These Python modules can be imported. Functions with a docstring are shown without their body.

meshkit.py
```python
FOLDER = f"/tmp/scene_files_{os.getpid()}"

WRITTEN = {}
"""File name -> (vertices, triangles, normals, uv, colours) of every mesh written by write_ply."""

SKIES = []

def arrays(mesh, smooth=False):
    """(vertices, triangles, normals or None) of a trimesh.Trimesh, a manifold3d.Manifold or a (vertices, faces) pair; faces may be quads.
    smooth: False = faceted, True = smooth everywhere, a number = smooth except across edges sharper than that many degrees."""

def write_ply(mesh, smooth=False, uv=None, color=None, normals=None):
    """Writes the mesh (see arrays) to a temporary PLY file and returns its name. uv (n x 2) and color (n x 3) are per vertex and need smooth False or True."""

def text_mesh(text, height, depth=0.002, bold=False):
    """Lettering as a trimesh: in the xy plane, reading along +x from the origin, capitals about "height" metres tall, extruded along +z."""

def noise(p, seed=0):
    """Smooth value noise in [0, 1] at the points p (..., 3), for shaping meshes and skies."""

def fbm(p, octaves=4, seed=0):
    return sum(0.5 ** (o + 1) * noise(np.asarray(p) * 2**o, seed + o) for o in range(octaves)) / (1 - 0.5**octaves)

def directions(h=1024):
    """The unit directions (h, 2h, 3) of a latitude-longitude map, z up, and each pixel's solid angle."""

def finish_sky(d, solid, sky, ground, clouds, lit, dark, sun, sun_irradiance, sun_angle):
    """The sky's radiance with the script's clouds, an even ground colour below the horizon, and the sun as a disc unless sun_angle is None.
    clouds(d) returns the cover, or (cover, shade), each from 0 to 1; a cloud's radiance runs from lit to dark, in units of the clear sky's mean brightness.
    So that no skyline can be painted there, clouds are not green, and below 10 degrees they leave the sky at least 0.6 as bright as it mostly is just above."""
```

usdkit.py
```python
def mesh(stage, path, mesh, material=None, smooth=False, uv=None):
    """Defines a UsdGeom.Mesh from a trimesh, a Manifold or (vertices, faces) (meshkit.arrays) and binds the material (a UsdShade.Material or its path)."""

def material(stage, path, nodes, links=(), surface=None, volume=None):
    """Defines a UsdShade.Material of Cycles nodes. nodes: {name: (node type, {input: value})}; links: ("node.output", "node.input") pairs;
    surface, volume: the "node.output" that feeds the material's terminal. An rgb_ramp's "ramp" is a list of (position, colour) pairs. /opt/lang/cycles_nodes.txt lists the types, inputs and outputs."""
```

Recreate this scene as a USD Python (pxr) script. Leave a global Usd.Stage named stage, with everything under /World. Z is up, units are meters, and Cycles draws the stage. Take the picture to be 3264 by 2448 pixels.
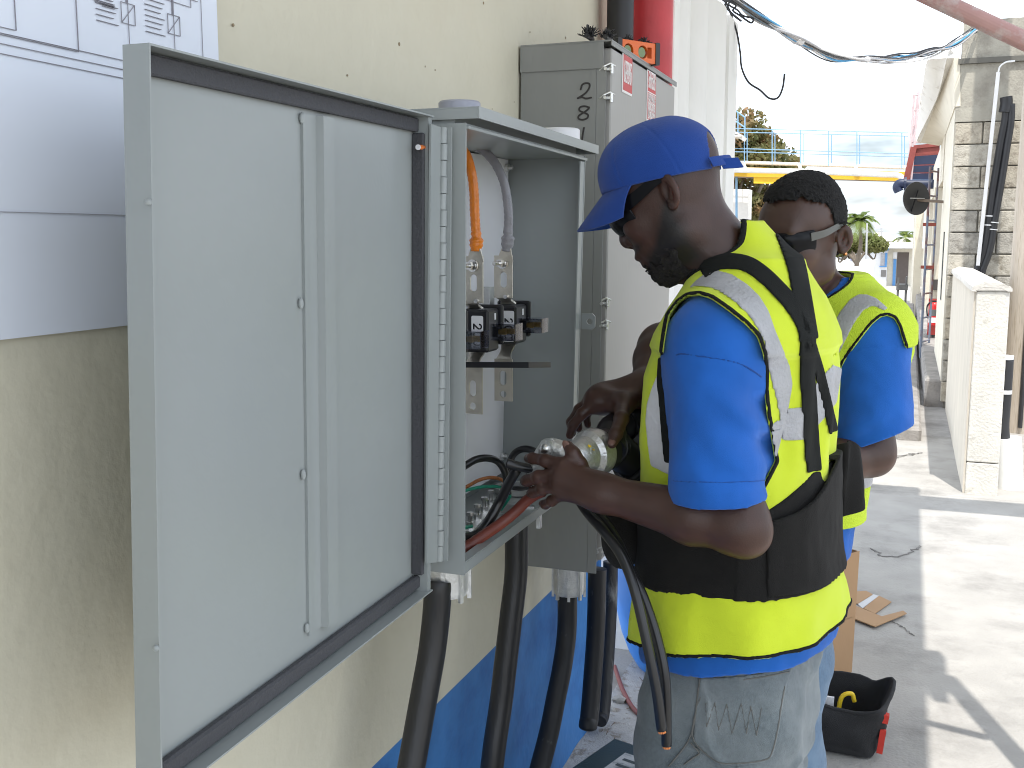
import math, random
import numpy as np, trimesh, usdkit, meshkit
from pxr import Usd, UsdGeom, UsdLux, UsdShade, Gf, Sdf
from shapely.geometry import Polygon, LineString, box as sbox
from shapely.ops import unary_union

PI = math.pi
rng = np.random.default_rng(7)
stage = Usd.Stage.CreateInMemory()
UsdGeom.Xform.Define(stage, '/World')
UsdGeom.Scope.Define(stage, '/World/Looks')

# ------------------------------------------------------------------ camera
H = 1.60                                   # eye height of the photographer
FOC = 3400.0 / 3264.0                      # focal length over picture width
PITCH = math.radians(7.855)
YAW = math.radians(20.28)                  # turned from the wall's direction (+y) towards the wall
cp, sp, cy, sy = math.cos(PITCH), math.sin(PITCH), math.cos(YAW), math.sin(YAW)
c_right = np.array([cy, sy, 0.0])
c_fwd = np.array([-sy * cp, cy * cp, -sp])
c_up = np.cross(c_right, c_fwd)
EYE = np.array([0, 0, H])
cam = UsdGeom.Camera.Define(stage, '/World/camera')
cam.CreateHorizontalApertureAttr(36.0)
cam.CreateVerticalApertureAttr(27.0)
cam.CreateFocalLengthAttr(36.0 * FOC)
cam.CreateClippingRangeAttr(Gf.Vec2f(0.05, 30000))
M = Gf.Matrix4d(*[*c_right, 0, *c_up, 0, *(-c_fwd), 0, *EYE, 1])
UsdGeom.Xformable(cam).AddTransformOp().Set(M)
cam.CreateExposureAttr(0.1)

# ------------------------------------------------------------------ sky and sun
SUN_EL = math.radians(66.9)
SUN_AZ = math.atan2(0.168, -0.514)
sky_m = usdkit.material(stage, '/World/Looks/sky_look', {
    'sky': ('sky_texture', {'sky_type': 'single_scattering', 'sun_disc': False, 'sun_elevation': SUN_EL, 'sun_rotation': SUN_AZ, 'aerosol_density': 1.6}),
    'tc': ('texture_coordinate', {}),
    'map': ('mapping', {'scale': (1.0, 1.0, 3.0)}),
    'n': ('noise_texture', {'scale': 2.2, 'detail': 6.0, 'roughness': 0.6}),
    'r': ('rgb_ramp', {'ramp': [(0.34, (0, 0, 0)), (0.62, (1, 1, 1))]}),
    'mx': ('mix_color', {'blend_type': 'mix', 'b': (24.5, 26.6, 29.4)}),
    'bg': ('background_shader', {'strength': 0.10})},
    [('tc.generated', 'map.vector'), ('map.vector', 'n.vector'), ('n.fac', 'r.fac'), ('r.color', 'mx.fac'), ('sky.color', 'mx.a'), ('mx.result', 'bg.color')], surface='bg.background')
dome = UsdLux.DomeLight.Define(stage, '/World/sky')
UsdShade.MaterialBindingAPI.Apply(dome.GetPrim()).Bind(sky_m)
dome.GetPrim().SetCustomDataByKey('kind', 'structure')
sun = UsdLux.DistantLight.Define(stage, '/World/sun')
sun.CreateIntensityAttr(1.25); sun.CreateAngleAttr(0.53); sun.CreateNormalizeAttr(True)
sun.CreateColorAttr(Gf.Vec3f(1.0, 0.96, 0.90))
UsdGeom.Xformable(sun).AddRotateXYZOp().Set(Gf.Vec3f(90 - math.degrees(SUN_EL), 0, math.degrees(math.atan2(0.168, 0.514))))

# ------------------------------------------------------------------ measuring: points of the photograph (2212 x 1659) on planes of the place
S = 3264.0 / 2212.0
def ray(u, v):
    return c_fwd + c_right * ((u * S - 1632) / 3400.0) - c_up * ((v * S - 1224) / 3400.0)
def onx(u, v, x): r = ray(u, v); return EYE + r * (x / r[0])
def ony(u, v, y): r = ray(u, v); return EYE + r * (y / r[1])
def onz(u, v, z=0.0): r = ray(u, v); return EYE + r * ((z - H) / r[2])
def ond(u, v, d): return EYE + ray(u, v) * d
def to_px(p):
    q = np.asarray(p, float) - EYE
    f = q @ c_fwd
    return ((q @ c_right / f * 3400 + 1632) / S, (-(q @ c_up) / f * 3400 + 1224) / S)

# ------------------------------------------------------------------ names, things, parts
_used = {}
def numbered(parent, name):
    k = (parent, name); n = _used.get(k, -1) + 1; _used[k] = n
    return name if n == 0 else f'{name}_{n:03d}'
def _path(p): return '/World' if p is None else (p if isinstance(p, str) else str(p.GetPath()))
def tag(o, label=None, cat=None, group=None, kind=None):
    p = o.GetPrim() if hasattr(o, 'GetPrim') else o
    for k, v in (('label', label), ('category', cat), ('group', group), ('kind', kind)):
        if v: p.SetCustomDataByKey(k, v)
    return p
def thing(name, label, cat, group=None):
    x = UsdGeom.Xform.Define(stage, '/World/' + numbered('/World', name))
    return tag(x, label, cat, group)
def obj(name, mesh, m, parent=None, smooth=False, label=None):
    par = _path(parent)
    o = usdkit.mesh(stage, par + '/' + numbered(par, name), mesh, m, smooth=smooth)
    if label: o.GetPrim().SetCustomDataByKey('label', label)
    return o.GetPrim()
def solo(name, mesh, m, label, cat, group=None, smooth=False, kind=None):
    return tag(obj(name, mesh, m, None, smooth), label, cat, group, kind)
def struct(name, mesh, m, smooth=False): return tag(obj(name, mesh, m, None, smooth), kind='structure')

# ------------------------------------------------------------------ shapes
def cat(*ms):
    ms = [m for m in (ms[0] if len(ms) == 1 and isinstance(ms[0], (list, tuple)) else ms)]
    return trimesh.util.concatenate(ms)
def bx(x0, x1, y0, y1, z0, z1, ch=0.0):
    """A box, its edges chamfered by ch."""
    if ch <= 0:
        m = trimesh.creation.box((x1 - x0, y1 - y0, z1 - z0))
    else:
        pts = []
        hx, hy, hz = (x1 - x0) / 2, (y1 - y0) / 2, (z1 - z0) / 2
        for sx in (-1, 1):
            for s_y in (-1, 1):
                for sz in (-1, 1):
                    pts += [(sx * (hx - ch), s_y * (hy - ch), sz * hz), (sx * (hx - ch), s_y * hy, sz * (hz - ch)), (sx * hx, s_y * (hy - ch), sz * (hz - ch))]
        m = trimesh.convex.convex_hull(np.array(pts))
    m.apply_translation(((x0 + x1) / 2, (y0 + y1) / 2, (z0 + z1) / 2))
    return m
def frame_of(d, up=(0, 0, 1)):
    d = np.asarray(d, float); d = d / np.linalg.norm(d); u = np.asarray(up, float)
    if abs(d @ u) > 0.98: u = np.array([1.0, 0, 0])
    a = np.cross(u, d); a /= np.linalg.norm(a)
    return a, np.cross(d, a), d
def curve(pts, n=40):
    """Catmull-Rom through the points."""
    p = np.asarray(pts, float)
    if len(p) < 3: return np.array([p[0] + (p[-1] - p[0]) * t for t in np.linspace(0, 1, n)])
    p = np.vstack([2 * p[0] - p[1], p, 2 * p[-1] - p[-2]])
    out = []; m = len(p) - 3
    for t in np.linspace(0, m - 1e-9, n):
        i = int(t); f = t - i; a, b, c, d = p[i:i + 4]
        out.append(0.5 * (2 * b + (c - a) * f + (2 * a - 5 * b + 4 * c - d) * f * f + (3 * b - a - 3 * c + d) * f ** 3))
    return np.array(out)
def tube(pts, r, n=12, caps=True, flat=None):
    """A pipe along the points; r a number or one per point; flat = (axis, factor) squashes it along a world axis."""
    p = np.asarray(pts, float); k = len(p); r = np.broadcast_to(np.asarray(r, float), k)
    t = np.gradient(p, axis=0); t /= np.maximum(np.linalg.norm(t, axis=1, keepdims=True), 1e-12)
    a, b, _ = frame_of(t[0]); rings = []
    for i in range(k):
        a = a - t[i] * (a @ t[i]); a /= np.linalg.norm(a); b = np.cross(t[i], a)
        th = np.arange(n) * 2 * PI / n
        rings.append(p[i] + r[i] * (np.cos(th)[:, None] * a + np.sin(th)[:, None] * b))
    v = np.vstack(rings); f = []
    for i in range(k - 1):
        for j in range(n):
            q = [i * n + j, i * n + (j + 1) % n, (i + 1) * n + (j + 1) % n, (i + 1) * n + j]
            f += [[q[0], q[1], q[2]], [q[0], q[2], q[3]]]
    if caps:
        v = np.vstack([v, p[:1], p[-1:]]); c0, c1 = k * n, k * n + 1
        for j in range(n):
            f += [[c0, (j + 1) % n, j], [c1, (k - 1) * n + j, (k - 1) * n + (j + 1) % n]]
    return trimesh.Trimesh(v, np.array(f), process=False)
def rod(a, b, r, n=12): return tube([a, b], r, n)
def bar(a, b, w, h, up=(0, 0, 1)):
    """A box-section bar from a to b, w wide and h high."""
    a, b = np.asarray(a, float), np.asarray(b, float); x, y, d = frame_of(b - a, up)
    m = trimesh.creation.box((w, h, np.linalg.norm(b - a)))
    T = np.eye(4); T[:3, 0], T[:3, 1], T[:3, 2], T[:3, 3] = x, y, d, (a + b) / 2
    m.apply_transform(T); return m
def lathe(prof, n=24, at=(0, 0, 0), axis=(0, 0, 1)):
    """prof: (radius, height) pairs, turned about the axis."""
    x, y, d = frame_of(axis); th = np.arange(n) * 2 * PI / n; at = np.asarray(at, float)
    v = np.vstack([at + d * z + r * (np.cos(th)[:, None] * x + np.sin(th)[:, None] * y) for r, z in prof]); f = []
    for i in range(len(prof) - 1):
        for j in range(n):
            q = [i * n + j, i * n + (j + 1) % n, (i + 1) * n + (j + 1) % n, (i + 1) * n + j]
            f += [[q[0], q[1], q[2]], [q[0], q[2], q[3]]]
    return trimesh.Trimesh(v, np.array(f), process=False)
def place(m, o, ax, ay, az):
    m = m.copy(); T = np.eye(4); T[:3, 0], T[:3, 1], T[:3, 2], T[:3, 3] = ax, ay, az, o
    m.apply_transform(T)
    if np.linalg.det(T[:3, :3]) < 0: m.invert()
    return m
def poly(pts, depth):
    """A polygon (xy) extruded along +z."""
    g = pts if hasattr(pts, 'geoms') or hasattr(pts, 'exterior') else Polygon(pts)
    return cat([trimesh.creation.extrude_polygon(q, depth, engine='earcut') for q in getattr(g, 'geoms', [g])])
def stroke(pts, w, n=30, closed=False):
    """A pen stroke as a flat polygon."""
    return LineString(curve(pts, n)).buffer(w / 2)
def patch(grid, thick, nrm=None):
    """A sheet through a grid of points (rows x columns x 3), given a thickness on its back."""
    g = np.asarray(grid, float); a, b = g.shape[:2]
    du, dv = np.gradient(g, axis=0), np.gradient(g, axis=1)
    n = np.cross(du, dv); n /= np.maximum(np.linalg.norm(n, axis=2, keepdims=True), 1e-12)
    v = np.vstack([g.reshape(-1, 3), (g - n * thick).reshape(-1, 3)]); N = a * b; f = []
    idx = np.arange(N).reshape(a, b)
    q = np.stack([idx[:-1, :-1], idx[1:, :-1], idx[1:, 1:], idx[:-1, 1:]], -1).reshape(-1, 4)
    f = [q[:, [0, 1, 2]], q[:, [0, 2, 3]], q[:, [2, 1, 0]] + N, q[:, [3, 2, 0]] + N]
    rim = np.concatenate([idx[:, 0], idx[-1, 1:], idx[-2::-1, -1], idx[0, -2:0:-1]])
    r2 = np.roll(rim, -1)
    f += [np.stack([rim, rim + N, r2], 1), np.stack([r2, rim + N, r2 + N], 1)]
    return trimesh.Trimesh(v, np.vstack(f), process=False)

# ------------------------------------------------------------------ materials
_m = {}
def pm(name, col, rough=0.5, metal=0.0, var=0.08, vs=6.0, bump=0.0, bs=60.0, spec=0.5, dirt=None, ds=3.0, dlo=0.5, dhi=0.75, sheen=0.0, trans=0.0, stretch=(1, 1, 1), coat=0.0, rvar=0.0, det=4.0):
    """Paint, plaster, cloth, rubber ...: a colour that varies a little, stains of a second colour, fine relief."""
    if name in _m: return _m[name]
    c = np.asarray(col, float)
    nodes = {'g': ('geometry', {}), 'mp': ('mapping', {'scale': stretch}),
             'n': ('noise_texture', {'scale': vs, 'detail': det}),
             'r': ('rgb_ramp', {'ramp': [(0.25, tuple(c * (1 - var))), (0.75, tuple(np.minimum(c * (1 + var), 1)))]}),
             'p': ('principled_bsdf', {'roughness': rough, 'metallic': metal, 'specular_ior_level': spec, 'sheen_weight': sheen, 'transmission_weight': trans, 'coat_weight': coat})}
    links = [('g.position', 'mp.vector'), ('mp.vector', 'n.vector'), ('n.fac', 'r.fac')]
    out = 'r.color'
    if dirt is not None:
        nodes['dn'] = ('noise_texture', {'scale': ds, 'detail': 6.0, 'roughness': 0.65})
        nodes['dr'] = ('rgb_ramp', {'ramp': [(dlo, (0, 0, 0)), (dhi, (1, 1, 1))]})
        nodes['dm'] = ('mix_color', {'b': tuple(dirt)})
        links += [('mp.vector', 'dn.vector'), ('dn.fac', 'dr.fac'), ('dr.color', 'dm.fac'), ('r.color', 'dm.a')]
        out = 'dm.result'
    links.append((out, 'p.base_color'))
    if rvar:
        nodes['rm'] = ('map_range', {'from_min': 0.3, 'from_max': 0.7, 'to_min': rough - rvar, 'to_max': rough + rvar})
        links += [('n.fac', 'rm.value'), ('rm.result', 'p.roughness')]
    if bump:
        nodes['bn'] = ('noise_texture', {'scale': bs, 'detail': 5.0})
        nodes['b'] = ('bump', {'strength': min(bump, 1.0), 'distance': 0.01 if bump <= 1 else 0.01 * bump})
        links += [('mp.vector', 'bn.vector'), ('bn.fac', 'b.height'), ('b.normal', 'p.normal')]
    _m[name] = usdkit.material(stage, '/World/Looks/' + name, nodes, links, surface='p.BSDF')
    return _m[name]
# ================================================================== large structure
WX = -0.905                                # the building's wall
concrete = pm('old_concrete', (0.325, 0.312, 0.295), 0.9, var=0.16, vs=5, bump=0.35, bs=90, dirt=(0.17, 0.16, 0.15), ds=1.6, dlo=0.5, dhi=0.72, det=9)
concrete_b = pm('old_concrete_pale', (0.35, 0.335, 0.31), 0.9, var=0.14, vs=4, bump=0.35, bs=80, dirt=(0.2, 0.19, 0.175), ds=2.2, dlo=0.5, dhi=0.75, det=9)
joint_m = pm('joint_dirt', (0.185, 0.175, 0.165), 0.95, bump=0.4)
# the ground: level in the yard, falling away to the sea beyond it
def gz(y): return np.interp(y, [-60, 9, 80, 200, 500, 1200], [0, 0, -1.75, -8, -27, -32])
ys = np.concatenate([np.linspace(-30, 9, 14), np.linspace(12, 80, 18), np.linspace(95, 1200, 30)])
xs = np.concatenate([np.linspace(-400, -30, 10), np.linspace(-25, 25, 20), np.linspace(30, 400, 10)])
g = np.array([[(x, y, gz(y) - 0.012 if y < 12 else gz(y)) for y in ys] for x in xs])
struct('ground', patch(g, 0.3), pm('ground_far', (0.34, 0.32, 0.29), 0.95, var=0.15, vs=3, bump=0.3, bs=30, dirt=(0.24, 0.22, 0.2), ds=0.8))
struct('sea', bx(-9000, 9000, 480, 16000, -26.5, -26), pm('sea_water', (0.10, 0.20, 0.30), 0.25, bump=0.3, bs=0.4, var=0.05, vs=0.01))
# concrete slabs of the yard, cast separately; their joints are where the photograph has them
pav = tag(UsdGeom.Xform.Define(stage, '/World/pavement'), kind='structure')
def jline(p, q, ext=8):
    p, q = np.array(p[:2]), np.array(q[:2]); d = (q - p) / np.linalg.norm(q - p)
    return LineString([p - d * ext, q + d * ext])
cuts = [jline(onz(1888, 1530), onz(2035, 1515), 3), jline(onz(1990, 1066), onz(2150, 1079), 6), jline((0.1, 9.2), (1.5, 9.1)), jline((-0.55, 2.2), (-0.55, 7.0), 4.6)]
slabs = [sbox(-1.2, -4, 6, 12.0)]
from shapely.ops import split
for c in cuts:
    slabs = [h for s_ in slabs for h in split(s_, c).geoms]
for i, s_ in enumerate(slabs):
    s_ = s_.buffer(-0.006 - 0.001 * (i % 3), join_style=2)
    if s_.is_empty: continue
    x0, y0, x1, y1 = s_.bounds
    m = poly(s_, 0.03); m.apply_translation((0, 0, -0.03 - 0.0013 * (i % 4)))
    obj('slab', m, concrete if i % 2 else concrete_b, pav)
# cracks in the slabs: thin dark sheets of dirt lying in them
def crack(pts, w, seed):
    w = w * .6
    r = np.random.default_rng(seed); p = curve(pts, 26)[:, :2]; p[1:-1] += r.normal(0, w * 1.6, p[1:-1].shape)
    ww = w * (0.5 + r.random(len(p))); t = np.gradient(p, axis=0); t /= np.linalg.norm(t, axis=1, keepdims=True); n = np.stack([-t[:, 1], t[:, 0]], 1)
    a, b = p + n * ww[:, None] / 2, p - n * ww[:, None] / 2
    return np.stack([np.c_[a, np.full(len(a), .0042)], np.c_[b, np.full(len(a), .0042)]], 0)
for i, (px, w) in enumerate([([(1880, 1185), (1905, 1200), (1935, 1204), (1965, 1196), (1985, 1180)], .012), ([(1915, 1000), (1950, 985), (1992, 978)], .018), ([(1905, 1335), (1940, 1350), (1975, 1375)], .005)]):
    obj('crack', patch(crack([onz(*q) for q in px], w, i), 0.002), joint_m, pav)

wallm = pm('cream_wall_paint', (0.63, 0.592, 0.465), 0.72, var=0.05, vs=2.2, bump=0.26, bs=28, dirt=(0.54, 0.49, 0.36), ds=1.1, dlo=0.52, dhi=0.85)
bluem = pm('blue_wall_paint', (0.045, 0.185, 0.46), 0.6, var=0.10, vs=5, bump=0.30, bs=28, dirt=(0.02, 0.09, 0.3), ds=6, dlo=0.5, dhi=0.8)
hall = thing('plastered_building', 'cream plastered building wall with a painted blue dado, behind the grey electrical enclosures', 'building')
BZ = 0.607
y_end = 3.30
def relief_wall(y0, y1, z0, z1, x, n=(90, 60), amp=0.004, seed=1):
    yy, zz = np.meshgrid(np.linspace(y0, y1, n[0]), np.linspace(z0, z1, n[1]), indexing='ij')
    p = np.stack([np.full_like(yy, x), yy, zz], -1)
    p[..., 0] += amp * (meshkit.fbm(p * np.array([1, 3.1, 3.7]) + 7, 4, seed) - 0.5)
    return p
obj('wall', patch(relief_wall(-3.0, y_end, BZ, 3.6, WX), 0.25), wallm, hall, smooth=40)
obj('dado', patch(relief_wall(-3.0, y_end, -0.05, BZ, WX), 0.25), bluem, hall, smooth=40)
# small pits in the plaster
pits = []
for k in range(45):
    y, z = rng.uniform(1.3, 2.9), rng.uniform(1.75, 2.5)
    r = rng.uniform(.0012, .0032)
    m = trimesh.creation.icosphere(1, r); m.apply_scale((.5, 1, rng.uniform(.7, 1.8))); m.apply_translation((WX + .001, y, z)); pits.append(m)
tag(obj('pitting', cat(pits), pm('plaster_pit', (0.27, 0.21, 0.13), 0.9), hall), kind='stuff')

# the roof that shades the men: sheet on beams, a post and its brace
steelm = pm('galvanised_roof', (0.62, 0.62, 0.60), 0.55, metal=0.0, var=0.1)
redprimer = pm('pink_primer', (0.50, 0.29, 0.27), 0.55, var=0.1, vs=12, dirt=(0.6, 0.55, 0.53), ds=8, dlo=0.55, dhi=0.7)
can = thing('canopy_roof', 'metal canopy roof above the two men, fixed to the cream wall, with a pink brace', 'canopy')
xe = 0.545
n = 60
roofp = np.array([[(x, y, 3.12 + 0.012 * ((k % 2) * 2 - 1)) for k, x in enumerate(np.linspace(WX + .02, xe, 41))] for y in np.linspace(-2.6, 5.95, 12)])
obj('roof_sheet', patch(roofp, -0.004), steelm, can)
for y in (-2.4, -0.4, 2.78, 5.90): obj('rafter', bx(WX + .02, xe - .01, y - .04, y + .04, 2.99, 3.09), steelm, can)
obj('tie_beam', bx(xe - .02, 3.6, 5.42, 5.72, 2.98, 3.10), steelm, can)
obj('eaves_plate', bx(xe, xe + .05, 2.62, 3.05, 2.94, 3.10), steelm, can)
obj('post', rod((0.60, 2.83, 0), (0.60, 2.83, 2.98), 0.037, 20), redprimer, can)
A, B = ond(2212, 88, 2.5), ond(2030, 2, 2.56)
d = (B - A) / np.linalg.norm(B - A)
a0 = A - d * ((0.56 - A[0]) / -d[0]); b0 = B + d * ((WX + .02 - B[0]) / d[0])
obj('brace', rod(a0, b0, 0.0215, 20), redprimer, can)

# far end of the building: red riser, black conduit and the pale pilaster with its pipes
palep = pm('pale_pilaster', (0.76, 0.75, 0.71), 0.8, var=0.05, vs=3, bump=0.25, bs=25, dirt=(0.45, 0.38, 0.28), ds=30, dlo=0.70, dhi=0.76)
pil = thing('ribbed_pilaster', 'pale ribbed concrete column at the corner of the cream building, right of the red pipe', 'column')
obj('core', bx(WX - .25, WX + 0.02, 3.9, 5.5, 0, 2.62), palep, pil)
def ucol(u, x, v=150): return onx(u, v, x)[1]
def rib(u0, u1, x, z1, name='rib'):
    y0, y1 = ucol(u0, x), ucol(u1, x); r = (y1 - y0) / 2 * 0.93
    m = tube([(0, 0, 0), (0, 0, z1)], 1.0, 28); m.apply_scale((min(r, .085), r, 1)); m.apply_translation((x - .05, (y0 + y1) / 2, 0))
    obj(name, m, palep, pil, smooth=40)
obj('edge_strip', bx(WX + .02, WX + .10, ucol(1434, -.84), ucol(1445, -.84), 0, 2.6), palep, pil)
for u0, u1 in ((1445, 1478), (1479, 1492), (1493, 1520)): rib(u0, u1, -.84, 2.62)
rib(1521, 1567, -.84, 2.60)
obj('end_face', bx(WX - .2, WX + .075, ucol(1560, -.86), ucol(1579, -.86), 0, 2.62), palep, pil)
redp = pm('red_pipe_paint', (0.50, 0.035, 0.04), 0.45, var=0.15, vs=7, bump=0.1, bs=60, dirt=(0.62, 0.2, 0.18), ds=5, dlo=.6, dhi=.85)
y0, y1 = ucol(1368, -.80, 60), ucol(1429, -.80, 60)
rr = 0.062
yc_ = (y0 + y1) / 2
rp = thing('red_pipe', 'thick red painted standpipe rising behind the taller grey enclosure', 'pipe')
obj('pipe', tube(curve([(-.86, yc_, 1.25), (-.82, yc_, 1.27), (-.80, yc_, 1.34), (-.80, yc_, 1.6), (-.80, yc_, 3.4)], 30), rr * 1.25, 32), redp, rp, smooth=40)
obj('collar', rod((-.80, yc_, 1.5), (-.80, yc_, 1.58), rr * 1.4, 32), redp, rp, smooth=40)
bl_pipe = pm('black_pipe_plastic', (0.018, 0.018, 0.020), 0.45, var=0.3, vs=6)
y0, y1 = ucol(1322, -.84, 40), ucol(1357, -.84, 40)
solo('black_conduit', tube([(-.84, (y0 + y1) / 2, 1.2), (-.84, (y0 + y1) / 2, 3.4)], (y1 - y0) / 2 * .42, 24), bl_pipe, 'black vertical conduit between the cream wall and the red standpipe', 'conduit', smooth=40)
wood = pm('weathered_board', (0.34, 0.25, 0.15), 0.85, var=0.3, vs=4, stretch=(30, 30, 2), bump=0.3, bs=30)
solo('weathered_board', bx(WX - .01, WX + .02, ucol(1355, WX, 60), ucol(1372, WX, 60), 1.2, 3.4), wood, 'narrow weathered wooden board between the black conduit and the red standpipe', 'board')

# ------------------------------------------------------------------ the drawing pinned to the wall
paperm = pm('drawing_paper', (0.74, 0.78, 0.86), 0.45, var=0.02, vs=2)
inkm = pm('printed_ink', (0.27, 0.26, 0.29), 0.7)
PXW = WX + 0.008
sh = thing('wall_drawing', 'large white sheet with a printed wiring diagram, pinned to the cream wall', 'drawing')
yy, zz = np.meshgrid(np.linspace(-0.35, 1.272, 26), np.linspace(1.492, 2.55, 16), indexing='ij')
pg = np.stack([PXW + 0.0012 * (meshkit.fbm(np.stack([yy * 2.5, zz * 2.5, zz * 0], -1), 2, 5) - .5), yy, zz], -1)
obj('sheet', patch(pg, .0006), paperm, sh, smooth=60)
ink = []
def inkl(y0, z0, y1, z1, w=.0022):
    w = w * .62
    ink.append(bar((PXW + .0013, y0, z0), (PXW + .0013, y1, z1), w, .0006, (0, 1, 0) if abs(z1 - z0) > abs(y1 - y0) else (0, 0, 1)))
def W(u, v): p = onx(u, v, PXW); return p[1], p[2]
for (u, v) in ((200, 463),): inkl(-.3, W(u, v)[1], 1.245, W(u, v)[1])
for v in (83, 104, 124): z = W(150, v + 22)[1]; inkl(-.3, z, 1.245, z, .0026)
ya, za = W(168, 112); inkl(ya, za, ya, 2.5); inkl(-.3, za, ya, za)
yb, zb = W(33, 66); inkl(yb, zb, yb, 2.5); inkl(-.3, zb, yb, zb)
inkl(1.235, 1.52, 1.235, 2.5, .0012)
for u, v in ((275, 30), (374, 54)):
    yk, zk = W(u, v); inkl(yk, zk - .28, yk, 2.5, .0014)
    inkl(yk - .002, zk + .012, yk - .002, zk + .06, .004)
    w2 = .012
    for (p, q) in (((-w2, -.012), (w2, -.012)), ((-w2, .012), (w2, .012)), ((-w2, -.012), (-w2, .012)), ((w2, -.012), (w2, .012)), ((-w2, -.012), (w2, .012))):
        inkl(yk + p[0], zk + p[1], yk + q[0], zk + q[1], .0016)
    for k in range(7): inkl(yk - .055, zk + .022 - k * .0065, yk - .018 - .004 * (k % 3), zk + .022 - k * .0065, .003)
yk, zk = W(374, 15)
inkl(yk - .05, zk + .006, yk + .035, zk + .006, .0016); inkl(yk - .05, zk + .006, yk - .05, zk + .05, .0016); inkl(yk + .035, zk + .006, yk + .035, zk + .05, .0016); inkl(yk + .0, zk + .016, yk + .05, zk + .016, .0012)
for k in range(4): inkl(W(195 + 8 * k, 2)[0], W(200, -2 + 3 * k)[1], W(245, 2)[0], W(200, -2 + 3 * k)[1], .003)
for dy in (.0, .035):
    t = poly([(-.006, 0), (.006, 0), (0, .014)], .0006); ink.append(place(t, (PXW + .0013, yk + dy, zk + .03), (0, 1, 0), (0, 0, 1), (1, 0, 0)))
obj('printed_diagram', cat(ink), inkm, sh)
for y, z in ((1.262, 1.505),): obj('tape', bx(PXW + .001, PXW + .003, y - .012, y + .02, z - .006, z + .02), paperm, sh)

# ------------------------------------------------------------------ enclosure with the open door
grey = pm('grey_enamel', (0.280, 0.302, 0.296), 0.33, var=0.025, vs=3, bump=0.03, bs=140, spec=0.5, rvar=.04)
grey2 = pm('grey_enamel_dusty', (0.235, 0.24, 0.23), 0.5, var=0.06, vs=4, bump=0.05, bs=120, dirt=(0.29, 0.29, 0.28), ds=9, dlo=.55, dhi=.85, stretch=(1, 1, .25))
gasket = pm('gasket_rubber', (0.055, 0.056, 0.062), 0.8, bump=0.3, bs=200)
zinc = pm('zinc_plate', (0.72, 0.72, 0.70), 0.32, metal=0.9, var=0.08, vs=30, bump=0.15, bs=150)
castz = pm('cast_zinc', (0.62, 0.62, 0.60), 0.38, metal=0.85, var=0.12, vs=40, bump=0.25, bs=160)
white = pm('white_enamel', (0.74, 0.74, 0.76), 0.4, var=0.02)
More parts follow.
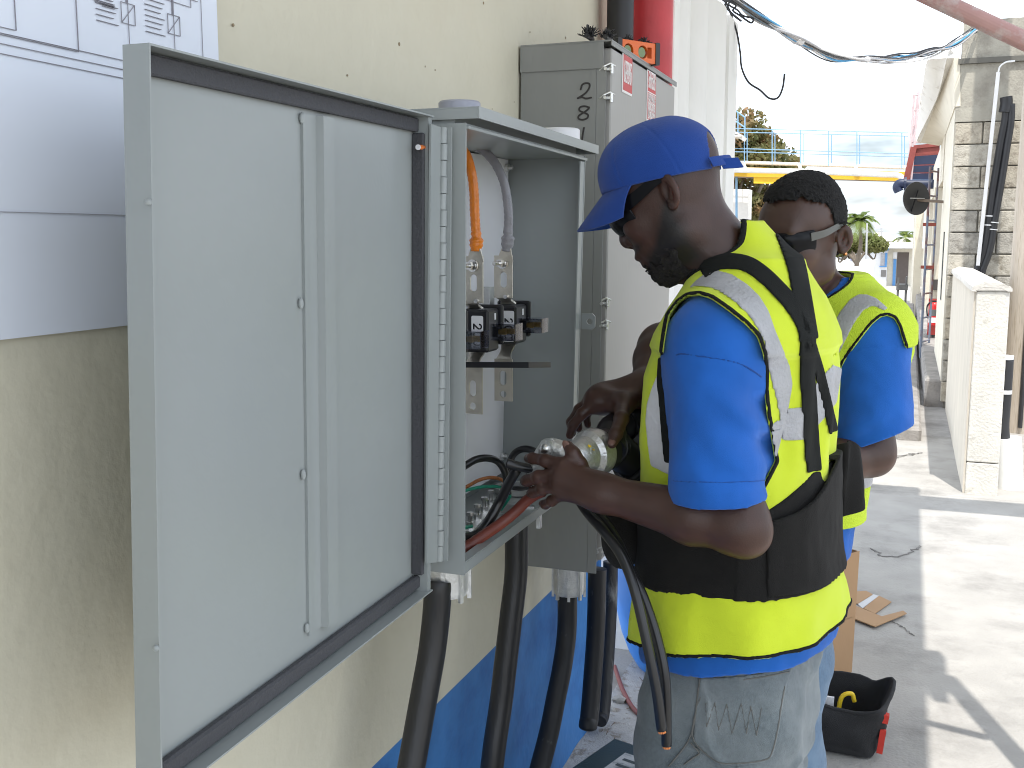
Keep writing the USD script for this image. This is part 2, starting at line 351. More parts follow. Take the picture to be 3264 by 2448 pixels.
class Quad:
    """A box in a sheet-metal frame given by the four corners of its front: a along the wall, b up, d out of the wall (all in metres)."""
    def __init__(s, tl, tr, br, bl):
        s.c = [np.asarray(q, float) for q in (bl, br, tr, tl)]
        s.w = np.linalg.norm(s.c[1] - s.c[0]); s.h = np.linalg.norm(s.c[3] - s.c[0])
        s.n = np.array([1.0, 0, 0])
    def P(s, a, b, d=0):
        a, b = a / s.w, b / s.h
        return s.c[0] * (1 - a) * (1 - b) + s.c[1] * a * (1 - b) + s.c[2] * a * b + s.c[3] * (1 - a) * b + s.n * d
    def map(s, m):
        m = m.copy(); v = m.vertices; a, b, d = v[:, 0] / s.w, v[:, 1] / s.h, v[:, 2]
        q = s.c[0] * ((1 - a) * (1 - b))[:, None] + s.c[1] * (a * (1 - b))[:, None] + s.c[2] * (a * b)[:, None] + s.c[3] * ((1 - a) * b)[:, None] + s.n * d[:, None]
        m.vertices = q; m.fix_normals(multibody=True); return m
    def bx(s, a0, a1, b0, b1, d0, d1, ch=0.0): return s.map(bx(a0, a1, b0, b1, d0, d1, ch))
XF = -.65
Q = Quad(onx(1006, 265, XF), onx(1265, 338, XF), onx(1243, 1058, XF), onx(1003, 1243, XF))
w, h, D = Q.w, Q.h, -.19
e1 = thing('open_enclosure', 'grey electrical enclosure with its wide door swung fully open, showing cables inside', 'electrical enclosure')
t = .0035
obj('left_side', Q.bx(0, t, 0, h, D, 0), grey, e1)
obj('right_side', Q.bx(w - t, w, 0, h, D, 0), grey, e1)
obj('top_plate', Q.bx(t, w - t, h - t, h, D, -.002), grey, e1)
obj('floor_plate', Q.bx(t, w - t, 0, t, D, -.002), grey, e1)
obj('back_plate', Q.bx(t, w - t, t, h - t, D, D + t), grey, e1)
# front returns (flanges) of the opening
obj('right_flange', Q.bx(w - .030, w - t - .0005, t, h - .012, -.004, -.001), grey, e1)
obj('bottom_flange', Q.map(cat(bx(t, w - .031, t + .0005, .018, -.004, -.001), bx(t, w - .03, .0185, .0205, -.02, -.001))), grey, e1)
obj('top_flange', Q.bx(t, w - .0, h - .009, h - t, -.004, .0045, .001), grey, e1)
# drip hood above the opening
obj('drip_hood', cat(Q.bx(-.004, w + .014, h + .0215, h + .0235, D, .024), Q.bx(-.004, w + .014, h + .0055, h + .0215, .0215, .024), Q.bx(-.004, -.0015, h + .0055, h + .0213, D, .0213), Q.bx(w + .0115, w + .014, h + .0055, h + .0213, D, .0213)), grey, e1)
obj('hood_packing', Q.bx(.004, w - .004, h + .0005, h + .0212, D + .01, -.02), grey, e1)
# padlock eye on the right side
eye = Polygon([(0, -.017), (.024, -.017), (.03, -.011), (.03, .011), (.024, .017), (0, .017)]).difference(Polygon([(.018 + .0065 * math.cos(a), .0065 * math.sin(a)) for a in np.linspace(0, 2 * PI, 20)]))
pe = onx(1258, 694, XF); 
obj('padlock_eye', place(poly(eye, .003), pe + np.array([-.002, .003, 0]), (1, 0, 0), (0, 0, 1), (0, -1, 0)), grey, e1)
# white mounting panel
PB = D + .022
pa1 = 0; 
def inbox(u, v, d): return onx(u, v, XF + d)
yr = inbox(1098, 500, PB)[1]; zt = inbox(1060, 338, PB)[2]
obj('mounting_panel', bx(XF + PB - .002, XF + PB, 1.60, yr, 1.085, zt), white, e1)
for u, v in ((1096, 362), (1086, 985)):
    p = inbox(u, v, PB + .004); 
    obj('panel_stud', cat(rod(p - [.004, 0, 0], p + [.012, 0, 0], .0042, 10), rod(p - [.0035, 0, 0], p + [.003, 0, 0], .009, 6)), zinc, e1)
# hinge: leaf, knuckles
hx = XF - .030
hy_t, hy_b = onx(957, 275, hx), onx(949, 1212, hx)
hp = lambda s_: hy_t + (hy_b - hy_t) * s_
cover = thing_door = None
nk = 27
for i in range(nk):
    a, b = hp(i / nk + .0008), hp((i + 1) / nk - .0008)
    rr_ = .0062
    off = np.array([0, 0, 0]) if i % 2 == 0 else np.array([0.0012, -.0004, 0])
    obj('hinge_knuckle', tube([a + off, b + off], rr_, 12), grey, e1, smooth=50)
# left side strip carrying the hinge, with its crease
obj('hinge_strip', cat(bar(hp(0.0) + [.006, .0065, 0], hp(1.0) + [.006, .0065, 0], .012, .003, (0, 1, 0))), grey, e1)

# ---- the door
XD = -.683
Dq = Quad(onx(322, 92, XD), onx(938, 250, XD), onx(935, 1276, XD), onx(349, 1739, XD))
dw, dh = Dq.w, Dq.h
LP = .029
DR = e1
obj('door_panel', Dq.bx(0, dw, 0, dh, -LP - .002, -LP), grey, DR)
door_prim = obj('door', cat(Dq.bx(0, .0022, 0, dh, -LP, 0), Dq.bx(.0022, dw, dh - .0022, dh, -LP, 0), Dq.bx(.0022, dw, 0, .0022, -LP, 0), Dq.bx(dw - .012, dw, .0022, dh - .0022, -LP, -.004)), grey, e1)
# door hinge leaf
hl = [onx(930, 268, XD + .001), onx(952, 275, XD + .001), onx(945, 1214, XD + .001), onx(921, 1217, XD + .001)]
lq = Quad(hl[0], hl[1], hl[2], hl[3])
obj('hinge_leaf', lq.bx(0, lq.w, 0, lq.h, -.002, .0012), grey, door_prim)
gw = .0205
obj('top_gasket', Dq.bx(.005, dw - .013, dh - .0045 - gw, dh - .0045, -LP, -LP + .010, .002), gasket, door_prim)
obj('bottom_gasket', Dq.bx(.004, dw - .006, .006, .006 + gw * 1.05, -LP, -LP + .012, .003), gasket, door_prim)
obj('hinge_side_gasket', Dq.bx(dw - .0195, dw - .0125, .030, dh - .027, -LP, -.009, .002), gasket, door_prim)
obj('left_gasket', Dq.bx(.0035, .013, .030, dh - .027, -LP, -LP + .010, .002), gasket, door_prim)
# stiffening channel on the inside of the door
sA, sB = onx(684, 252, XD - LP), onx(684, 1358, XD - LP)
def toab(p):
    a = (p - Dq.c[0]); return None
sy0, sy1 = onx(655, 800, XD - LP)[1], onx(712, 800, XD - LP)[1]
zz1, zz0 = sA[2], sB[2]
prof = [(0, 0), (.0, .004), (.005, .004), (.005, .0025), (.022, .0025), (.024, .012), (.042, .012), (.044, .0), (.0425, .0), (.041, .0105), (.0255, .0105), (.0235, 0)]
sc_ = (sy1 - sy0) / .044
st = poly([(p[0] * sc_, p[1]) for p in prof], zz1 - zz0)
st = place(st, (XD - LP, sy0, zz0), (0, 1, 0), (1, 0, 0), (0, 0, 1))
st.vertices[:, 1] += (st.vertices[:, 2] - (zz0 + zz1) / 2) * ((Dq.c[3] - Dq.c[0])[1] / dh) * 0.6
obj('stiffener', st, grey, door_prim)
for u, v in ((652, 255), (650, 655), (655, 1025), (663, 1357)):
    p = onx(u, v, XD - LP + .003); m = trimesh.creation.icosphere(1, .0042); m.apply_scale((.8, 1, 1.7)); m.apply_translation(p); obj('weld_bead', m, grey, door_prim, smooth=True)
for u, v in ((320, 436), (337, 1400)):
    p = onx(u, v, XD + .001); m = trimesh.creation.icosphere(1, .0035); m.apply_translation(p); obj('weld_bead', m, grey, door_prim, smooth=True)
orange = pm('orange_plastic', (0.62, 0.16, 0.03), 0.4, var=0.06)
p = onx(903, 318, XD - .012); q = onx(925, 318, XD - .012)
obj('orange_pin', cat(rod(p, q, .0036, 10)), orange, door_prim)
obj('pin_washer', rod(p - [0, .0005, 0], p + [0, .0012, 0], .0042, 10), white, door_prim)

# caps of the openings on top of the enclosure
def cap(u0, u1, v_top, x, m, name, label, hgt):
    a, b = onx(u0, v_top + 8, x), onx(u1, v_top + 8, x); c_ = (a + b) / 2; r = (b[1] - a[1]) / 2 * .50
    z0 = Q.c[2][2] + .0240; hgt = onx((u0 + u1) / 2, v_top, x)[2] - z0
    r = np.linalg.norm(np.array(to_px(c_ + np.array([cy, sy, 0]) * .05)) - np.array(to_px(c_))); r = (u1 - u0) / 2 / r * .05
    solo(name, lathe([(r * .0, z0 + hgt), (r * .93, z0 + hgt), (r, z0 + hgt - .003), (r, z0 + .006), (r * .97, z0), (0, z0)], 40, (c_[0], c_[1], 0)), m, label, 'conduit cap', smooth=35)
lav = pm('grey_pvc', (0.33, 0.34, 0.40), 0.4)
cap(945, 1036, 219, -.75, lav, 'grey_conduit_cap', 'grey plastic cap on the near end of the open enclosure top', .030)
cap(1160, 1250, 278, -.75, white, 'white_conduit_cap', 'white plastic cap on the far end of the open enclosure top', .032)
p = onx(932, 226, -.82); m = trimesh.creation.icosphere(2, .012); m.apply_translation((p[0], p[1], Q.c[2][2] + .030)); 
solo('rubber_grommet', m, bl_pipe, 'small dark rubber grommet left of the grey conduit cap', 'grommet', smooth=True)

# ------------------------------------------------------------------ the taller enclosure with its shut door
e2 = thing('tall_enclosure', 'taller closed grey enclosure with two red warning labels and numbers penned on its side', 'electrical enclosure')
X2 = -.68
q2 = Quad(onx(1316, 88, X2), onx(1453, 187, X2), onx(1453, 187, X2) + [0, -.03, 0], onx(1292, 1240, X2))
y0t, y0b = q2.c[3], q2.c[0]
q2.c[2] = y0t + [0, .735, 0]; q2.c[1] = y0b + [0, .735, 0]
q2.w, q2.h = .735, np.linalg.norm(q2.c[3] - q2.c[0])
w2, h2 = q2.w, q2.h
d2 = WX - X2 + .006
obj('case', q2.bx(0, w2, 0, h2 - .002, d2, -.028, .002), grey2, e2)
obj('front_flange', cat(q2.bx(0, .004, 0, h2 - .06, -.028, -.006)), grey2, e2)
obj('top_cover', cat(q2.bx(-.004, w2 + .004, h2 - .0015, h2 + .002, d2, .008), q2.bx(-.004, -.001, h2 - .062, h2 - .002, d2, -.012), q2.bx(-.004, w2 + .004, h2 - .011, h2 - .002, .0055, .008)), grey2, e2)
grey3 = pm('grey_enamel_door', (0.33, 0.32, 0.30), 0.45, var=0.04, vs=3, bump=0.04, bs=120, stretch=(1, 1, .3))
dr2 = obj('shut_door', cat(q2.bx(.012, w2 - .006, .03, h2 - .014, -.024, .004, .003)), grey3, e2)
for v in (150, 212, 655, 703, 1190):
    p = onx(1318 - (v - 100) * .018, v, X2)
    p = np.array([X2, p[1], p[2]])
    cl = cat(bx(-.026, .008, -.009, .004, -.004, .004, .0015), rod((.006, -.004, -.010), (.006, -.004, .010), .004, 10), tube([(-.022, -.008, -.002), (-.01, -.013, .006), (.004, -.008, .013), (.012, .004, .008)], .0022, 8), rod((-.006, -.010, 0), (-.006, -.017, 0), .0042, 8))
    cl.apply_translation(p); obj('door_clamp', cl, zinc, e2, smooth=30)
redlab = pm('red_label_print', (0.50, 0.035, 0.035), 0.45, var=0.03)
whitelab = pm('white_label_print', (0.78, 0.76, 0.74), 0.45)
def label2(u0, u1, vt, vb, texts, name, lab):
    ya, yb = onx(u0, vt, X2)[1], onx(u1, vt, X2)[1]; za, zb = onx(u0, vt, X2)[2], onx(u0, vb, X2)[2]
    L = obj(name, bx(X2 + .0045, X2 + .0055, ya, yb, zb, za), whitelab, e2, label=lab)
    e_ = .006
    obj('red_field', bx(X2 + .0056, X2 + .0061, ya + e_ * 1.3, yb - e_ * .4, zb + e_, za - e_ * .4), redlab, L)
    for tx, fz, hh in texts:
        m = meshkit.text_mesh(tx, hh, .0006, True); W_ = m.bounds[1][0] - m.bounds[0][0]; s_ = min((yb - ya - .022) / W_, 6.0)
        m.apply_scale((s_, 1, 1)); m.apply_translation((-m.bounds[0][0], 0, 0))
        obj('lettering', place(m, (X2 + .0062, ya + .012, za + (zb - za) * fz), (0, 1, 0), (0, 0, 1), (1, 0, 0)), whitelab, L)
    return ya, yb, za, zb
label2(1340.5, 1362, 113, 199, [('AC DISCONNECT', .50, .030), ('DUAL POLE 400V', .72, .030)], 'warning_label', 'red label lettered in white near the left edge of the door')
ya, yb, za, zb = label2(1394, 1413, 150, 262, [('CAUTION', .20, .024), ('SOLAR CIRCUIT', .33, .028), ('PHOTOVOLTAIC', .58, .018), ('SOURCE', .63, .018), ('DISCONNECT BOTH SIDES', .75, .016), ('HIGH VOLTAGE', .88, .018), ('DANGER', .94, .018)], 'warning_label', 'second red label with a white dividing line, above the blue cap')
obj('dividing_line', bx(X2 + .0062, X2 + .0068, ya + .008, yb - .003, za + (zb - za) * .43, za + (zb - za) * .41), whitelab, e2)
# numbers penned on the near side: 2 8 1
pen = pm('marker_ink', (0.028, 0.024, 0.024), 0.6)
ysid = q2.c[3][1]
def penned(pts, name='penned_number', w=3.2):
    """pts: points of the photograph on the near side of the case."""
    yv = lambda v: q2.c[0][1] + (q2.c[3][1] - q2.c[0][1]) * ((ony(1262, v, ysid)[2] - q2.c[0][2]) / (q2.c[3][2] - q2.c[0][2]))
    P3 = [ony(u, v, yv(v)) for u, v in pts]
    g2 = stroke([(p[0], p[2]) for p in P3], .0042, 40)
    m = place(poly(g2, .0008), (0, 0, 0), (1, 0, 0), (0, 0, 1), (0, -1, 0))
    ymean = np.mean([p[1] for p in P3]); lean = (q2.c[3][1] - q2.c[0][1]) / (q2.c[3][2] - q2.c[0][2])
    m.vertices[:, 1] += q2.c[0][1] + (m.vertices[:, 2] - q2.c[0][2]) * lean - .0006
    obj(name, m, pen, e2)
f2 = lambda z: [((1800 + a / 3.687) / S, (b / 3.687) / S) for a, b in z]
penned(f2([(190, 1050), (205, 1000), (245, 978), (290, 985), (290, 1030), (250, 1090), (180, 1140), (155, 1155), (200, 1142), (250, 1158), (312, 1148)]))
penned(f2([(285, 1262), (230, 1248), (180, 1262), (175, 1300), (230, 1325), (275, 1350), (265, 1390), (210, 1408), (165, 1395), (168, 1360), (230, 1320), (280, 1280), (288, 1262)]))
penned(f2([(228, 1502), (215, 1570), (205, 1640), (200, 1660)]))
# spirit level and brush-topped anchors lying on top
def z2(u, v): return ((1800 + u / 3.687) / S, (v / 3.687) / S)
lv = thing('spirit_level', 'orange torpedo spirit level with black end caps lying on top of the tall enclosure', 'spirit level')
zt2 = q2.c[3][2] + .0025
pA, pB = onx(*z2(600, 560), -.70), onx(*z2(1040, 640), -.74)
zc_ = zt2 + .026
A_ = np.array([-.70, pA[1], zc_]); B_ = np.array([-.80, pB[1] + .05, zc_])
B_ = onz(*z2(1035, 640), zc_); A_ = onz(*z2(640, 555), zc_ + .006); A_[2] = zc_
axd, ayd, azd = frame_of(B_ - A_)
L_ = np.linalg.norm(B_ - A_)
bodyg = sbox(0, -.024, L_, .024).buffer(.004).buffer(-.002)
for c_ in (.2, .62): bodyg = bodyg.difference(Polygon([(L_ * c_ + .017 * math.cos(a), .017 * math.sin(a)) for a in np.linspace(0, 2 * PI, 24)]))
bodyg = bodyg.difference(sbox(L_ - .03, -.014, L_ - .014, .014))
md = (B_ - A_) / L_; up_ = np.array([0, 0, 1.0]); nn = np.cross(md, up_)
obj('body', place(poly(bodyg, .02), A_ - nn * .01, md, up_, nn), pm('orange_level', (0.75, 0.14, 0.015), 0.35, var=.04), lv)
obj('end_cap', place(poly(sbox(L_ + .0025, -.026, L_ + .012, .026).buffer(.003), .024), A_ - nn * .012, md, up_, nn), bl_pipe, lv)
obj('end_cap', place(poly(sbox(-.012, -.026, -.0025, .026).buffer(.003), .024), A_ - nn * .012, md, up_, nn), bl_pipe, lv)
for c_ in (.2, .62): obj('vial', rod(A_ + md * L_ * c_ - nn * .006, A_ + md * L_ * c_ + nn * .006, .013, 20), pm('vial_green', (0.12, 0.19, 0.05), 0.15), lv)
def bristles(u, v, zz, n, rad, lab):
    c0 = onz(u, v, zz); b = []; r = np.random.default_rng(int(u))
    for k in range(n):
        a = r.uniform(0, 2 * PI); e = r.uniform(.15, 1.5); d_ = np.array([math.cos(a) * math.cos(e), math.sin(a) * math.cos(e), math.sin(e) * .9])
        b.append(rod(c0 + r.normal(0, rad * .25, 3) * [1, 1, 0], c0 + d_ * rad * r.uniform(.7, 1.25), .0011, 4))
    solo('wire_brush', cat(b + [rod(c0 - [0, .02, 0], c0 + [0, .03, 0], .006, 8)]), bl_pipe, lab, 'brush')
bristles(1272, 80, zt2 + .008, 90, .026, 'black bristle brush nearest the viewer on top of the tall enclosure')
bristles(1312, 82, zt2 + .008, 70, .022, 'black bristle brush at the front corner of the tall enclosure top')
bristles(1356, 90, zt2 + .055, 60, .018, 'small black bristle brush between the black conduit and the spirit level')
bristles(1390, 100, zt2 + .055, 80, .022, 'black bristle brush on the far end of the orange spirit level')
# ================================================================== bodies and clothes: distance fields turned into one skin
def nrm(v): v = np.asarray(v, float); return v / np.linalg.norm(v)
class Prim:
    def __init__(s, f, c, R, k=0.0, op='u'): s.f, s.c, s.R, s.k, s.op = f, np.asarray(c, float), R, k, op
def cone(a, b, ra, rb, k=.02, op='u'):
    a, b = np.asarray(a, float), np.asarray(b, float); ba = b - a; L2 = max(ba @ ba, 1e-12)
    def f(P):
        t_ = np.clip((P - a) @ ba / L2, 0, 1)
        return np.linalg.norm(P - a - t_[:, None] * ba, axis=1) - (ra + (rb - ra) * t_)
    return Prim(f, (a + b) / 2, math.sqrt(L2) / 2 + max(ra, rb), k, op)
def ball(c, r, k=.02, op='u'): return cone(c, np.asarray(c) + [0, 0, 1e-6], r, r, k, op)
def ell(c, r, R=None, k=.02, op='u'):
    """Ellipsoid; R's rows are its axes."""
    c, r = np.asarray(c, float), np.asarray(r, float); R = np.eye(3) if R is None else np.asarray(R, float)
    def f(P):
        q = (P - c) @ R.T; k0 = np.linalg.norm(q / r, axis=1); k1 = np.linalg.norm(q / r ** 2, axis=1)
        return np.where(k1 > 1e-9, k0 * (k0 - 1) / np.maximum(k1, 1e-9), -r.min())
    return Prim(f, c, r.max(), k, op)
def chain(pts, rad, k=.02):
    return [cone(pts[i], pts[i + 1], rad[i], rad[i + 1], k) for i in range(len(pts) - 1)]
def loft(rows, yaw=0.0, n=2.4, k=.03, op='u', capk=0.0):
    """rows: (z, cx, cy, half-depth, half-width); sections are super-ellipses turned by yaw about z."""
    r = np.array(sorted(rows), float); c_, s_ = math.cos(yaw), math.sin(yaw)
    def f(P):
        z = np.clip(P[:, 2], r[0, 0], r[-1, 0])
        I = [np.interp(z, r[:, 0], r[:, i]) for i in range(1, 5)]
        dx, dy = P[:, 0] - I[0], P[:, 1] - I[1]
        a, b = c_ * dx + s_ * dy, -s_ * dx + c_ * dy
        q = ((np.abs(a) / I[2]) ** n + (np.abs(b) / I[3]) ** n) ** (1 / n)
        gr = np.hypot(a / I[2] ** 2, b / I[3] ** 2) / np.maximum(np.hypot(a / I[2], b / I[3]), 1e-6)
        d = np.where(q > .2, (q - 1) / np.maximum(gr, 1e-6), -np.minimum(I[2], I[3]))
        dz = np.abs(P[:, 2] - (r[0, 0] + r[-1, 0]) / 2) - (r[-1, 0] - r[0, 0]) / 2
        return np.maximum(d, dz)
    c = np.array([r[:, 1].mean(), r[:, 2].mean(), (r[0, 0] + r[-1, 0]) / 2])
    return Prim(f, c, math.hypot((r[-1, 0] - r[0, 0]) / 2, r[:, 3:5].max() * 1.3) + abs(r[:, 1:3] - c[:2]).max(), k, op)
def field(prims):
    def f(P, cc=None, rad=0):
        d = np.full(len(P), 1.0)
        for p in prims:
            if p.op != 'i' and cc is not None and np.linalg.norm(cc - p.c) > p.R + rad + .07: continue
            v = p.f(P)
            if p.op == 'u':
                if p.k > 0:
                    hh = np.maximum(p.k - np.abs(d - v), 0) / p.k; d = np.minimum(d, v) - hh * hh * p.k * .25
                else: d = np.minimum(d, v)
            elif p.op == 's':
                v = -v
                if p.k > 0:
                    hh = np.maximum(p.k - np.abs(d - v), 0) / p.k; d = np.maximum(d, v) + hh * hh * p.k * .25
                else: d = np.maximum(d, v)
            else: d = np.maximum(d, v)
        return d
    return f
def relaxed(v, F, n=1):
    """A few rounds of shrink-free smoothing."""
    from scipy import sparse
    e = np.vstack([F[:, [0, 1]], F[:, [1, 2]], F[:, [2, 0]]]); e = np.vstack([e, e[:, ::-1]])
    A = sparse.csr_matrix((np.ones(len(e)), (e[:, 0], e[:, 1])), shape=(len(v),) * 2); A.data[:] = 1
    dg = np.maximum(np.asarray(A.sum(1)).ravel(), 1)[:, None]
    for _ in range(2 * n):
        v = v + .5 * (A @ v / dg - v); v = v - .52 * (A @ v / dg - v)
    return v
def skin(f, lo, hi, h, relax=1, slack=1.45):
    """The zero surface of f inside the box, as one mesh (surface nets, evaluated only on the small blocks that the surface can cross)."""
    lo = np.asarray(lo, float); B, L = 24, 6; q = B // L
    nb = np.maximum(np.ceil((np.asarray(hi) - lo) / (h * B)).astype(int), 1); N = nb * B + 1
    V = np.ones(N, np.float32); rad, rl = h * B * math.sqrt(3) / 2, h * L * math.sqrt(3) / 2
    gi = np.stack(np.meshgrid(*[np.arange(B + 1)] * 3, indexing='ij'), -1)
    li = np.stack(np.meshgrid(*[np.arange(q)] * 3, indexing='ij'), -1).reshape(-1, 3)
    todo = []
    for i in range(nb[0]):
        for j in range(nb[1]):
            for k in range(nb[2]):
                o = np.array([i, j, k]) * B; cc = lo + (o + B / 2) * h
                dl = f(lo + (o + li * L + L / 2) * h, cc, rad)
                act = np.abs(dl) < rl * slack + .003
                if act.any(): todo.append((o, cc, li[act]))
                blk = np.where(dl < 0, -1.0, 1.0).reshape(q, q, q)
                V[o[0]:o[0] + B, o[1]:o[1] + B, o[2]:o[2] + B] = blk.repeat(L, 0).repeat(L, 1).repeat(L, 2)
    for o, cc, ls in todo:
        mask = np.zeros((B + 1,) * 3, bool)
        for a in ls * L: mask[a[0]:a[0] + L + 1, a[1]:a[1] + L + 1, a[2]:a[2] + L + 1] = True
        g_ = gi[mask] + o
        V[g_[:, 0], g_[:, 1], g_[:, 2]] = f(lo + g_ * h, cc, rad)
    s = V < 0
    cs = [s[a:N[0] - 1 + a, b:N[1] - 1 + b, c:N[2] - 1 + c] for a in (0, 1) for b in (0, 1) for c in (0, 1)]
    any_, all_ = cs[0].copy(), cs[0].copy()
    for x in cs[1:]: any_ |= x; all_ &= x
    mix = any_ & ~all_
    cells = np.argwhere(mix); idx = np.full(mix.shape, -1, np.int64); idx[mix] = np.arange(len(cells))
    off = np.array([(a, b, c) for a in (0, 1) for b in (0, 1) for c in (0, 1)])
    val = np.stack([V[cells[:, 0] + a, cells[:, 1] + b, cells[:, 2] + c] for a, b, c in off], 1).astype(float)
    acc, cnt = np.zeros((len(cells), 3)), np.zeros(len(cells))
    for p in range(8):
        for q in range(p + 1, 8):
            if np.abs(off[p] - off[q]).sum() != 1: continue
            x = (val[:, p] < 0) != (val[:, q] < 0)
            t_ = val[x, p] / (val[x, p] - val[x, q])
            acc[x] += off[p] + t_[:, None] * (off[q] - off[p]); cnt[x] += 1
    v = lo + (cells + acc / cnt[:, None]) * h
    F = []
    for ax in range(3):
        u_, w_ = (ax + 1) % 3, (ax + 2) % 3
        a = [slice(None)] * 3; b = [slice(None)] * 3; a[ax], b[ax] = slice(0, -1), slice(1, None)
        sa, sb = s[tuple(a)], s[tuple(b)]
        e = np.argwhere(sa != sb)
        e = e[(e[:, u_] > 0) & (e[:, w_] > 0) & (e[:, u_] < N[u_] - 1) & (e[:, w_] < N[w_] - 1)]
        pos = sa[tuple(e.T)]
        def at(du, dw):
            q = e.copy(); q[:, u_] -= du; q[:, w_] -= dw; return idx[tuple(q.T)]
        quad = np.stack([at(1, 1), at(0, 1), at(0, 0), at(1, 0)], 1)
        quad[~pos] = quad[~pos][:, ::-1]
        F += [quad[:, [0, 1, 2]], quad[:, [0, 2, 3]]]
    F = np.vstack(F); F = F[(F >= 0).all(1)]
    m = trimesh.Trimesh(v, F, process=False)
    m.remove_unreferenced_vertices()
    if relax: m.vertices = relaxed(m.vertices, m.faces, relax)
    return m
def rot(axis, deg):
    return trimesh.transformations.rotation_matrix(math.radians(deg), axis)[:3, :3]
from scipy import ndimage
_nz = ndimage.zoom(np.random.default_rng(3).random((24, 24, 24)), 4, order=2, mode='grid-wrap', grid_mode=True).astype(np.float32)
def fnoise(P, seed=0):
    """Smooth noise in [0, 1] read from a lattice that repeats every 24 cells."""
    return ndimage.map_coordinates(_nz, ((P + np.array([seed * 3.7, seed * 5.1, seed * 1.3])) * 4).T, order=1, mode='grid-wrap')
def fbm3(P, oct_=3, seed=0): return sum(0.5 ** (o + 1) * fnoise(P * 2 ** o, seed + o) for o in range(oct_)) / (1 - .5 ** oct_)
def wob(scale, amp, seed=0, st=(1, 1, 1), oct_=3):
    st = np.asarray(st, float) * scale
    return lambda P: amp * (fbm3(P * st, oct_, seed) - .5) * 2
# ------------------------------------------------------------------ outlines: a shape drawn on a standing sheet, seen square on
class Outline:
    """Signed distance, across a direction of view w, to an outline given by points on the standing plane y = y0."""
    def __init__(s, px, y0, closed=True, width=None):
        pts = np.array([ony(u, v, y0) for u, v in px]); s.o = pts.mean(0); s.w = nrm(s.o - EYE)
        s.a = nrm(np.cross(s.w, [0, 0, 1])); s.b = np.cross(s.a, s.w)
        q = np.stack([(pts - s.o) @ s.a, (pts - s.o) @ s.b], 1)
        if width: g = LineString(curve(np.c_[q, np.zeros(len(q))], 40)[:, :2]).buffer(width / 2, cap_style=2); q = np.array(g.exterior.coords)[:-1]
        s.q = q
        lo, hi = s.q.min(0) - .16, s.q.max(0) + .16; s.lo = lo; s.st = .0015
        gx, gy = np.meshgrid(*[np.arange(lo[i], hi[i], s.st) for i in (0, 1)], indexing='ij')
        s.tab = s.exact(np.stack([gx.ravel(), gy.ravel()], 1)).reshape(gx.shape).astype(np.float32)
    def __call__(s, P):
        x = np.stack([(P - s.o) @ s.a, (P - s.o) @ s.b], 0)
        return ndimage.map_coordinates(s.tab, (x - s.lo[:, None]) / s.st, order=1, mode='nearest')
    def exact(s, x):
        q = s.q; n_ = len(q)
        d = np.full(len(x), 1e9); inside = np.zeros(len(x), bool)
        for i in range(n_):
            a, b = q[i], q[(i + 1) % n_]; e = b - a; r = x - a
            t_ = np.clip(r @ e / max(e @ e, 1e-12), 0, 1); d = np.minimum(d, ((r - t_[:, None] * e) ** 2).sum(1))
            c1 = (a[1] > x[:, 1]) != (b[1] > x[:, 1])
            xi = a[0] + (x[:, 1] - a[1]) * e[0] / (e[1] if abs(e[1]) > 1e-12 else 1e-12)
            inside ^= c1 & (x[:, 0] < xi)
        d = np.sqrt(d)
        return np.where(inside, -d, d)
def Z7(pts): return [((1900 + a / 2.074) / S, (800 + b / 2.074) / S) for a, b in pts]
def Z8(pts): return [((1800 + a / 1.8473) / S, (1550 + b / 1.8473) / S) for a, b in pts]
def Z6(pts): return [((1800 + a / 2.91) / S, (330 + b / 2.91) / S) for a, b in pts]

def skin_mat(name, col, rough=.42, vs=25, stubble=False):
    c = np.array(col)
    nodes = {'g': ('geometry', {}), 'n': ('noise_texture', {'scale': vs, 'detail': 5.0}), 'r': ('rgb_ramp', {'ramp': [(.3, tuple(c * .82)), (.7, tuple(c * 1.2))]}),
             'bn': ('noise_texture', {'scale': 420.0, 'detail': 3.0}), 'b': ('bump', {'strength': .22, 'distance': .002}),
             'p': ('principled_bsdf', {'roughness': rough, 'specular_ior_level': .45, 'subsurface_weight': .12, 'subsurface_radius': (.6, .25, .12), 'subsurface_scale': .006})}
    L_ = [('r.color', 'p.base_color')]
    if stubble:
        nodes['at'] = ('attribute', {'attribute': 'stubble'}); nodes['sm'] = ('mix_color', {'b': (.0085, .0065, .006)}); L_ = [('at.fac', 'sm.fac'), ('r.color', 'sm.a'), ('sm.result', 'p.base_color')]
    return usdkit.material(stage, '/World/Looks/' + name, nodes, L_ + [('g.position', 'n.vector'), ('n.fac', 'r.fac'), ('g.position', 'bn.vector'), ('bn.fac', 'b.height'), ('b.normal', 'p.normal')], surface='p.BSDF')
skinA = skin_mat('dark_skin', (.047, .0205, .0138), stubble=True)
skinB = skin_mat('brown_skin', (.058, .0285, .0195))
nail = pm('fingernail', (.16, .085, .065), .3)
hairm = pm('black_hair', (.010, .009, .009), .85, var=.4, vs=400, bump=1.0, bs=900)
beardm = pm('black_stubble', (.014, .010, .009), .8, var=.4, vs=300, bump=.8, bs=900)
def cloth(name, col, rough=.85, weave=900, var=.06, sheen=.15, **k): return pm(name, col, rough, var=var, vs=14, bump=.35, bs=weave, spec=.2, sheen=sheen, **k)
lime = cloth('lime_vest_cloth', (.60, .72, .030), .75, 1200, .05)
silver = pm('reflective_tape', (.36, .36, .37), .45, var=.10, vs=25, bump=.35, bs=180, spec=.6)
whitetape = pm('reflective_tape_front', (.62, .62, .64), .4, var=.06, vs=25, bump=.35, bs=150)
blackweb = cloth('black_webbing', (.010, .011, .010), .8, 700, .2, 0)
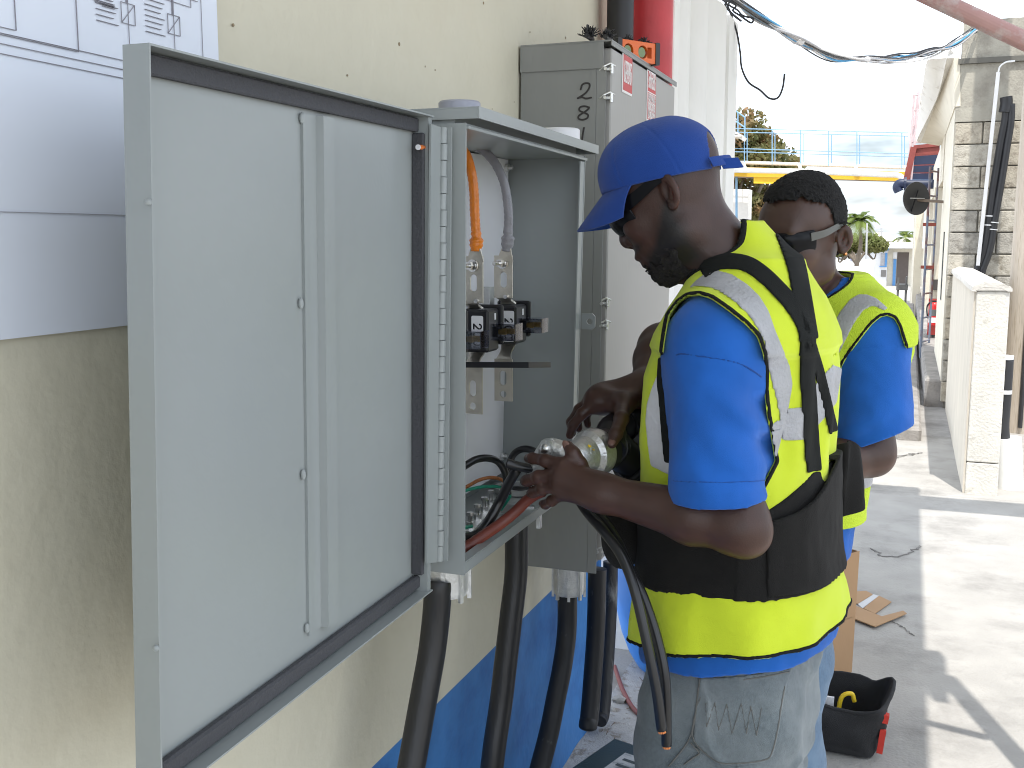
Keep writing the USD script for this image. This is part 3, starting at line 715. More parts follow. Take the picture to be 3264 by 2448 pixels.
blackcloth = cloth('black_belt_cloth', (.0105, .0098, .009), .82, 600, .25, .03)
bluecloth = cloth('blue_shirt_cloth', (.014, .115, .46), .85, 1100, .12, .12)
capblue = cloth('blue_cap_twill', (.012, .055, .27), .8, 1300, .06)
denim = pm('faded_denim', (.135, .160, .170), .85, var=.16, vs=160, bump=.4, bs=800, spec=.2, sheen=.2, dirt=(.235, .262, .268), ds=7, dlo=.42, dhi=.72, det=6)
denimb = pm('blue_denim', (.095, .16, .245), .85, var=.18, vs=160, bump=.4, bs=800, spec=.2, sheen=.2, dirt=(.16, .24, .33), ds=8, dlo=.45, dhi=.75, det=6)
stitch = pm('tan_stitching', (.125, .125, .115), .9)
glassblack = pm('sunglass_lens', (.004, .004, .005), .20, spec=.18)
framem = pm('sunglass_frame', (.10, .10, .09), .3)

class Head:
    """A head about the point between the ears: F forward, L to its left, U up."""
    def __init__(s, E, F, U):
        s.E = np.asarray(E, float); s.F = nrm(F); s.U = nrm(np.asarray(U) - s.F * (np.asarray(U) @ s.F)); s.L = np.cross(s.U, s.F)
        s.R = np.stack([s.F, s.L, s.U])
    def p(s, f, l, u): return s.E + s.F * f + s.L * l + s.U * u
    def loc(s, P): return (P - s.E) @ s.R.T
    def prims(s, neck, nr=(.058, .062), flare=.45):
        e = lambda c, r, k=.02, op='u', R=None: ell(s.p(*c), r, s.R if R is None else R, k, op)
        o = [e((-.006, 0, .050), (.096, .074, .082), 0), e((.040, 0, .045), (.058, .062, .056), .03),
             e((.050, 0, -.020), (.047, .057, .072), .03), e((.046, 0, -.062), (.046, .050, .040), .025), ball(s.p(.078, 0, -.098), .0215, .028),
             cone(s.p(.090, -.034, .040), s.p(.090, .034, .040), .013, .013, .022),
             cone(s.p(.092, 0, .026), s.p(.107, 0, -.012), .0090, .0130, .016), ball(s.p(.1075, 0, -.018), .0125, .010), ell(s.p(.082, 0, -.046), (.020, .030, .020), s.R, .02),
             e((.098, 0, -.052), (.015, .025, .0085), .008), e((.093, 0, -.0685), (.0155, .022, .0105), .008), 
             cone(s.p(.0, 0, -.02), neck, nr[0], nr[1], .045)]
        for q in (-1, 1):
            o += [ball(s.p(.070, q * .040, -.010), .022, .025), ball(s.p(.010, q * .045, -.058), .020, .035), ball(s.p(.099, q * .0135, -.020), .0115, .008),
                  e((.104, q * .008, -.030), (.006, .0042, .003), .003, 's')]
            # ear: rim, lobe, hollow
            Re = np.stack([s.F * math.cos(.30) + s.U * -math.sin(.30) * -1, s.L, s.U]); fe = nrm(s.F * .96 - s.U * -.28); ue = nrm(s.U - fe * (s.U @ fe)); le = np.cross(ue, fe)
            tilt = nrm(s.L * q - s.F * .45); fe = nrm(s.F - s.L * q * flare); ue = nrm(s.U - s.F * .20); fe = nrm(fe - ue * (fe @ ue)); le = np.cross(ue, fe)
            Re = np.stack([fe, le, ue]); c = s.p(-.016, q * (.0745 + .012 * flare), .003)
            o += [ell(c, (.0165, .0075, .0285), Re, .008), ell(c + le * q * .006 + fe * .003 - ue * .002, (.0100, .0075, .0185), Re, .004, 's'),
                  ball(c - ue * .024 + fe * .006, .0070, .008), cone(c + fe * .003 - ue * .010 + le * q * .001, c - fe * .006 + ue * .012 + le * q * .001, .0032, .003, .004)]
        return o

# hand: every finger its own chain, rooted in a palm
def hand(wrist, mcps, fingers, thumb, arm_r=.028):
    """mcps: the four knuckles; fingers: for each the three further joints; thumb: its four joints."""
    o = [cone(wrist, np.mean([mcps[1], mcps[2]], 0), .026, .014, .03)]
    for i, (m_, f_) in enumerate(zip(mcps, fingers)):
        r = (.0100, .0102, .0097, .0086)[i]
        o += [cone(wrist + (m_ - wrist) * .30, m_, .017, .0118, .016)]
        o += chain([m_] + list(f_), [r * 1.12, r * 1.0, r * .92, r * .78], .0045)
        o += [ball(f_[0], r * 1.04, .004)]
    o += [cone(wrist + (thumb[0] - wrist) * .4, thumb[0], .019, .017, .02)] + chain(thumb, [.0165, .0128, .0115, .0088], .006)
    return o
def nail_at(tip, prev, back, r=.0062):
    d_ = nrm(np.asarray(tip) - prev); b = nrm(np.asarray(back) - d_ * (np.asarray(back) @ d_)); s_ = np.cross(d_, b)
    m = trimesh.creation.icosphere(2, 1.0); m.apply_scale((r * 1.25, r * .85, r * .35)); return place(m, np.asarray(tip) + d_ * .001 + b * .0062, d_, s_, b)

# ================================================================== the man at work, seen from his left side
E_A = np.array([-.372, 1.80, 1.665]); th = math.radians(32)
hA = Head(E_A, (-math.cos(th), .06, -math.sin(th)), (-math.sin(th), 0, math.cos(th)))
neckA = np.array([-.285, 1.825, 1.545])
yawA = math.radians(-12)                    # the chest faces the wall, turned a little away from the viewer
TF = np.array([-math.cos(yawA), -math.sin(yawA), 0]); TL = np.array([math.sin(yawA), -math.cos(yawA), 0])
shN, shF = np.array([-.284, 1.690, 1.435]), np.array([-.215, 2.020, 1.445])
elN, wrN = np.array([-.224, 1.612, 1.158]), ony(1298, 1064, 1.625)
elF, wrF = ony(1432, 752, 2.12), ony(1392, 846, 1.94)
def yD(u, v, y): return ony(u, v, y)
mN = [yD(1218, 1003, 1.630), yD(1209, 1025, 1.622), yD(1209, 1047, 1.622), yD(1217, 1067, 1.628)]
fN = [[yD(1178, 995, 1.634), yD(1150, 990, 1.650), yD(1141, 990, 1.666)],
      [yD(1163, 1030, 1.626), yD(1138, 1038, 1.642), yD(1133, 1040, 1.662)],
      [yD(1172, 1056, 1.628), yD(1152, 1064, 1.643), yD(1146, 1066, 1.660)],
      [yD(1192, 1082, 1.637), yD(1178, 1090, 1.655), yD(1172, 1088, 1.670)]]
tN = [yD(1262, 1040, 1.645), yD(1252, 1004, 1.642), yD(1238, 980, 1.640), yD(1227, 963, 1.644)]
mF = [yD(1290, 868, 1.865), yD(1292, 858, 1.89), yD(1302, 852, 1.915), yD(1318, 850, 1.935)]
fF = [[yD(1258, 893, 1.855), yD(1238, 918, 1.855), yD(1231, 940, 1.862)],
      [yD(1252, 885, 1.885), yD(1234, 912, 1.89), yD(1236, 935, 1.895)],
      [yD(1262, 880, 1.91), yD(1246, 905, 1.92), yD(1250, 925, 1.92)],
      [yD(1280, 876, 1.935), yD(1266, 900, 1.94), yD(1270, 918, 1.94)]]
tF = [yD(1346, 872, 1.86), yD(1342, 905, 1.79), yD(1330, 938, 1.745), yD(1322, 958, 1.728)]
trunk = [(.90, -.250, 1.85, .135, .165), (1.00, -.248, 1.85, .135, .165), (1.12, -.258, 1.85, .125, .155), (1.25, -.268, 1.848, .125, .165), (1.37, -.258, 1.845, .125, .178), (1.44, -.250, 1.842, .11, .17), (1.50, -.245, 1.84, .085, .135), (1.55, -.255, 1.835, .06, .075)]
bodyA = hA.prims(neckA, (.060, .064)) + [loft(trunk, yawA, 2.3, .04),
        cone(shN, elN, .046, .040, .05), cone(elN + [.004, 0, .006], elN + (wrN - elN) * .32, .0385, .0425, .03), cone(elN + (wrN - elN) * .32, wrN, .0425, .0270, .02), cone(elN + [.0, 0, .0], elN + [.016, 0, -.014], .030, .022, .03),
        cone(shF, elF, .055, .046, .05), cone(elF, elF + (wrF - elF) * .3, .045, .045, .03), cone(elF + (wrF - elF) * .3, wrF, .045, .029, .02)]
bodyA += hand(wrN, mN, fN, tN) + hand(wrF, mF, fF, tF) + [cone(wrF, (mF[0] + mF[3]) / 2 + [0, 0, -.008], .031, .024, .03), cone((mF[0] + mF[1]) / 2, (mF[2] + mF[3]) / 2, .019, .018, .02), cone(tF[0], (mF[0] + mF[1]) / 2, .018, .016, .02)]
fA = field(bodyA)
man = thing('person', 'man in a blue cap and lime safety vest working with a crimping tool', 'person')
BA = skin(fA, (-.64, 1.50, .90), (-.02, 2.26, 1.85), .0030)
body_prim = obj('body', BA, skinA, man, smooth=True)
for ff, ms, back in ((tN, mN, (-.3, -.6, .4)), (tF, mF, (.1, -.9, .2))):
    obj('thumb_nail', nail_at(ff[-1], ff[-2], back, .0072), nail, body_prim, smooth=True)
# beard: stubble shades the skin of jaw and lip, the goatee is hair of its own
qh = hA.loc(BA.vertices)
top = np.interp(qh[:, 0], [-.02, .01, .03, .055, .075, .10], [.002, -.008, -.030, -.052, -.060, -.072])
sd = np.minimum(np.clip((top - qh[:, 2]) / .016 + .4, 0, 1), np.clip((qh[:, 0] + .014) / .022, 0, 1)) * np.clip((qh[:, 2] + .135) / .03, 0, 1)
mus = np.clip(1 - np.abs(qh[:, 2] + .041) / .009, 0, 1) * np.clip((qh[:, 0] - .078) / .008, 0, 1)
sd = np.maximum(sd, mus) * (np.linalg.norm(qh, axis=1) < .17) * (np.abs(qh[:, 2] + .060) > (.010 if True else 0)) .astype(float) if False else np.maximum(sd, mus) * (np.linalg.norm(qh, axis=1) < .17)
UsdGeom.PrimvarsAPI(UsdGeom.Mesh(body_prim)).CreatePrimvar('stubble', Sdf.ValueTypeNames.FloatArray, 'vertex').Set([float(x) for x in sd])
def fbeard(P, cc=None, rad=0):
    q = hA.loc(P); d = fA(P, cc, rad) - .0030 + .0028 * (fnoise(P * 300) - .5) * 2
    n_ = .016 * (fnoise(q * 110) - .5) * 2
    reg = np.maximum(q[:, 2] - np.interp(q[:, 0], [.02, .05, .075, .10], [-.070, -.074, -.080, -.083]) + n_, np.maximum(-.125 - q[:, 2], .030 - q[:, 0] + n_))
    return np.maximum(np.maximum(d, -(d + .006)), reg)
obj('goatee', skin(fbeard, E_A + [-.14, -.09, -.16], E_A + [.06, .09, .02], .0024, 0), beardm, man, smooth=True)

# --- shirt
hem_z = lambda P: np.interp(P[:, 0], [-.44, -.34, -.25, -.15, -.05], [.898, .915, .932, .945, .955])
wv = wob(11, .0050, 3, (1, 1, .45)); wv2 = wob(30, .0018, 4, (1, 1, .6))
sleeveN_a, sleeveN_b = np.array([-.287, 1.672, 1.435]), np.array([-.256, 1.618, 1.185])
shirt_rows = [(z, cx_, cy_, a + .016, b + .016) for z, cx_, cy_, a, b in trunk]
shirt_rows[0] = (.80, -.252, 1.85, .170, .196); shirt_rows[1] = (.95, -.252, 1.85, .162, .190)
shirtP = [loft(shirt_rows, yawA, 2.3, .03), ball(sleeveN_a + [.004, .018, -.006], .066, .05), cone(sleeveN_a + [.004, .006, -.01], sleeveN_b - [0, 0, .05], .067, .081, .035), cone(shF, shF + (elF - shF) * .62, .072, .070, .04)]
fS0 = field(shirtP)
def fshirt(P, cc=None, rad=0):
    d = fS0(P, cc, rad); q = P - sleeveN_a
    ax = nrm(sleeveN_b - sleeveN_a); s_ = q @ ax
    # drag folds on the sleeve run from the armpit outwards
    fold = (.0045 + .0045 * np.sin((P[:, 2] * 1.0 + (P[:, 0] + .25) * .75) * 85 + 5 * fnoise(P * 9))) * np.clip((P[:, 0] + .30) / .08, 0, 1) * np.clip((1.40 - P[:, 2]) / .05, 0, 1) * np.clip((P[:, 2] - 1.20) / .05, 0, 1)
    d = d + fold + wv2(P) + wv(P) * .6
    seam = np.abs((P - ony(1555, 778, 1.60)) @ nrm(np.array([.16, .1, 1.0]))) ; near = P[:, 1] < 1.72
    d = d + np.where(near, .0016 * np.exp(-(seam / .003) ** 2), 0)
    hemz = 1.197 + (P[:, 0] + .256) * .06
    body_zone = (P[:, 1] > 1.700) & (P[:, 2] < 1.34)
    d = np.where((P[:, 1] < 1.735) & (P[:, 2] < 1.25) & (P[:, 2] > 1.0), np.maximum(d, hemz - P[:, 2] - np.maximum(0, P[:, 1] - 1.693) * 40), d)
    hemb = np.where((P[:, 1] < 1.70), .0010 * np.exp(-((P[:, 2] - hemz - .018) / .0022) ** 2), 0)
    d = d + hemb
    d = np.maximum(d, np.where(P[:, 1] < 1.74, -(d + .015), -1))
    # the neck opening and the far cuff
    nk = np.linalg.norm((P - neckA) - ((P - neckA) @ nrm(hA.E - neckA))[:, None] * nrm(hA.E - neckA), axis=1)
    d = np.maximum(d, np.where(P[:, 2] > 1.44, .071 - nk, -1))
    return np.maximum(d, hem_z(P) - .036 + .002 * np.sin(np.arctan2(P[:, 1] - 1.85, P[:, 0] + .25) * 8) - P[:, 2])
shirt_prim = obj('shirt', skin(fshirt, (-.52, 1.50, .80), (-.03, 2.20, 1.60), .0040), bluecloth, man, smooth=True)

def seam_on(name, base, px, y0, w_, lo, hi, par, m):
    o = Outline(px, y0, width=w_)
    def f(P, cc=None, rad=0):
        d = base(P, cc, rad) - .0009
        return np.maximum(np.maximum(np.maximum(d, -(d + .004)), o(P)), P[:, 1] - y0 - .09)
    obj(name, skin(f, lo, hi, .0019, 0), m, par, smooth=True)
seamm = cloth('blue_shirt_seam', (.008, .06, .26), .9)
SBX = ((-.36, 1.52, 1.18), (-.15, 1.72, 1.45))
seam_on('sleeve_seam', fshirt, Z7([(520, 690), (570, 680), (680, 695), (820, 715), (950, 745), (1050, 800), (1110, 840)]), 1.60, .0032, *SBX, shirt_prim, seamm)
seam_on('hem_stitching', fshirt, Z7([(500, 1520), (650, 1527), (850, 1528), (1050, 1522), (1170, 1508)]), 1.58, .0022, *SBX, shirt_prim, seamm)

# --- vest: over the shirt, open at armholes and neck
vest_rows = [(.86, -.250, 1.85, .188, .216), (.93, -.250, 1.85, .184, .212), (1.00, -.254, 1.85, .172, .204), (1.06, -.259, 1.85, .160, .187), (1.12, -.264, 1.85, .154, .183), (1.25, -.268, 1.848, .158, .190), (1.37, -.260, 1.845, .154, .196), (1.44, -.250, 1.842, .136, .188), (1.485, -.245, 1.84, .114, .160), (1.53, -.240, 1.835, .084, .118), (1.56, -.240, 1.83, .068, .092), (1.59, -.248, 1.828, .048, .064), (1.625, -.262, 1.825, .030, .040)]
arm_px = Z7([(480, 420), (540, 325), (600, 288), (680, 288), (760, 318), (880, 408), (980, 488), (1060, 568), (1100, 680), (1115, 800), (1112, 920), (1130, 1080), (1160, 1230), (1190, 1400), (1100, 1560), (850, 1600), (560, 1500), (500, 1300), (470, 1000), (440, 850), (450, 650)])
armN = Outline(arm_px, 1.66)
fV1 = field([loft(vest_rows, yawA, 2.25, 0)])
def fV0(P, cc=None, rad=0):
    a, b = fV1(P, cc, rad), fS0(P, cc, rad) - .010 + np.clip((1.42 - P[:, 2]) / .06, 0, 1) * .12; hh = np.maximum(.03 - np.abs(a - b), 0) / .03
    return np.minimum(a, b) - hh * hh * .03 * .25
fFar = field([cone(shF - [0, .06, -.03], shF + (elF - shF) * .5 - [0, .0, .03], .088, .088, 0)])
hemN = lambda P: hem_z(P) + .004 * np.sin(np.arctan2(P[:, 1] - 1.85, P[:, 0] + .25) * 3 + 1.2)
def vest_base(P, cc=None, rad=0):
    d = fV0(P, cc, rad)
    vf = (.001 + .0055 * np.sin(np.arctan2(P[:, 1] - 1.85, P[:, 0] + .25) * 11 + 2.2 * fnoise(P * 6))) * np.interp(P[:, 2], [.90, .98, 1.02, 1.19, 1.26, 1.36, 1.44], [.8, .6, 0, 0, 1, .8, 0])
    return d + wv(P) * 1.1 + vf + wv2(P) * .6
nd = nrm(np.array([-.36, 1.80, 1.66]) - neckA)
def cut_vest(P):
    nk = np.linalg.norm((P - neckA) - ((P - neckA) @ nd)[:, None] * nd, axis=1)
    neckcut = np.where(P[:, 2] > 1.40, .070 - nk, -1)
    front = P[:, 0] < -.30
    vneck = np.where(((P - [-.30, 1.835, 0]) @ TF) > 0, .05 - np.abs((P - [-.27, 1.835, 0]) @ TL) + np.maximum(0, 1.52 - P[:, 2]) * .5, -1)
    a = np.where((P - [-.25, 1.84, 0]) @ TL > .02, -armN(P), -1)
    return np.maximum(np.maximum(neckcut, a), np.maximum(-fFar(P), hemN(P) - P[:, 2]))
def fvest(P, cc=None, rad=0):
    d = vest_base(P, cc, rad)
    return np.maximum(np.maximum(d, -(d + .012)), cut_vest(P))
VB = ((-.52, 1.52, .86), (-.0, 2.14, 1.66))
vest = obj('safety_vest', skin(fvest, *VB, .0036), lime, man, smooth=True)
def applique(name, m, reg, off=.0028, thick=.0110, parent=None, lo=None, hi=None, base=vest_base, hh=.0034, cut=True, back=None, relax=1):
    def f(P, cc=None, rad=0):
        d = base(P, cc, rad) - off
        d = np.maximum(np.maximum(d, -(d + thick)), reg(P))
        if cut: d = np.maximum(d, cut_vest(P) + .001)
        if back is not None: d = np.maximum(d, back(P))
        return d
    sk = skin(f, lo or VB[0], hi or VB[1], hh, relax); ps = sk.split(only_watertight=False); big = max(len(q.faces) for q in ps)
    for q in ps:
        if len(q.faces) > max(160, big * .06): obj(name, q, m, parent or man, smooth=True)
nearside = lambda P: -((P - [-.25, 1.84, 0]) @ nrm(np.array([.35, -1, 0])) + .02)
# binding of the armhole, neck and hem
applique('vest_binding', blackweb, lambda P: np.minimum(np.where((P - [-.25, 1.84, 0]) @ TL > .02, np.abs(armN(P) - .003) - .0042, 1), np.minimum(np.abs(hemN(P) + .003 - P[:, 2]) - .004, np.where(P[:, 2] > 1.44, np.abs(np.linalg.norm((P - neckA) - ((P - neckA) @ nd)[:, None] * nd, axis=1) - .0735) - .0045, 1))), .0022, .011, vest, hh=.0030)
# reflective bands
band1 = Outline(Z7([(730, 125), (800, 120), (900, 150), (1000, 220), (1080, 300), (1140, 400), (1180, 520), (1230, 640), (1280, 760), (1300, 880), (1280, 1000), (1255, 1120), (1225, 1240), (1190, 1380), (1100, 1400), (1145, 1180), (1212, 1178), (1214, 1100), (1190, 980), (1160, 870), (1130, 740), (1110, 600), (1060, 510), (1000, 420), (900, 330), (800, 262), (700, 232), (610, 237), (650, 190)]), 1.70)
applique('shoulder_band', silver, band1, .0026, .011, vest, back=nearside)
hz = Outline(Z7([(1100, 1190), (1235, 1175), (1232, 1240), (1300, 1243), (1388, 1240), (1460, 1160), (1600, 1000), (1640, 760), (1570, 745), (1490, 830), (1430, 905), (1385, 1030), (1275, 1042), (1240, 1100), (1150, 1150)]), 1.80)
applique('waist_band', silver, hz, .0024, .011, vest, back=nearside)
fr = Outline(Z7([(470, 620), (430, 760), (370, 900), (335, 1010), (325, 1120), (340, 1280), (360, 1420), (490, 1480), (500, 1350), (470, 1150), (450, 1000), (440, 880), (450, 760)]), 1.70)
applique('front_band', whitetape, fr, .0030, .011, vest, back=lambda P: (P - [-.33, 0, 0]) @ np.array([1.0, 0, 0]))
# braces of the back belt, crossing between the shoulder blades
s1 = Outline(Z7([(690, 140), (790, 78), (890, 64), (1000, 86), (1100, 150), (1200, 245), (1290, 345), (1360, 450), (1400, 560), (1395, 700)]), 1.72, width=.026)
s2 = Outline(Z7([(1240, -140), (1270, -60), (1300, 20), (1330, 120), (1350, 230), (1378, 400), (1404, 560)]), 1.86, width=.030)
s3 = Outline(Z7([(1404, 550), (1400, 700), (1400, 850), (1412, 1000), (1420, 1150), (1430, 1300), (1445, 1450)]), 1.80, width=.024)
s4 = Outline(Z7([(1404, 550), (1435, 660), (1475, 790), (1510, 930), (1540, 1060), (1575, 1200)]), 1.84, width=.016)
s5 = Outline(Z7([(470, 700), (462, 860), (475, 1000), (490, 1200), (510, 1400)]), 1.68, width=.03)
for nm, so, bk in (('brace', s1, nearside), ('brace', s2, None), ('brace', s3, lambda P: -(P - [-.24, 0, 0])[:, 0]), ('brace', s4, lambda P: -(P - [-.24, 0, 0])[:, 0])):
    applique(nm, blackweb, so, .0042, .011, man, back=bk)
applique('brace', blackweb, s5, .0042, .011, man, back=lambda P: (P - [-.30, 0, 0])[:, 0])

# --- the black back belt with its pouches
fB0 = field([loft([(1.00, -.252, 1.85, .178, .203), (1.06, -.258, 1.85, .167, .193), (1.12, -.264, 1.85, .163, .191), (1.22, -.270, 1.848, .161, .193)], yawA, 2.25, 0)])
ang = lambda P: np.arctan2((P - [-.255, 1.85, 0]) @ TL, -((P - [-.255, 1.85, 0]) @ TF))     # 0 at the spine, growing towards his left side
def belt_edges(P):
    a = ang(P)
    lo_ = np.interp(a, [-3.1, -1, 0, .8, 1.6, 2.4, 3.1], [1.020, 1.03, 1.030, 1.028, 1.024, 1.006, 1.01]) + .0008 * np.sin(a * 60)
    hi_ = np.interp(a, [-3.1, -1, 0, .5, 1.0, 1.6, 2.4, 3.1], [1.16, 1.20, 1.235, 1.215, 1.17, 1.145, 1.14, 1.16])
    return lo_, hi_
def fbelt(P, cc=None, rad=0):
    d = fB0(P, cc, rad) + wob(8, .003, 9)(P) + wv2(P) * .7
    a = ang(P); lo_, hi_ = belt_edges(P)
    ov = np.where((a > .95) & (a < 1.25), -.002, 0)
    d = d + ov
    return np.maximum(np.maximum(d, -(d + .014)), np.maximum(lo_ - P[:, 2], P[:, 2] - hi_))
belt = obj('back_belt', skin(fbelt, (-.52, 1.58, .98), (-.0, 2.12, 1.26), .0036), blackcloth, man, smooth=True)
def fpouch(P, cc=None, rad=0):
    a = ang(P); d = fB0(P, cc, rad)
    off = .005 + .010 * np.clip((P[:, 2] - 1.03) / .16, 0, 1) * np.clip((1.05 - np.abs(a - .05)) / .5, 0, 1)
    d = d - off + wv2(P) + wob(9, .004, 17)(P)
    hi_ = np.interp(a, [-1, -.3, .3, .75, 1.0], [1.245, 1.245, 1.195, 1.165, 1.155])
    return np.maximum(np.maximum(d, -(d + .0065)), np.maximum(np.maximum(1.036 - P[:, 2], P[:, 2] - hi_), np.abs(a - .05) - .95))
obj('pouch', skin(fpouch, (-.3, 1.60, 1.0), (.08, 2.12, 1.28), .0028), blackcloth, belt, smooth=True)
# front pouch and the loose end of the belt standing off his back
fpp = field([ell((-.448, 1.80, 1.082), (.040, .085, .066), None, 0)])
obj('pouch', skin(lambda P, cc=None, rad=0: fpp(P) + wob(14, .004, 2)(P), (-.52, 1.68, .99), (-.38, 1.92, 1.18), .004), blackcloth, belt, smooth=True)
fl_t = [ony(*q, 1.93) for q in Z7([(1480, 1330), (1560, 1300), (1640, 1262), (1692, 1285), (1700, 1380)])]
fl_b = [ony(*q, 1.93) for q in Z7([(1490, 1760), (1560, 1765), (1650, 1755), (1745, 1725), (1752, 1690)])]
for q in (fl_t, fl_b): q[0][1] -= .03; q[3][1] += .03; q[4][1] += .06
ct, cb = curve(fl_t, 24), curve(fl_b, 24)
gr = np.array([[ct[i] * (1 - s_) + cb[i] * s_ + np.array([.006 * math.sin(i * .7 + s_ * 3), 0, 0]) for s_ in np.linspace(0, 1, 16)] for i in range(24)])
obj('loose_flap', patch(gr, .004), blackcloth, belt, smooth=50)

# --- jeans: seat, legs, pockets, seams
jr = [(.56, -.285, 1.835, .130, .170), (.66, -.284, 1.84, .134, .174), (.76, -.276, 1.845, .138, .174), (.84, -.264, 1.85, .138, .170), (.95, -.252, 1.85, .134, .160)]
legs = []
for sgn in (-1, 1):
    hip = np.array([-.285, 1.845 + sgn * .088, .62]); kn = np.array([-.30, 1.845 + sgn * .105, .46]); an = np.array([-.235, 1.845 + sgn * .13, .07])
    legs += [cone(hip, kn, .112, .096, .05), cone(kn, an, .098, .088, .04)]
fJ0 = field([loft(jr, yawA, 2.5, 0)] + legs + [ell((-.195, 1.77, .75), (.058, .085, .105), None, .06), ell((-.185, 1.92, .75), (.058, .085, .105), None, .06)])
def fjb(P, cc=None, rad=0):
    d = fJ0(P, cc, rad)
    cr = np.abs(fbm3(P * np.array([7, 7, 5]), 3, 14) - .5)
    return d + .008 * np.sin(P[:, 2] * 60 + 9 * fnoise(P * 6, 3)) * np.clip((.75 - P[:, 2]) / .15, .22, 1) + wob(16, .004, 6)(P) - .009 * np.exp(-(cr / .03) ** 2) * np.clip((P[:, 0] + .33) / .1, 0, 1)
def fjeans(P, cc=None, rad=0):
    return np.maximum(fjb(P, cc, rad), .035 - P[:, 2])
jeans = obj('jeans', skin(fjeans, (-.5, 1.55, .02), (.0, 2.14, .98), .0062), denim, man, smooth=True)
JB = ((-.46, 1.56, .55), (-.02, 1.98, .96))
def on_jeans(name, m, reg, off=.002, thick=.010, hh=.003, par=None):
    return applique(name, m, reg, off, thick, par or jeans, JB[0], JB[1], fjb, hh, False, back=lambda P: (P[:, 1] - 1.86) )
pk_px = Z8([(800, 1130), (930, 1128), (1040, 1118), (1350, 1065), (1310, 1170), (1285, 1300), (1265, 1420), (1225, 1585), (1160, 1625), (1000, 1640), (890, 1625), (760, 1495), (770, 1330), (790, 1200)])
pk = Outline(pk_px, 1.70)
pocket = on_jeans('hip_pocket', denim, pk, .0032, .011)
mk = lambda pts, y, w_: Outline(pts, y, width=w_)
seamlines = [Z8([(795, 1130), (780, 1250), (765, 1380), (735, 1480), (700, 1540), (610, 1650)]), Z8([(805, 1240), (775, 1330), (762, 1490), (890, 1612), (1000, 1628), (1160, 1612), (1215, 1575), (1255, 1420), (1275, 1300), (1300, 1170)]), Z8([(1050, 1140), (1180, 1120), (1330, 1090)]), Z8([(740, 1510), (790, 1570), (770, 1590), (700, 1640)])]
zig = Z8([(770, 1300), (830, 1270), (835, 1420), (885, 1270), (905, 1440), (955, 1280), (985, 1460), (1040, 1275), (1070, 1460), (1095, 1290), (1130, 1470), (1160, 1300)])
seamo = [Outline(s_, 1.70, width=.0026) for s_ in seamlines] + [Outline([zig[i], zig[i + 1]], 1.70, width=.0019) for i in range(1, 11)]
on_jeans('stitching', stitch, lambda P: np.minimum.reduce([o(P) for o in seamo]), .0043, .009, .0016)
# boots
boot = pm('boot_leather', (.05, .035, .025), .6, bump=.3, bs=120)
def boots(feet, fdir, par):
    for c_ in feet:
        c_ = np.asarray(c_, float); f_ = nrm(fdir); s_ = np.cross([0, 0, 1.0], f_); Rb = np.stack([f_, s_, [0, 0, 1.0]])
        ff_ = field([ell(c_ + f_ * .06 + [0, 0, .045], (.135, .048, .05), Rb, .03), cone(c_ + [0, 0, .04], c_ + [0, 0, .16], .050, .052, .03)])
        obj('boot', skin(lambda P, cc=None, rad=0: np.maximum(ff_(P), .001 - P[:, 2]), c_ - [.22, .22, .02], c_ + [.22, .22, .20], .008), boot, par, smooth=True)
boots([(-.235, 1.715, 0), (-.235, 1.975, 0)], TF, man)

# --- cap
cs_ = hA.p(-.004, 0, .047)
fcap0 = field([ell(cs_, (.1010, .086, .089), hA.R, 0), ell(hA.p(.034, 0, .070), (.058, .064, .066), hA.R, .04)])
def capedge(q): return .033 + .37 * q[:, 0]
def fcap(P, cc=None, rad=0):
    q = hA.loc(P); d = fcap0(P, cc, rad) + wob(14, .0022, 12)(P)
    az = np.arctan2(q[:, 1], q[:, 0]); seam = np.abs(((az / (PI / 3)) % 1) - .5)
    d = d + .0011 * np.exp(-((seam - .5) / .018) ** 2) + .0011 * np.exp(-(seam / .018) ** 2) * 0
    d = np.maximum(d, capedge(q) - q[:, 2])
    hole = np.sqrt(((q[:, 1]) / .036) ** 2 + ((q[:, 2] - (capedge(q) + .022)) / .046) ** 2) - 1
    d = np.maximum(d, np.where((q[:, 0] < -.05), -hole * .034, -1))
    return d
cap_lo, cap_hi = E_A + [-.20, -.12, -.08], E_A + [.14, .12, .17]
cap_ = obj('cap', skin(fcap, cap_lo, cap_hi, .0024), capblue, man, smooth=True)
m = trimesh.creation.icosphere(2, .0065); m.apply_scale((1, 1, .6)); m.apply_translation(hA.p(.012, 0, .1345)); obj('cap_button', m, capblue, cap_, smooth=True)
# strap across the back hole
st_ = []
for a in np.linspace(PI * .80, PI * 1.20, 22):
    f_, l_ = .1065 * math.cos(a), .0875 * math.sin(a)
    st_.append([hA.p(f_ * (1.02 + .0 * k), l_, .033 + .37 * f_ + .0 + k * .017) for k in np.linspace(0, 1, 4)])
obj('cap_strap', patch(np.array(st_), -.0025), capblue, cap_, smooth=60)
tb = [[hA.p(-.098 - s_ * .026, .034 - .014 * s_, -.008 - s_ * .014 + k * .0185) for k in np.linspace(0, 1, 4)] for s_ in np.linspace(0, 1, 8)]
obj('strap_end', patch(np.array(tb), .0025), capblue, cap_, smooth=60)
br_ = []
for a in np.linspace(-1.25, 1.25, 33):
    f0, l0 = .092 * math.cos(a), .082 * math.sin(a); f0 = max(f0, .028)
    ext = .086 * max(math.cos(a * 1.02), 0) ** .55
    row = []
    for s_ in np.linspace(0, 1, 14):
        f_ = f0 + ext * s_ * (.96); l_ = l0 * (1 + .10 * s_)
        u_ = .033 + .37 * f0 + .004 - ext * s_ * .34 - 3.4 * (l_ ** 2 - l0 ** 2 * (1 - s_)) * s_
        row.append(hA.p(f_, l_, u_))
    br_.append(row)
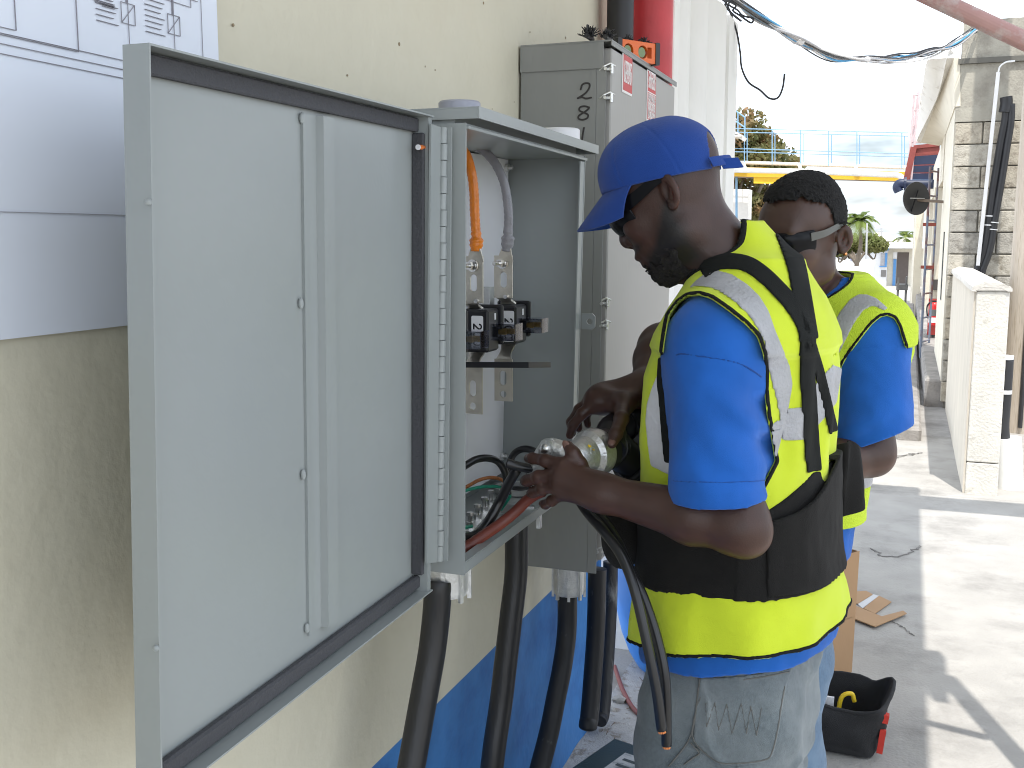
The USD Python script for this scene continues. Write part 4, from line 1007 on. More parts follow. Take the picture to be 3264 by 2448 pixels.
obj('cap_brim', patch(np.array(br_), .0035), capblue, cap_, smooth=60)
# --- sunglasses
def glasses(hd, parent, temple_m, wrap=.070, temple_h=.008, u0=-.010, u1=.040):
    fl = field([ell(hd.p(.040, 0, .018), (.080, .074, .060), hd.R, 0)])
    def f(P, cc=None, rad=0):
        q = hd.loc(P); d = fl(P); d = np.maximum(d, -(d + .0045))
        lens = np.maximum(np.maximum(.058 - q[:, 0], np.abs(q[:, 2] - (u0 + u1) / 2 + .08 * (np.abs(q[:, 1]) - .03)) - (u1 - u0) / 2), .0085 + np.maximum(0, (u0 + .026 - q[:, 2])) * .25 - np.abs(q[:, 1]))
        br = np.maximum(np.abs(q[:, 2] - u1 + .006) - .004, np.maximum(np.abs(q[:, 1]) - .015, .06 - q[:, 0]))
        return np.maximum(d, np.minimum(lens, br))
    gm = obj('sunglasses', skin(f, hd.E - .16, hd.E + .16, .0018), glassblack, parent, smooth=True)
    for q in (-1, 1):
        a, b, c_ = hd.p(.072, q * .069, (u0 + u1) / 2 + .010), hd.p(.035, q * .079, .026), hd.p(-.012, q * .0805, .030)
        row = []
        for p_ in curve([a, b, c_, hd.p(-.030, q * .081, .014)], 16):
            k = len(row) / 15; hgt = temple_h * (1.35 - .6 * k); row.append([p_ + hd.U * hgt * s_ for s_ in (-.5, 0, .5)])
        obj('temple', patch(np.array(row), .002 * q), temple_m, gm, smooth=60)
glasses(hA, man, glassblack, temple_h=.017)
# ================================================================== the second man, behind him
FB = nrm(np.array([-.50, -.87, 0])); pit = math.radians(12)
LB = np.array([-FB[1], FB[0], 0]); 
FBh = FB * math.cos(pit) - np.array([0, 0, math.sin(pit)]); UBh = FB * math.sin(pit) + np.array([0, 0, math.cos(pit)])
earB = ony(1809, 529, 2.27)
E_B = earB - LB * .079 + np.array([0, 0, .006])
hB = Head(E_B, FBh, UBh)
TB = nrm(np.array([-.86, -.51, 0])); LTB = np.array([-TB[1], TB[0], 0]); yawB = math.atan2(-TB[1], -TB[0])
cB = np.array([-.140, 2.475, 0])
lean = lambda z: np.interp(z, [0, .75, .9, 1.0, 1.1, 1.2, 1.3, 1.42], [-.15, -.145, -.115, -.092, -.075, -.05, -.02, 0])
shB, shB2 = cB + LTB * .150 + [0, 0, 1.41], cB - LTB * .185 + [0, 0, 1.415]
elB = ony(1884, 980, 2.29); wrB = np.array([-.22, 2.14, 1.13]); elB2 = cB - LTB * .25 + TB * .1 + [0, 0, 1.12]; wrB2 = np.array([-.36, 2.25, 1.14])
neckB = cB + TB * .075 + [0, 0, 1.475]
def rowsB(ex): return [(z, cB[0] + TB[0] * f_ + lean(z), cB[1] + TB[1] * f_, a + ex, b + ex) for z, f_, a, b in ((.90, 0, .125, .16), (1.0, 0, .12, .155), (1.12, 0, .115, .15), (1.25, 0, .118, .165), (1.36, .005, .115, .18), (1.42, .01, .10, .17), (1.475, .02, .075, .12), (1.51, .03, .055, .07))]
def palmhand(w, d, side, up):
    d, side, up = nrm(d), nrm(side), nrm(up); m_ = [w + d * .085 + side * s_ for s_ in (.03, .01, -.01, -.028)]
    f_ = [[q + d * .032 - up * .012, q + d * .045 - up * .034, q + d * .040 - up * .052] for q in m_]
    t_ = [w + d * .03 + side * .03, w + d * .058 + side * .048 - up * .008, w + d * .082 + side * .050 - up * .016, w + d * .10 + side * .044 - up * .022]
    return hand(w, m_, f_, t_)
bodyB = hB.prims(neckB, (.057, .062), .95) + [loft(rowsB(0), yawB, 2.3, .04), cone(shB, elB, .054, .042, .05), cone(elB, elB + (wrB - elB) * .3, .041, .044, .03), cone(elB + (wrB - elB) * .3, wrB, .044, .028, .02),
        cone(shB2, elB2, .054, .042, .05), cone(elB2, elB2 + (wrB2 - elB2) * .3, .041, .044, .03), cone(elB2 + (wrB2 - elB2) * .3, wrB2, .044, .028, .02)]
bodyB += palmhand(wrB, (-.8, -.3, -.2), (.3, -.6, .7), (-.2, -.6, .6)) + palmhand(wrB2, (-.7, -.6, -.2), (-.4, .5, .4), (0, 0, 1))
fBd = field(bodyB)
man2 = thing('person', 'bareheaded man in sunglasses and lime mesh vest behind the working man\'s shoulder', 'person')
body2 = obj('body', skin(fBd, (-.55, 2.02, .90), (.12, 2.82, 1.80), .0034), skinB, man2, smooth=True)
def fhair(P, cc=None, rad=0):
    q = hB.loc(P); d = fBd(P, cc, rad) - .0050 - .009 * np.clip((q[:, 2] - .085) / .05, 0, 1) + .0022 * (fnoise(P * 380) - .5) * 2
    n_ = .005 * (fnoise(q * 170) - .5) * 2
    # hairline: across the forehead, squared at the temples, down to the sideburns, round the ears
    al = np.abs(q[:, 1])
    frontline = np.interp(al, [0, .030, .046, .058, .070], [.100, .101, .103, .096, .082])
    side_f = np.interp(q[:, 2], [-.03, .0, .03, .06, .09, .12], [-.014, -.009, -.003, .006, .022, .044])
    reg_top = np.maximum(frontline - q[:, 2], q[:, 0] - .10)
    reg_side = np.maximum(q[:, 0] - side_f, np.interp(q[:, 0], [-.10, -.05, -.02, .02], [-.045, -.040, .000, .004]) - q[:, 2])
    earz = .030 - np.linalg.norm((q - [-.016, 0, .002]) * [1, 0, .95], axis=1)
    reg = np.minimum(reg_top, reg_side) + n_
    return np.maximum(np.maximum(d, reg), np.where(np.abs(q[:, 1]) > .066, earz, -1))
obj('hair', skin(fhair, E_B + [-.14, -.14, -.10], E_B + [.16, .16, .19], .0026, 0), hairm, man2, smooth=True)
glasses(hB, man2, framem, temple_h=.012)
m = trimesh.creation.icosphere(2, .0042); m.apply_translation(hB.p(-.012, .0865, -.027)); obj('ear_stud', m, pm('copper_stud', (.8, .35, .15), .2, metal=1.0), man2, smooth=True)
# shirt
slA, slB = shB + [.0, .0, .0], elB + (shB - elB) * .16
fSB = field([loft([(.86, cB[0] - .118, cB[1], .150, .178)] + rowsB(.014)[1:], yawB, 2.3, .03), ball(slA, .064, .05), cone(slA, slB, .068, .084, .03), cone(shB2, shB2 + (elB2 - shB2) * .6, .072, .075, .03)])
sax = nrm(slB - slA); hemn = nrm(np.array([.42, -.05, -.95]))
def fshirtB(P, cc=None, rad=0):
    d = fSB(P, cc, rad) + wob(12, .005, 21, (1, 1, .5))(P) + wob(34, .0018, 22)(P)
    t_ = (P - slB) @ hemn
    fold = .006 * np.sin(((P[:, 2] - 1.2) * 1.0 + (P[:, 0] + .06) * -.7) * 70 + 4 * fnoise(P * 8)) * np.exp(-((P[:, 2] - 1.215) / .04) ** 2) * np.clip((-.0 - P[:, 0]) / .05, 0, 1)
    seam = np.abs((P - ony(1850, 755, 2.26)) @ nrm(np.array([-.12, 0, 1.0])))
    d = d + fold + np.where(P[:, 1] < 2.42, .0016 * np.exp(-(seam / .003) ** 2), 0)
    near = np.linalg.norm(np.cross(P - slA, sax), axis=1) < .11
    zone = near & ((P - cB) @ LTB > .11)
    d = np.where(zone & (P[:, 2] < 1.27), np.maximum(d, t_ - .012), d)
    d = np.maximum(d, np.where(near & ((P - cB) @ LTB > .09), -(d + .015), -1))
    nk = np.linalg.norm((P - neckB) - ((P - neckB) @ nrm(E_B - neckB))[:, None] * nrm(E_B - neckB), axis=1)
    return np.maximum(np.maximum(d, np.where(P[:, 2] > 1.38, .072 - nk, -1)), .885 - P[:, 2])
obj('shirt', skin(fshirtB, (-.48, 2.10, .85), (.18, 2.82, 1.56), .0042), bluecloth, man2, smooth=True)
# mesh vest
limemesh_n = {'g': ('geometry', {}), 'v': ('voronoi_texture', {'scale': 420.0, 'feature': 'f1'}), 'r': ('rgb_ramp', {'ramp': [(.15, (.40, .53, .03)), (.5, (.58, .74, .05))]}),
              'b': ('bump', {'strength': .5, 'distance': .003}), 'p': ('principled_bsdf', {'roughness': .75, 'specular_ior_level': .2})}
limemesh = usdkit.material(stage, '/World/Looks/lime_mesh_cloth', limemesh_n, [('g.position', 'v.vector'), ('v.distance', 'r.fac'), ('r.color', 'p.base_color'), ('v.distance', 'b.height'), ('b.normal', 'p.normal')], surface='p.BSDF')
vb = [(z, x_, y_, a, b) for z, x_, y_, a, b in rowsB(.034)]
vb = [(.955, cB[0] - .10, cB[1], .165, .19)] + vb[1:]
fVB1 = field([loft(vb, yawB, 2.25, 0)])
def fVB0(P, cc=None, rad=0):
    a, b = fVB1(P, cc, rad), fSB(P, cc, rad) - .007 + np.clip((1.38 - P[:, 2]) / .06, 0, 1) * .12; hh = np.maximum(.03 - np.abs(a - b), 0) / .03
    return np.minimum(a, b) - hh * hh * .03 * .25
armB_px = [((2600 + a / 2.765) / S, (600 + b / 2.765) / S) for a, b in [(190, 1659), (260, 1520), (330, 1420), (420, 1300), (500, 1200), (570, 1140), (630, 1125), (690, 1150), (730, 1220), (760, 1320), (795, 1420), (790, 1490), (760, 1560), (900, 1700), (850, 2200), (300, 2200)]]
armB = Outline(armB_px, 2.29)
def vbB(P, cc=None, rad=0): return fVB0(P, cc, rad) + wob(10, .005, 31, (1, 1, .5))(P)
def cutB(P):
    nk = np.linalg.norm((P - neckB) - ((P - neckB) @ nrm(E_B - neckB))[:, None] * nrm(E_B - neckB), axis=1)
    a = np.where((P - cB) @ LTB > .04, -armB(P), -1)
    a2 = np.where((P - cB) @ LTB < -.11, .09 - np.linalg.norm((P - shB2 - [0, 0, -.03]) * [1, 1, .8], axis=1), -1)
    return np.maximum(np.maximum(np.where(P[:, 2] > 1.34, .090 - nk, -1), a), np.maximum(a2, .975 - P[:, 2]))
VBB = ((-.48, 2.12, .95), (.15, 2.80, 1.56))
vest2 = obj('safety_vest', skin(lambda P, cc=None, rad=0: (lambda d: np.maximum(np.maximum(d, -(d + .012)), cutB(P)))(vbB(P, cc, rad)), *VBB, .0038), limemesh, man2, smooth=True)
def appB(name, m, reg, off=.0024): 
    def f(P, cc=None, rad=0):
        d = vbB(P, cc, rad) - off
        return np.maximum(np.maximum(np.maximum(d, -(d + .011)), reg(P)), cutB(P) + .001)
    sk = skin(f, *VBB, .0036); ps = sk.split(only_watertight=False); big = max(len(q.faces) for q in ps)
    for q in ps:
        if len(q.faces) > max(160, big * .06): obj(name, q, m, vest2, smooth=True)
appB('vest_binding', blackweb, lambda P: np.minimum(np.where((P - cB) @ LTB > .04, np.abs(armB(P) - .003) - .0042, 1), np.where(P[:, 2] > 1.36, np.abs(np.linalg.norm((P - neckB) - ((P - neckB) @ nrm(E_B - neckB))[:, None] * nrm(E_B - neckB), axis=1) - .093) - .005, 1)), .002)
z3 = lambda pts: [((2600 + a / 2.765) / S, (600 + b / 2.765) / S) for a, b in pts]
bB = Outline(z3([(380, 930), (460, 935), (540, 970), (640, 1060), (600, 1080), (500, 1035), (420, 1080), (340, 1190), (270, 1330), (220, 1430), (160, 1560), (100, 1560), (150, 1200), (220, 1080), (300, 980)]), 2.29)
appB('shoulder_band', silver, bB)
appB('waist_band', silver, lambda P: np.abs(P[:, 2] - 1.085) - .025)
# jeans and boots
lg = []
for sgn in (-1, 1):
    c_ = cB + [-.15, 0, 0] - LTB * sgn * .09; lg += [cone(c_ + [0, 0, .80], c_ + [0, 0, .46] - LTB * sgn * .03, .118, .098, .05), cone(c_ + [0, 0, .46] - LTB * sgn * .03, c_ + [0, 0, .08] - LTB * sgn * .04, .098, .092, .04)]
fJB = field([loft([(.66, cB[0] - .148, cB[1], .130, .17), (.80, cB[0] - .135, cB[1], .140, .170), (.96, cB[0] - .105, cB[1], .122, .155)], yawB, 2.4, 0)] + lg)
obj('jeans', skin(lambda P, cc=None, rad=0: np.maximum(fJB(P, cc, rad) + .008 * np.sin(P[:, 2] * 42 + 8 * fnoise(P * 5, 4)) + wob(14, .004, 5)(P), .035 - P[:, 2]), (-.62, 2.15, .02), (.15, 2.85, .98), .008), denimb, man2, smooth=True)
boots([cB + [-.15, 0, 0] + LTB * .13, cB + [-.15, 0, 0] - LTB * .13], TB, man2)
# ================================================================== inside the open enclosure
def Z3(pts): return [(881.0 + a / 4.08, 203.3 + b / 4.08) for a, b in pts]
def Z4(pts): return [((1400 + a / 3.456) / S, (850 + b / 3.456) / S) for a, b in pts]
def Z5(pts): return [(948.8 + a / 3.7656, 779.4 + b / 3.7656) for a, b in pts]
def ZH(pts): return [(813.2 + a / 3.2727, 1152.1 + b / 3.2727) for a, b in pts]
tin = pm('tinned_copper', (.62, .58, .50), .34, metal=.85, var=.10, vs=30, bump=.12, bs=120)
steel = pm('bright_steel', (.75, .74, .72), .22, metal=1.0, var=.05, vs=40)
blackp = pm('black_moulding', (.012, .012, .014), .38, var=.2, vs=20)
clear_n = {'f': ('fresnel', {'IOR': 1.45}), 't': ('transparent_bsdf', {'color': (.86, .87, .90)}), 'gl': ('glossy_bsdf', {'roughness': .08, 'color': (.9, .9, .95)}), 'fm': ('math', {'math_type': 'multiply_add', 'value2': .9, 'value3': .16}), 'm': ('mix_closure', {})}
clearp = usdkit.material(stage, '/World/Looks/clear_plastic', clear_n, [('f.fac', 'fm.value1'), ('fm.value', 'm.fac'), ('t.BSDF', 'm.closure1'), ('gl.BSDF', 'm.closure2')], surface='m.closure')
brass = pm('brass', (.55, .36, .09), .35, metal=.8)
YB = (1.82, 1.965)
def busbar(y, px_x0, px_x1, v0, v1, holes, lab):
    a = ony(px_x0, (v0 + v1) / 2, y); b = ony(px_x1, (v0 + v1) / 2, y)
    z1, z0 = ony(px_x0, v0, y)[2], ony(px_x0, v1, y)[2]
    g = sbox(a[0], z0, b[0], z1)
    for (hx0, hx1, hv0, hv1) in holes:
        p, q = ony(hx0, hv0, y), ony(hx1, hv1, y); r = (q[0] - p[0]) / 2; cx_ = (p[0] + q[0]) / 2
        g = g.difference(LineString([(cx_, p[2] - r), (cx_, max(q[2] + r, q[2] + r) + 1e-5)]).buffer(r))
    m = place(poly(g, .0045), (0, y + .0045, 0), (1, 0, 0), (0, 0, 1), (0, -1, 0))
    return obj('busbar', m, tin, e1)
z4 = lambda a, b: Z4([(a, b)])[0]
def hole4(x0, x1, y0, y1): p, q = z4(x0, y0), z4(x1, y1); return (p[0], q[0], p[1], q[1])
busbar(YB[0], z4(255, 0)[0], z4(478, 0)[0], 553, z4(0, 400)[1], [hole4(340, 415, 85, 275)], '')
busbar(YB[1], z4(605, 0)[0], z4(803, 0)[0], 552, z4(0, 342)[1], [hole4(668, 745, 60, 232)], '')
busbar(YB[0], z4(255, 0)[0], z4(472, 0)[0], z4(0, 1085)[1], z4(0, 1615)[1], [hole4(330, 405, 1250, 1432), hole4(332, 402, 1495, 1580)], '')
busbar(YB[1], z4(608, 0)[0], z4(803, 0)[0], z4(0, 1015)[1], z4(0, 1475)[1], [hole4(665, 740, 1145, 1310), hole4(668, 740, 1365, 1445)], '')
def joggle(y, x0, x1, v0, v1, up):
    a0, a1 = ony(*z4(x0, v0), y), ony(*z4(x1, v0), y); b0 = ony(*z4(x0, v1), y); rows = []
    for k in np.linspace(0, 1, 9):
        z = a0[2] + (b0[2] - a0[2]) * k; off = .022 * (k * k * (3 - 2 * k)) if up else .022 * (1 - k * k * (3 - 2 * k)); nar = .15 * math.sin(k * PI)
        rows.append([(a0[0] + (a1[0] - a0[0]) * (s_ * (1 - 2 * nar) + nar), y + off, z) for s_ in np.linspace(0, 1, 5)])
    obj('busbar_offset', patch(np.array(rows), .004), tin, e1, smooth=50)
joggle(YB[0], 255, 440, 400, 480, True); joggle(YB[1], 625, 800, 342, 415, True)
joggle(YB[0], 265, 455, 940, 1085, False); joggle(YB[1], 625, 800, 850, 1015, False)
def bolt(u, v, y, r=.0115):
    p = ony(u, v, y); ax = nrm(np.array([-.25, -1, 0]))
    ms = [rod(p, p + ax * .003, r, 20), rod(p + ax * .0032, p + ax * .0052, r * .72, 18), rod(p + ax * .0054, p + ax * .0145, r * .70, 6), rod(p + ax * .0145, p + ax * .031, r * .37, 12)]
    b_ = obj('bolt', ms[3], steel, e1, smooth=30)
    obj('washer', ms[0], steel, b_); obj('spring_washer', ms[1], steel, b_); obj('nut', ms[2], steel, b_)
bolt(*Z3([(575, 1512)])[0], YB[0]); bolt(*Z3([(838, 1490)])[0], YB[1])
for u, v, y in ((*z4(420, 378), YB[0]), (*z4(742, 330), YB[1])):
    p = ony(u, v, y); obj('terminal_screw', cat(rod(p, p + [0, -.008, 0], .0042, 8)), steel, e1)
labelw = pm('white_sticker', (.72, .72, .72), .5)
textb = pm('black_print', (.01, .01, .012), .6)
def transformer(y0, xa, xb, vt, vb, side_u, label=None, cover=None, name=''):
    """A moulded current transformer; its labelled face looks along the wall towards the viewer."""
    p, q = ony(xa, vt, y0), ony(xb, vb, y0); x0, x1, z1, z0 = p[0], q[0], p[2], q[2]
    y1 = onx(side_u, (vt + vb) / 2, x1)[1]
    t_ = thing('current_transformer', name, 'current transformer')
    obj('housing', bx(x0, x1, y0, y1, z0, z1, .004), blackp, t_)
    obj('rear_flange', bx(x0 - .01, x1 + .006, y1 + .0005, y1 + .012, z0 + .01, z1 + .006, .003), blackp, t_)
    for dz in (.008, .026): obj('polarity_mark', bx(x1 + .0002, x1 + .0008, y0 + (y1 - y0) * .55, y0 + (y1 - y0) * .68, z1 - dz - .012, z1 - dz), labelw, t_)
    if label:
        a, b = ony(*label[0], y0), ony(*label[1], y0)
        L = obj('rating_label', place(poly(sbox(a[0], b[2], b[0], a[2]).buffer(-.003).buffer(.003), .0006), (0, y0 - .0001, 0), (1, 0, 0), (0, 0, 1), (0, -1, 0)), labelw, t_)
        tm = meshkit.text_mesh('200', .0165, .0005, True); tw = tm.bounds[1]
        cx_ = (a[0] + b[0]) / 2; zs = a[2] - (a[2] - b[2]) * .20
        obj('label_number', place(tm, (cx_ - .0075, y0 - .0008, zs), (0, 0, -1), (1, 0, 0), (0, -1, 0)), textb, L)
    if cover:
        (u0, v0), (u1, v1) = cover; yc_ = y0 + .012; a, b = ony(u0, v0, yc_), ony(u1, v1, yc_); dx = b[0] - a[0]
        yy0, yy1 = yc_, yc_ + .040; zz0, zz1 = b[2], a[2]; c_ = obj('terminal_cover', cat(bx(a[0], b[0], yy0, yy0 + .0018, zz0, zz1), bx(a[0], b[0], yy1 - .0018, yy1, zz0, zz1), bx(b[0] - .0018, b[0], yy0 + .002, yy1 - .002, zz0, zz1), bx(a[0], b[0] - .002, yy0 + .002, yy1 - .002, zz1 - .0018, zz1), bx(a[0], b[0] - .002, yy0 + .002, yy1 - .002, zz0, zz0 + .0018)), clearp, t_)
        for k in (0, 1):
            zc_ = (zz0 + zz1) / 2; xk = a[0] + dx * (.42 + .22 * k)
            obj('terminal_stud', cat(rod((a[0], yy0 + .012 + .016 * k, zc_), (xk, yy0 + .012 + .016 * k, zc_), .0052, 8), rod((xk + .0003, yy0 + .012 + .016 * k, zc_), (xk + dx * .15, yy0 + .012 + .016 * k, zc_), .0058, 6)), brass, t_)
            obj('stud_base', bx(a[0], a[0] + dx * .3, yy0 + .005 + .02 * k, yy0 + .019 + .02 * k, zc_ - .009, zc_ + .009), blackp, t_)
    return t_
transformer(1.80, z4(230, 0)[0], z4(540, 0)[0], z4(0, 470)[1], z4(0, 950)[1], z4(660, 0)[0], (z4(355, 540), z4(485, 905)), (z4(545, 628), z4(840, 822)), 'nearer black current transformer with a white 200 label, above the nearer busbar end')
transformer(1.94, z4(560, 0)[0], z4(845, 0)[0], z4(0, 425)[1], z4(0, 858)[1], z4(965, 0)[0], (z4(700, 485), z4(825, 830)), (z4(868, 568), z4(1130, 735)), 'farther black current transformer, right of the other one, above the far busbar end')
transformer(1.655, z4(-120, 0)[0], z4(190, 0)[0], z4(0, 520)[1], z4(0, 1030)[1], z4(262, 0)[0], None, (z4(190, 708), z4(455, 912)), 'black current transformer at the hinge side, mostly hidden, its clear terminal cover sticking out')
p = ony(*z4(535, 320), 1.99); obj('bracket', cat(bx(p[0] - .01, p[0] + .014, 1.985, 1.99, p[2] - .03, p[2] + .018), bx(p[0] + .011, p[0] + .014, 1.965, 1.985, p[2] - .03, p[2] + .018)), zinc, e1)
# black barrier strip
p0, p1 = ony(*z4(60, 1112), 1.80), ony(*z4(985, 1116), 1.80); p3 = onx(*z4(1228, 1111), p1[0]); p2 = onx(*z4(330, 1107), p0[0])
ps_ = patch(np.array([[p0, p1], [p0 + (p3 - p1), p3]]), .0105)
solo('barrier_strip', ps_, blackp, 'flat black insulating strip below the two transformers', 'barrier')
# taped cables from the top
otape = pm('orange_tape', (.72, .20, .012), .35, var=.12, vs=60, bump=.35, bs=70, coat=.2)
gtape = pm('grey_tape', (.26, .255, .27), .38, var=.08, vs=60, bump=.35, bs=70, coat=.2)
def taped(name, pts, y, r0, m, lab, seed, extra):
    P3 = [ony(u, v, y) for u, v in Z3(pts)]; c_ = curve(extra + P3, 70); k = np.linspace(0, 1, 70); r = np.full(70, r0)
    r = r + .0042 * np.exp(-((k - .905) / .055) ** 2) + .00035 * np.sin(k * 150 + seed) * (k > .3) + .0012 * np.sin(k * 95) * (np.abs(k - .88) < .09)
    solo(name, tube(c_, r, 18), m, lab, 'cable', smooth=True)
    e_ = c_[-1]; d_ = nrm(c_[-1] - c_[-4])
    rows = [[e_ + d_ * (.020 * k_) + np.array([(.011 + .006 * k_) * s_, -.004 + .002 * k_ * abs(s_), 0]) for s_ in (-1, -.5, 0, .5, 1)] for k_ in (-.25, .2, .6, 1)]
    solo('cable_lug', patch(np.array(rows), .004), tin, lab.split(' cable')[0].replace('thick ', '') + ' cable end lug bolted to the busbar', 'cable lug', smooth=40)
taped('orange_cable', [(505, 520), (560, 690), (582, 850), (588, 1000), (595, 1150), (604, 1270), (600, 1385)], 1.822, .0088, otape, 'thick orange taped cable curving down to the nearer busbar', 1, [ony(*Z3([(360, 360)])[0], 1.80)])
taped('grey_cable', [(530, 452), (640, 480), (740, 570), (808, 680), (853, 800), (878, 950), (888, 1080), (884, 1200), (880, 1290), (868, 1385)], 1.962, .0088, gtape, 'thick grey taped cable arching over to the farther busbar', 3, [ony(*Z3([(400, 470)])[0], 1.93)])
# lower end: wires, bonding bar, bushings
ZF = 1.064
rub = pm('black_cable_jacket', (.010, .010, .011), .28, var=.2, vs=20)
redc = pm('red_brown_cable_jacket', (.145, .030, .018), .42, var=.12, vs=30, bump=.1, bs=300)
green = pm('green_wire', (.01, .22, .14), .45)
copper = pm('bare_copper', (.42, .17, .07), .42, metal=.8, var=.25, vs=90, bump=.4, bs=500)
def wire(name, pts, ys_, r, m, lab, cat_='wire', n=40, sides=10):
    c_ = curve([ony(u, v, y) for (u, v), y in zip(Z5(pts), ys_)], n); return solo(name, tube(c_, r, sides), m, lab, cat_, smooth=True)
wire('black_cable', [(120, 900), (200, 860), (300, 803), (400, 792), (480, 822), (528, 890), (545, 960), (560, 1080)], [1.70, 1.72, 1.74, 1.76, 1.78, 1.79, 1.80, 1.81], .0068, rub, 'black cable looping over from the hinge side above the green wire', 'cable')
wire('black_cable', [(560, 900), (585, 800), (625, 742), (695, 716), (780, 738), (815, 800), (800, 870)], [1.84, 1.84, 1.84, 1.84, 1.83, 1.80, 1.76], .0066, rub, 'short black cable arched behind the crimping head', 'cable')
wire('black_cable', [(900, 900), (760, 880), (690, 868), (610, 850), (545, 830)], [1.70, 1.69, 1.685, 1.68, 1.675], .0082, rub, 'black cable end gripped in the jaws of the crimping tool', 'cable')
wire('black_cable', [(640, 870), (610, 920), (560, 1010), (500, 1130), (430, 1260), (360, 1370), (285, 1425), (205, 1440), (120, 1420)], [1.69, 1.69, 1.70, 1.71, 1.70, 1.69, 1.67, 1.65, 1.63], .0092, rub, 'thick black cable sweeping down from the crimping head to the hinge side', 'cable')
wire('red_cable', [(60, 1610), (200, 1530), (350, 1428), (500, 1325), (620, 1228), (715, 1135), (790, 1085), (850, 1060)], [1.60, 1.63, 1.66, 1.69, 1.705, 1.71, 1.71, 1.71], .0100, redc, 'thick red-brown cable rising along the enclosure floor to his fingers', 'cable')
wire('red_cable_stub', [(600, 1380), (640, 1310), (680, 1245)], [1.90, 1.91, 1.92], .013, redc, 'short red-brown cable stub rising from the floor bushing', 'cable')
wire('green_wire', [(120, 1090), (200, 1060), (300, 1033), (400, 1022), (500, 1028), (560, 1060), (575, 1100), (545, 1150), (505, 1210)], [1.74, 1.76, 1.78, 1.80, 1.82, 1.83, 1.84, 1.85, 1.86], .0030, green, 'thin green earth wire looping over the enclosure floor')
wire('green_wire', [(120, 1352), (200, 1356), (262, 1345)], [1.66, 1.69, 1.72], .0034, green, 'short green earth wire ending at the bonding bar by the hinge')
wire('copper_wire', [(200, 1040), (250, 1010), (330, 968), (430, 950), (520, 975), (560, 1040)], [1.78, 1.79, 1.81, 1.83, 1.85, 1.86], .0034, copper, 'bare copper wire arched beside the green wire')
A_, B_ = onz(*Z5([(225, 1400)])[0], ZF + .004), onz(*Z5([(430, 1170)])[0], ZF + .004)
gb = thing('bonding_bar', 'bonding bar with a row of bolts on the enclosure floor', 'bonding bar')
obj('bar', bar(A_, B_, .020, .006), zinc, gb)
for k in np.linspace(.12, .95, 4):
    c_ = A_ + (B_ - A_) * k; sc = obj('clamp_bolt', cat(rod(c_ + [0, 0, .003], c_ + [0, 0, .014], .0075, 6)), steel, gb); obj('stud', cat(rod(c_ + [0, 0, .0142], c_ + [0, 0, .030], .0040, 10), rod(c_ + [0, 0, .026], c_ + [0, 0, .032], .0068, 12)), steel, sc)
cl_ = onz(*Z5([(635, 1065)])[0], ZF)
solo('conduit_bushing', lathe([(.044, 0), (.050, .002), (.050, .012), (.043, .014), (.040, .012), (.040, 0)], 36, cl_), castz, 'ring-shaped zinc bushing on the enclosure floor round the far hose opening', 'conduit bushing', smooth=40)
for k, (a, b) in enumerate((((505, 1200), (690, 1215)), ((690, 1215), (770, 1215)))):
    p, q = onz(*Z5([a])[0], ZF + .01), onz(*Z5([b])[0], ZF + .01); obj('clamp_saddle', bar(p, q, .010, .016), steel, gb)
p = onx(*Z5([(812, 1310)])[0], XF - .01); obj('earth_stud', bx(p[0] - .004, p[0] + .004, p[1] - .006, p[1] + .006, p[2] - .012, p[2] + .02), zinc, e1)

# ------------------------------------------------------------------ hoses below the enclosures
hosem = pm('black_hose_rubber', (.017, .017, .018), .42, var=.25, vs=8, bump=.12, bs=120, dirt=(.055, .055, .053), ds=7, dlo=.55, dhi=.85, stretch=(1, 1, .3))
hosed = pm('dusty_hose_rubber', (.016, .016, .017), .5, var=.3, vs=9, bump=.15, bs=100, dirt=(.24, .24, .23), ds=14, dlo=.56, dhi=.74, stretch=(1, 1, .35))
def hose(pts, xs_, r, m, lab, rounded=False):
    c_ = curve([onx(u, v, x) for (u, v), x in zip(ZH(pts), xs_)], 60); rr_ = np.full(60, r)
    if rounded:
        rr_[-5:] = r * np.array([.97, .9, .76, .5, .12])
    solo('hose', tube(c_, rr_, 24), m, lab, 'hose', smooth=True)
hose([(440, 340), (435, 400), (420, 600), (390, 850), (345, 1100), (300, 1350), (245, 1659), (190, 1960)], [-.745] * 2 + [-.75, -.755, -.76, -.765, -.77, -.775], .0245, hosem, 'thick black hose below the open enclosure, nearest the viewer')
hose([(1010, -330), (995, -100), (990, 50), (985, 300), (950, 600), (915, 900), (880, 1200), (835, 1500), (800, 1800), (780, 2000)], [-.745] * 4 + [-.75, -.755, -.76, -.765, -.77, -.77], .0245, hosem, 'thick black hose dropping from the far opening of the open enclosure')
hose([(1352, 300), (1350, 410), (1345, 700), (1312, 950), (1272, 1150), (1222, 1400), (1155, 1659), (1090, 1900)], [-.79] * 4 + [-.795, -.80, -.805, -.81], .0255, hosed, 'dusty black hose under the near fitting of the tall enclosure')
hose([(1562, 250), (1560, 320), (1550, 700), (1522, 1100), (1505, 1300), (1498, 1340), (1493, 1400)], [-.79] * 7, .0265, hosed, 'dusty black hose with a rounded free end hanging under the tall enclosure', True)
hose([(1655, 200), (1650, 500), (1628, 900), (1600, 1250), (1575, 1330)], [-.86] * 5, .024, hosed, 'black hose against the wall, right of the free-ended hose')
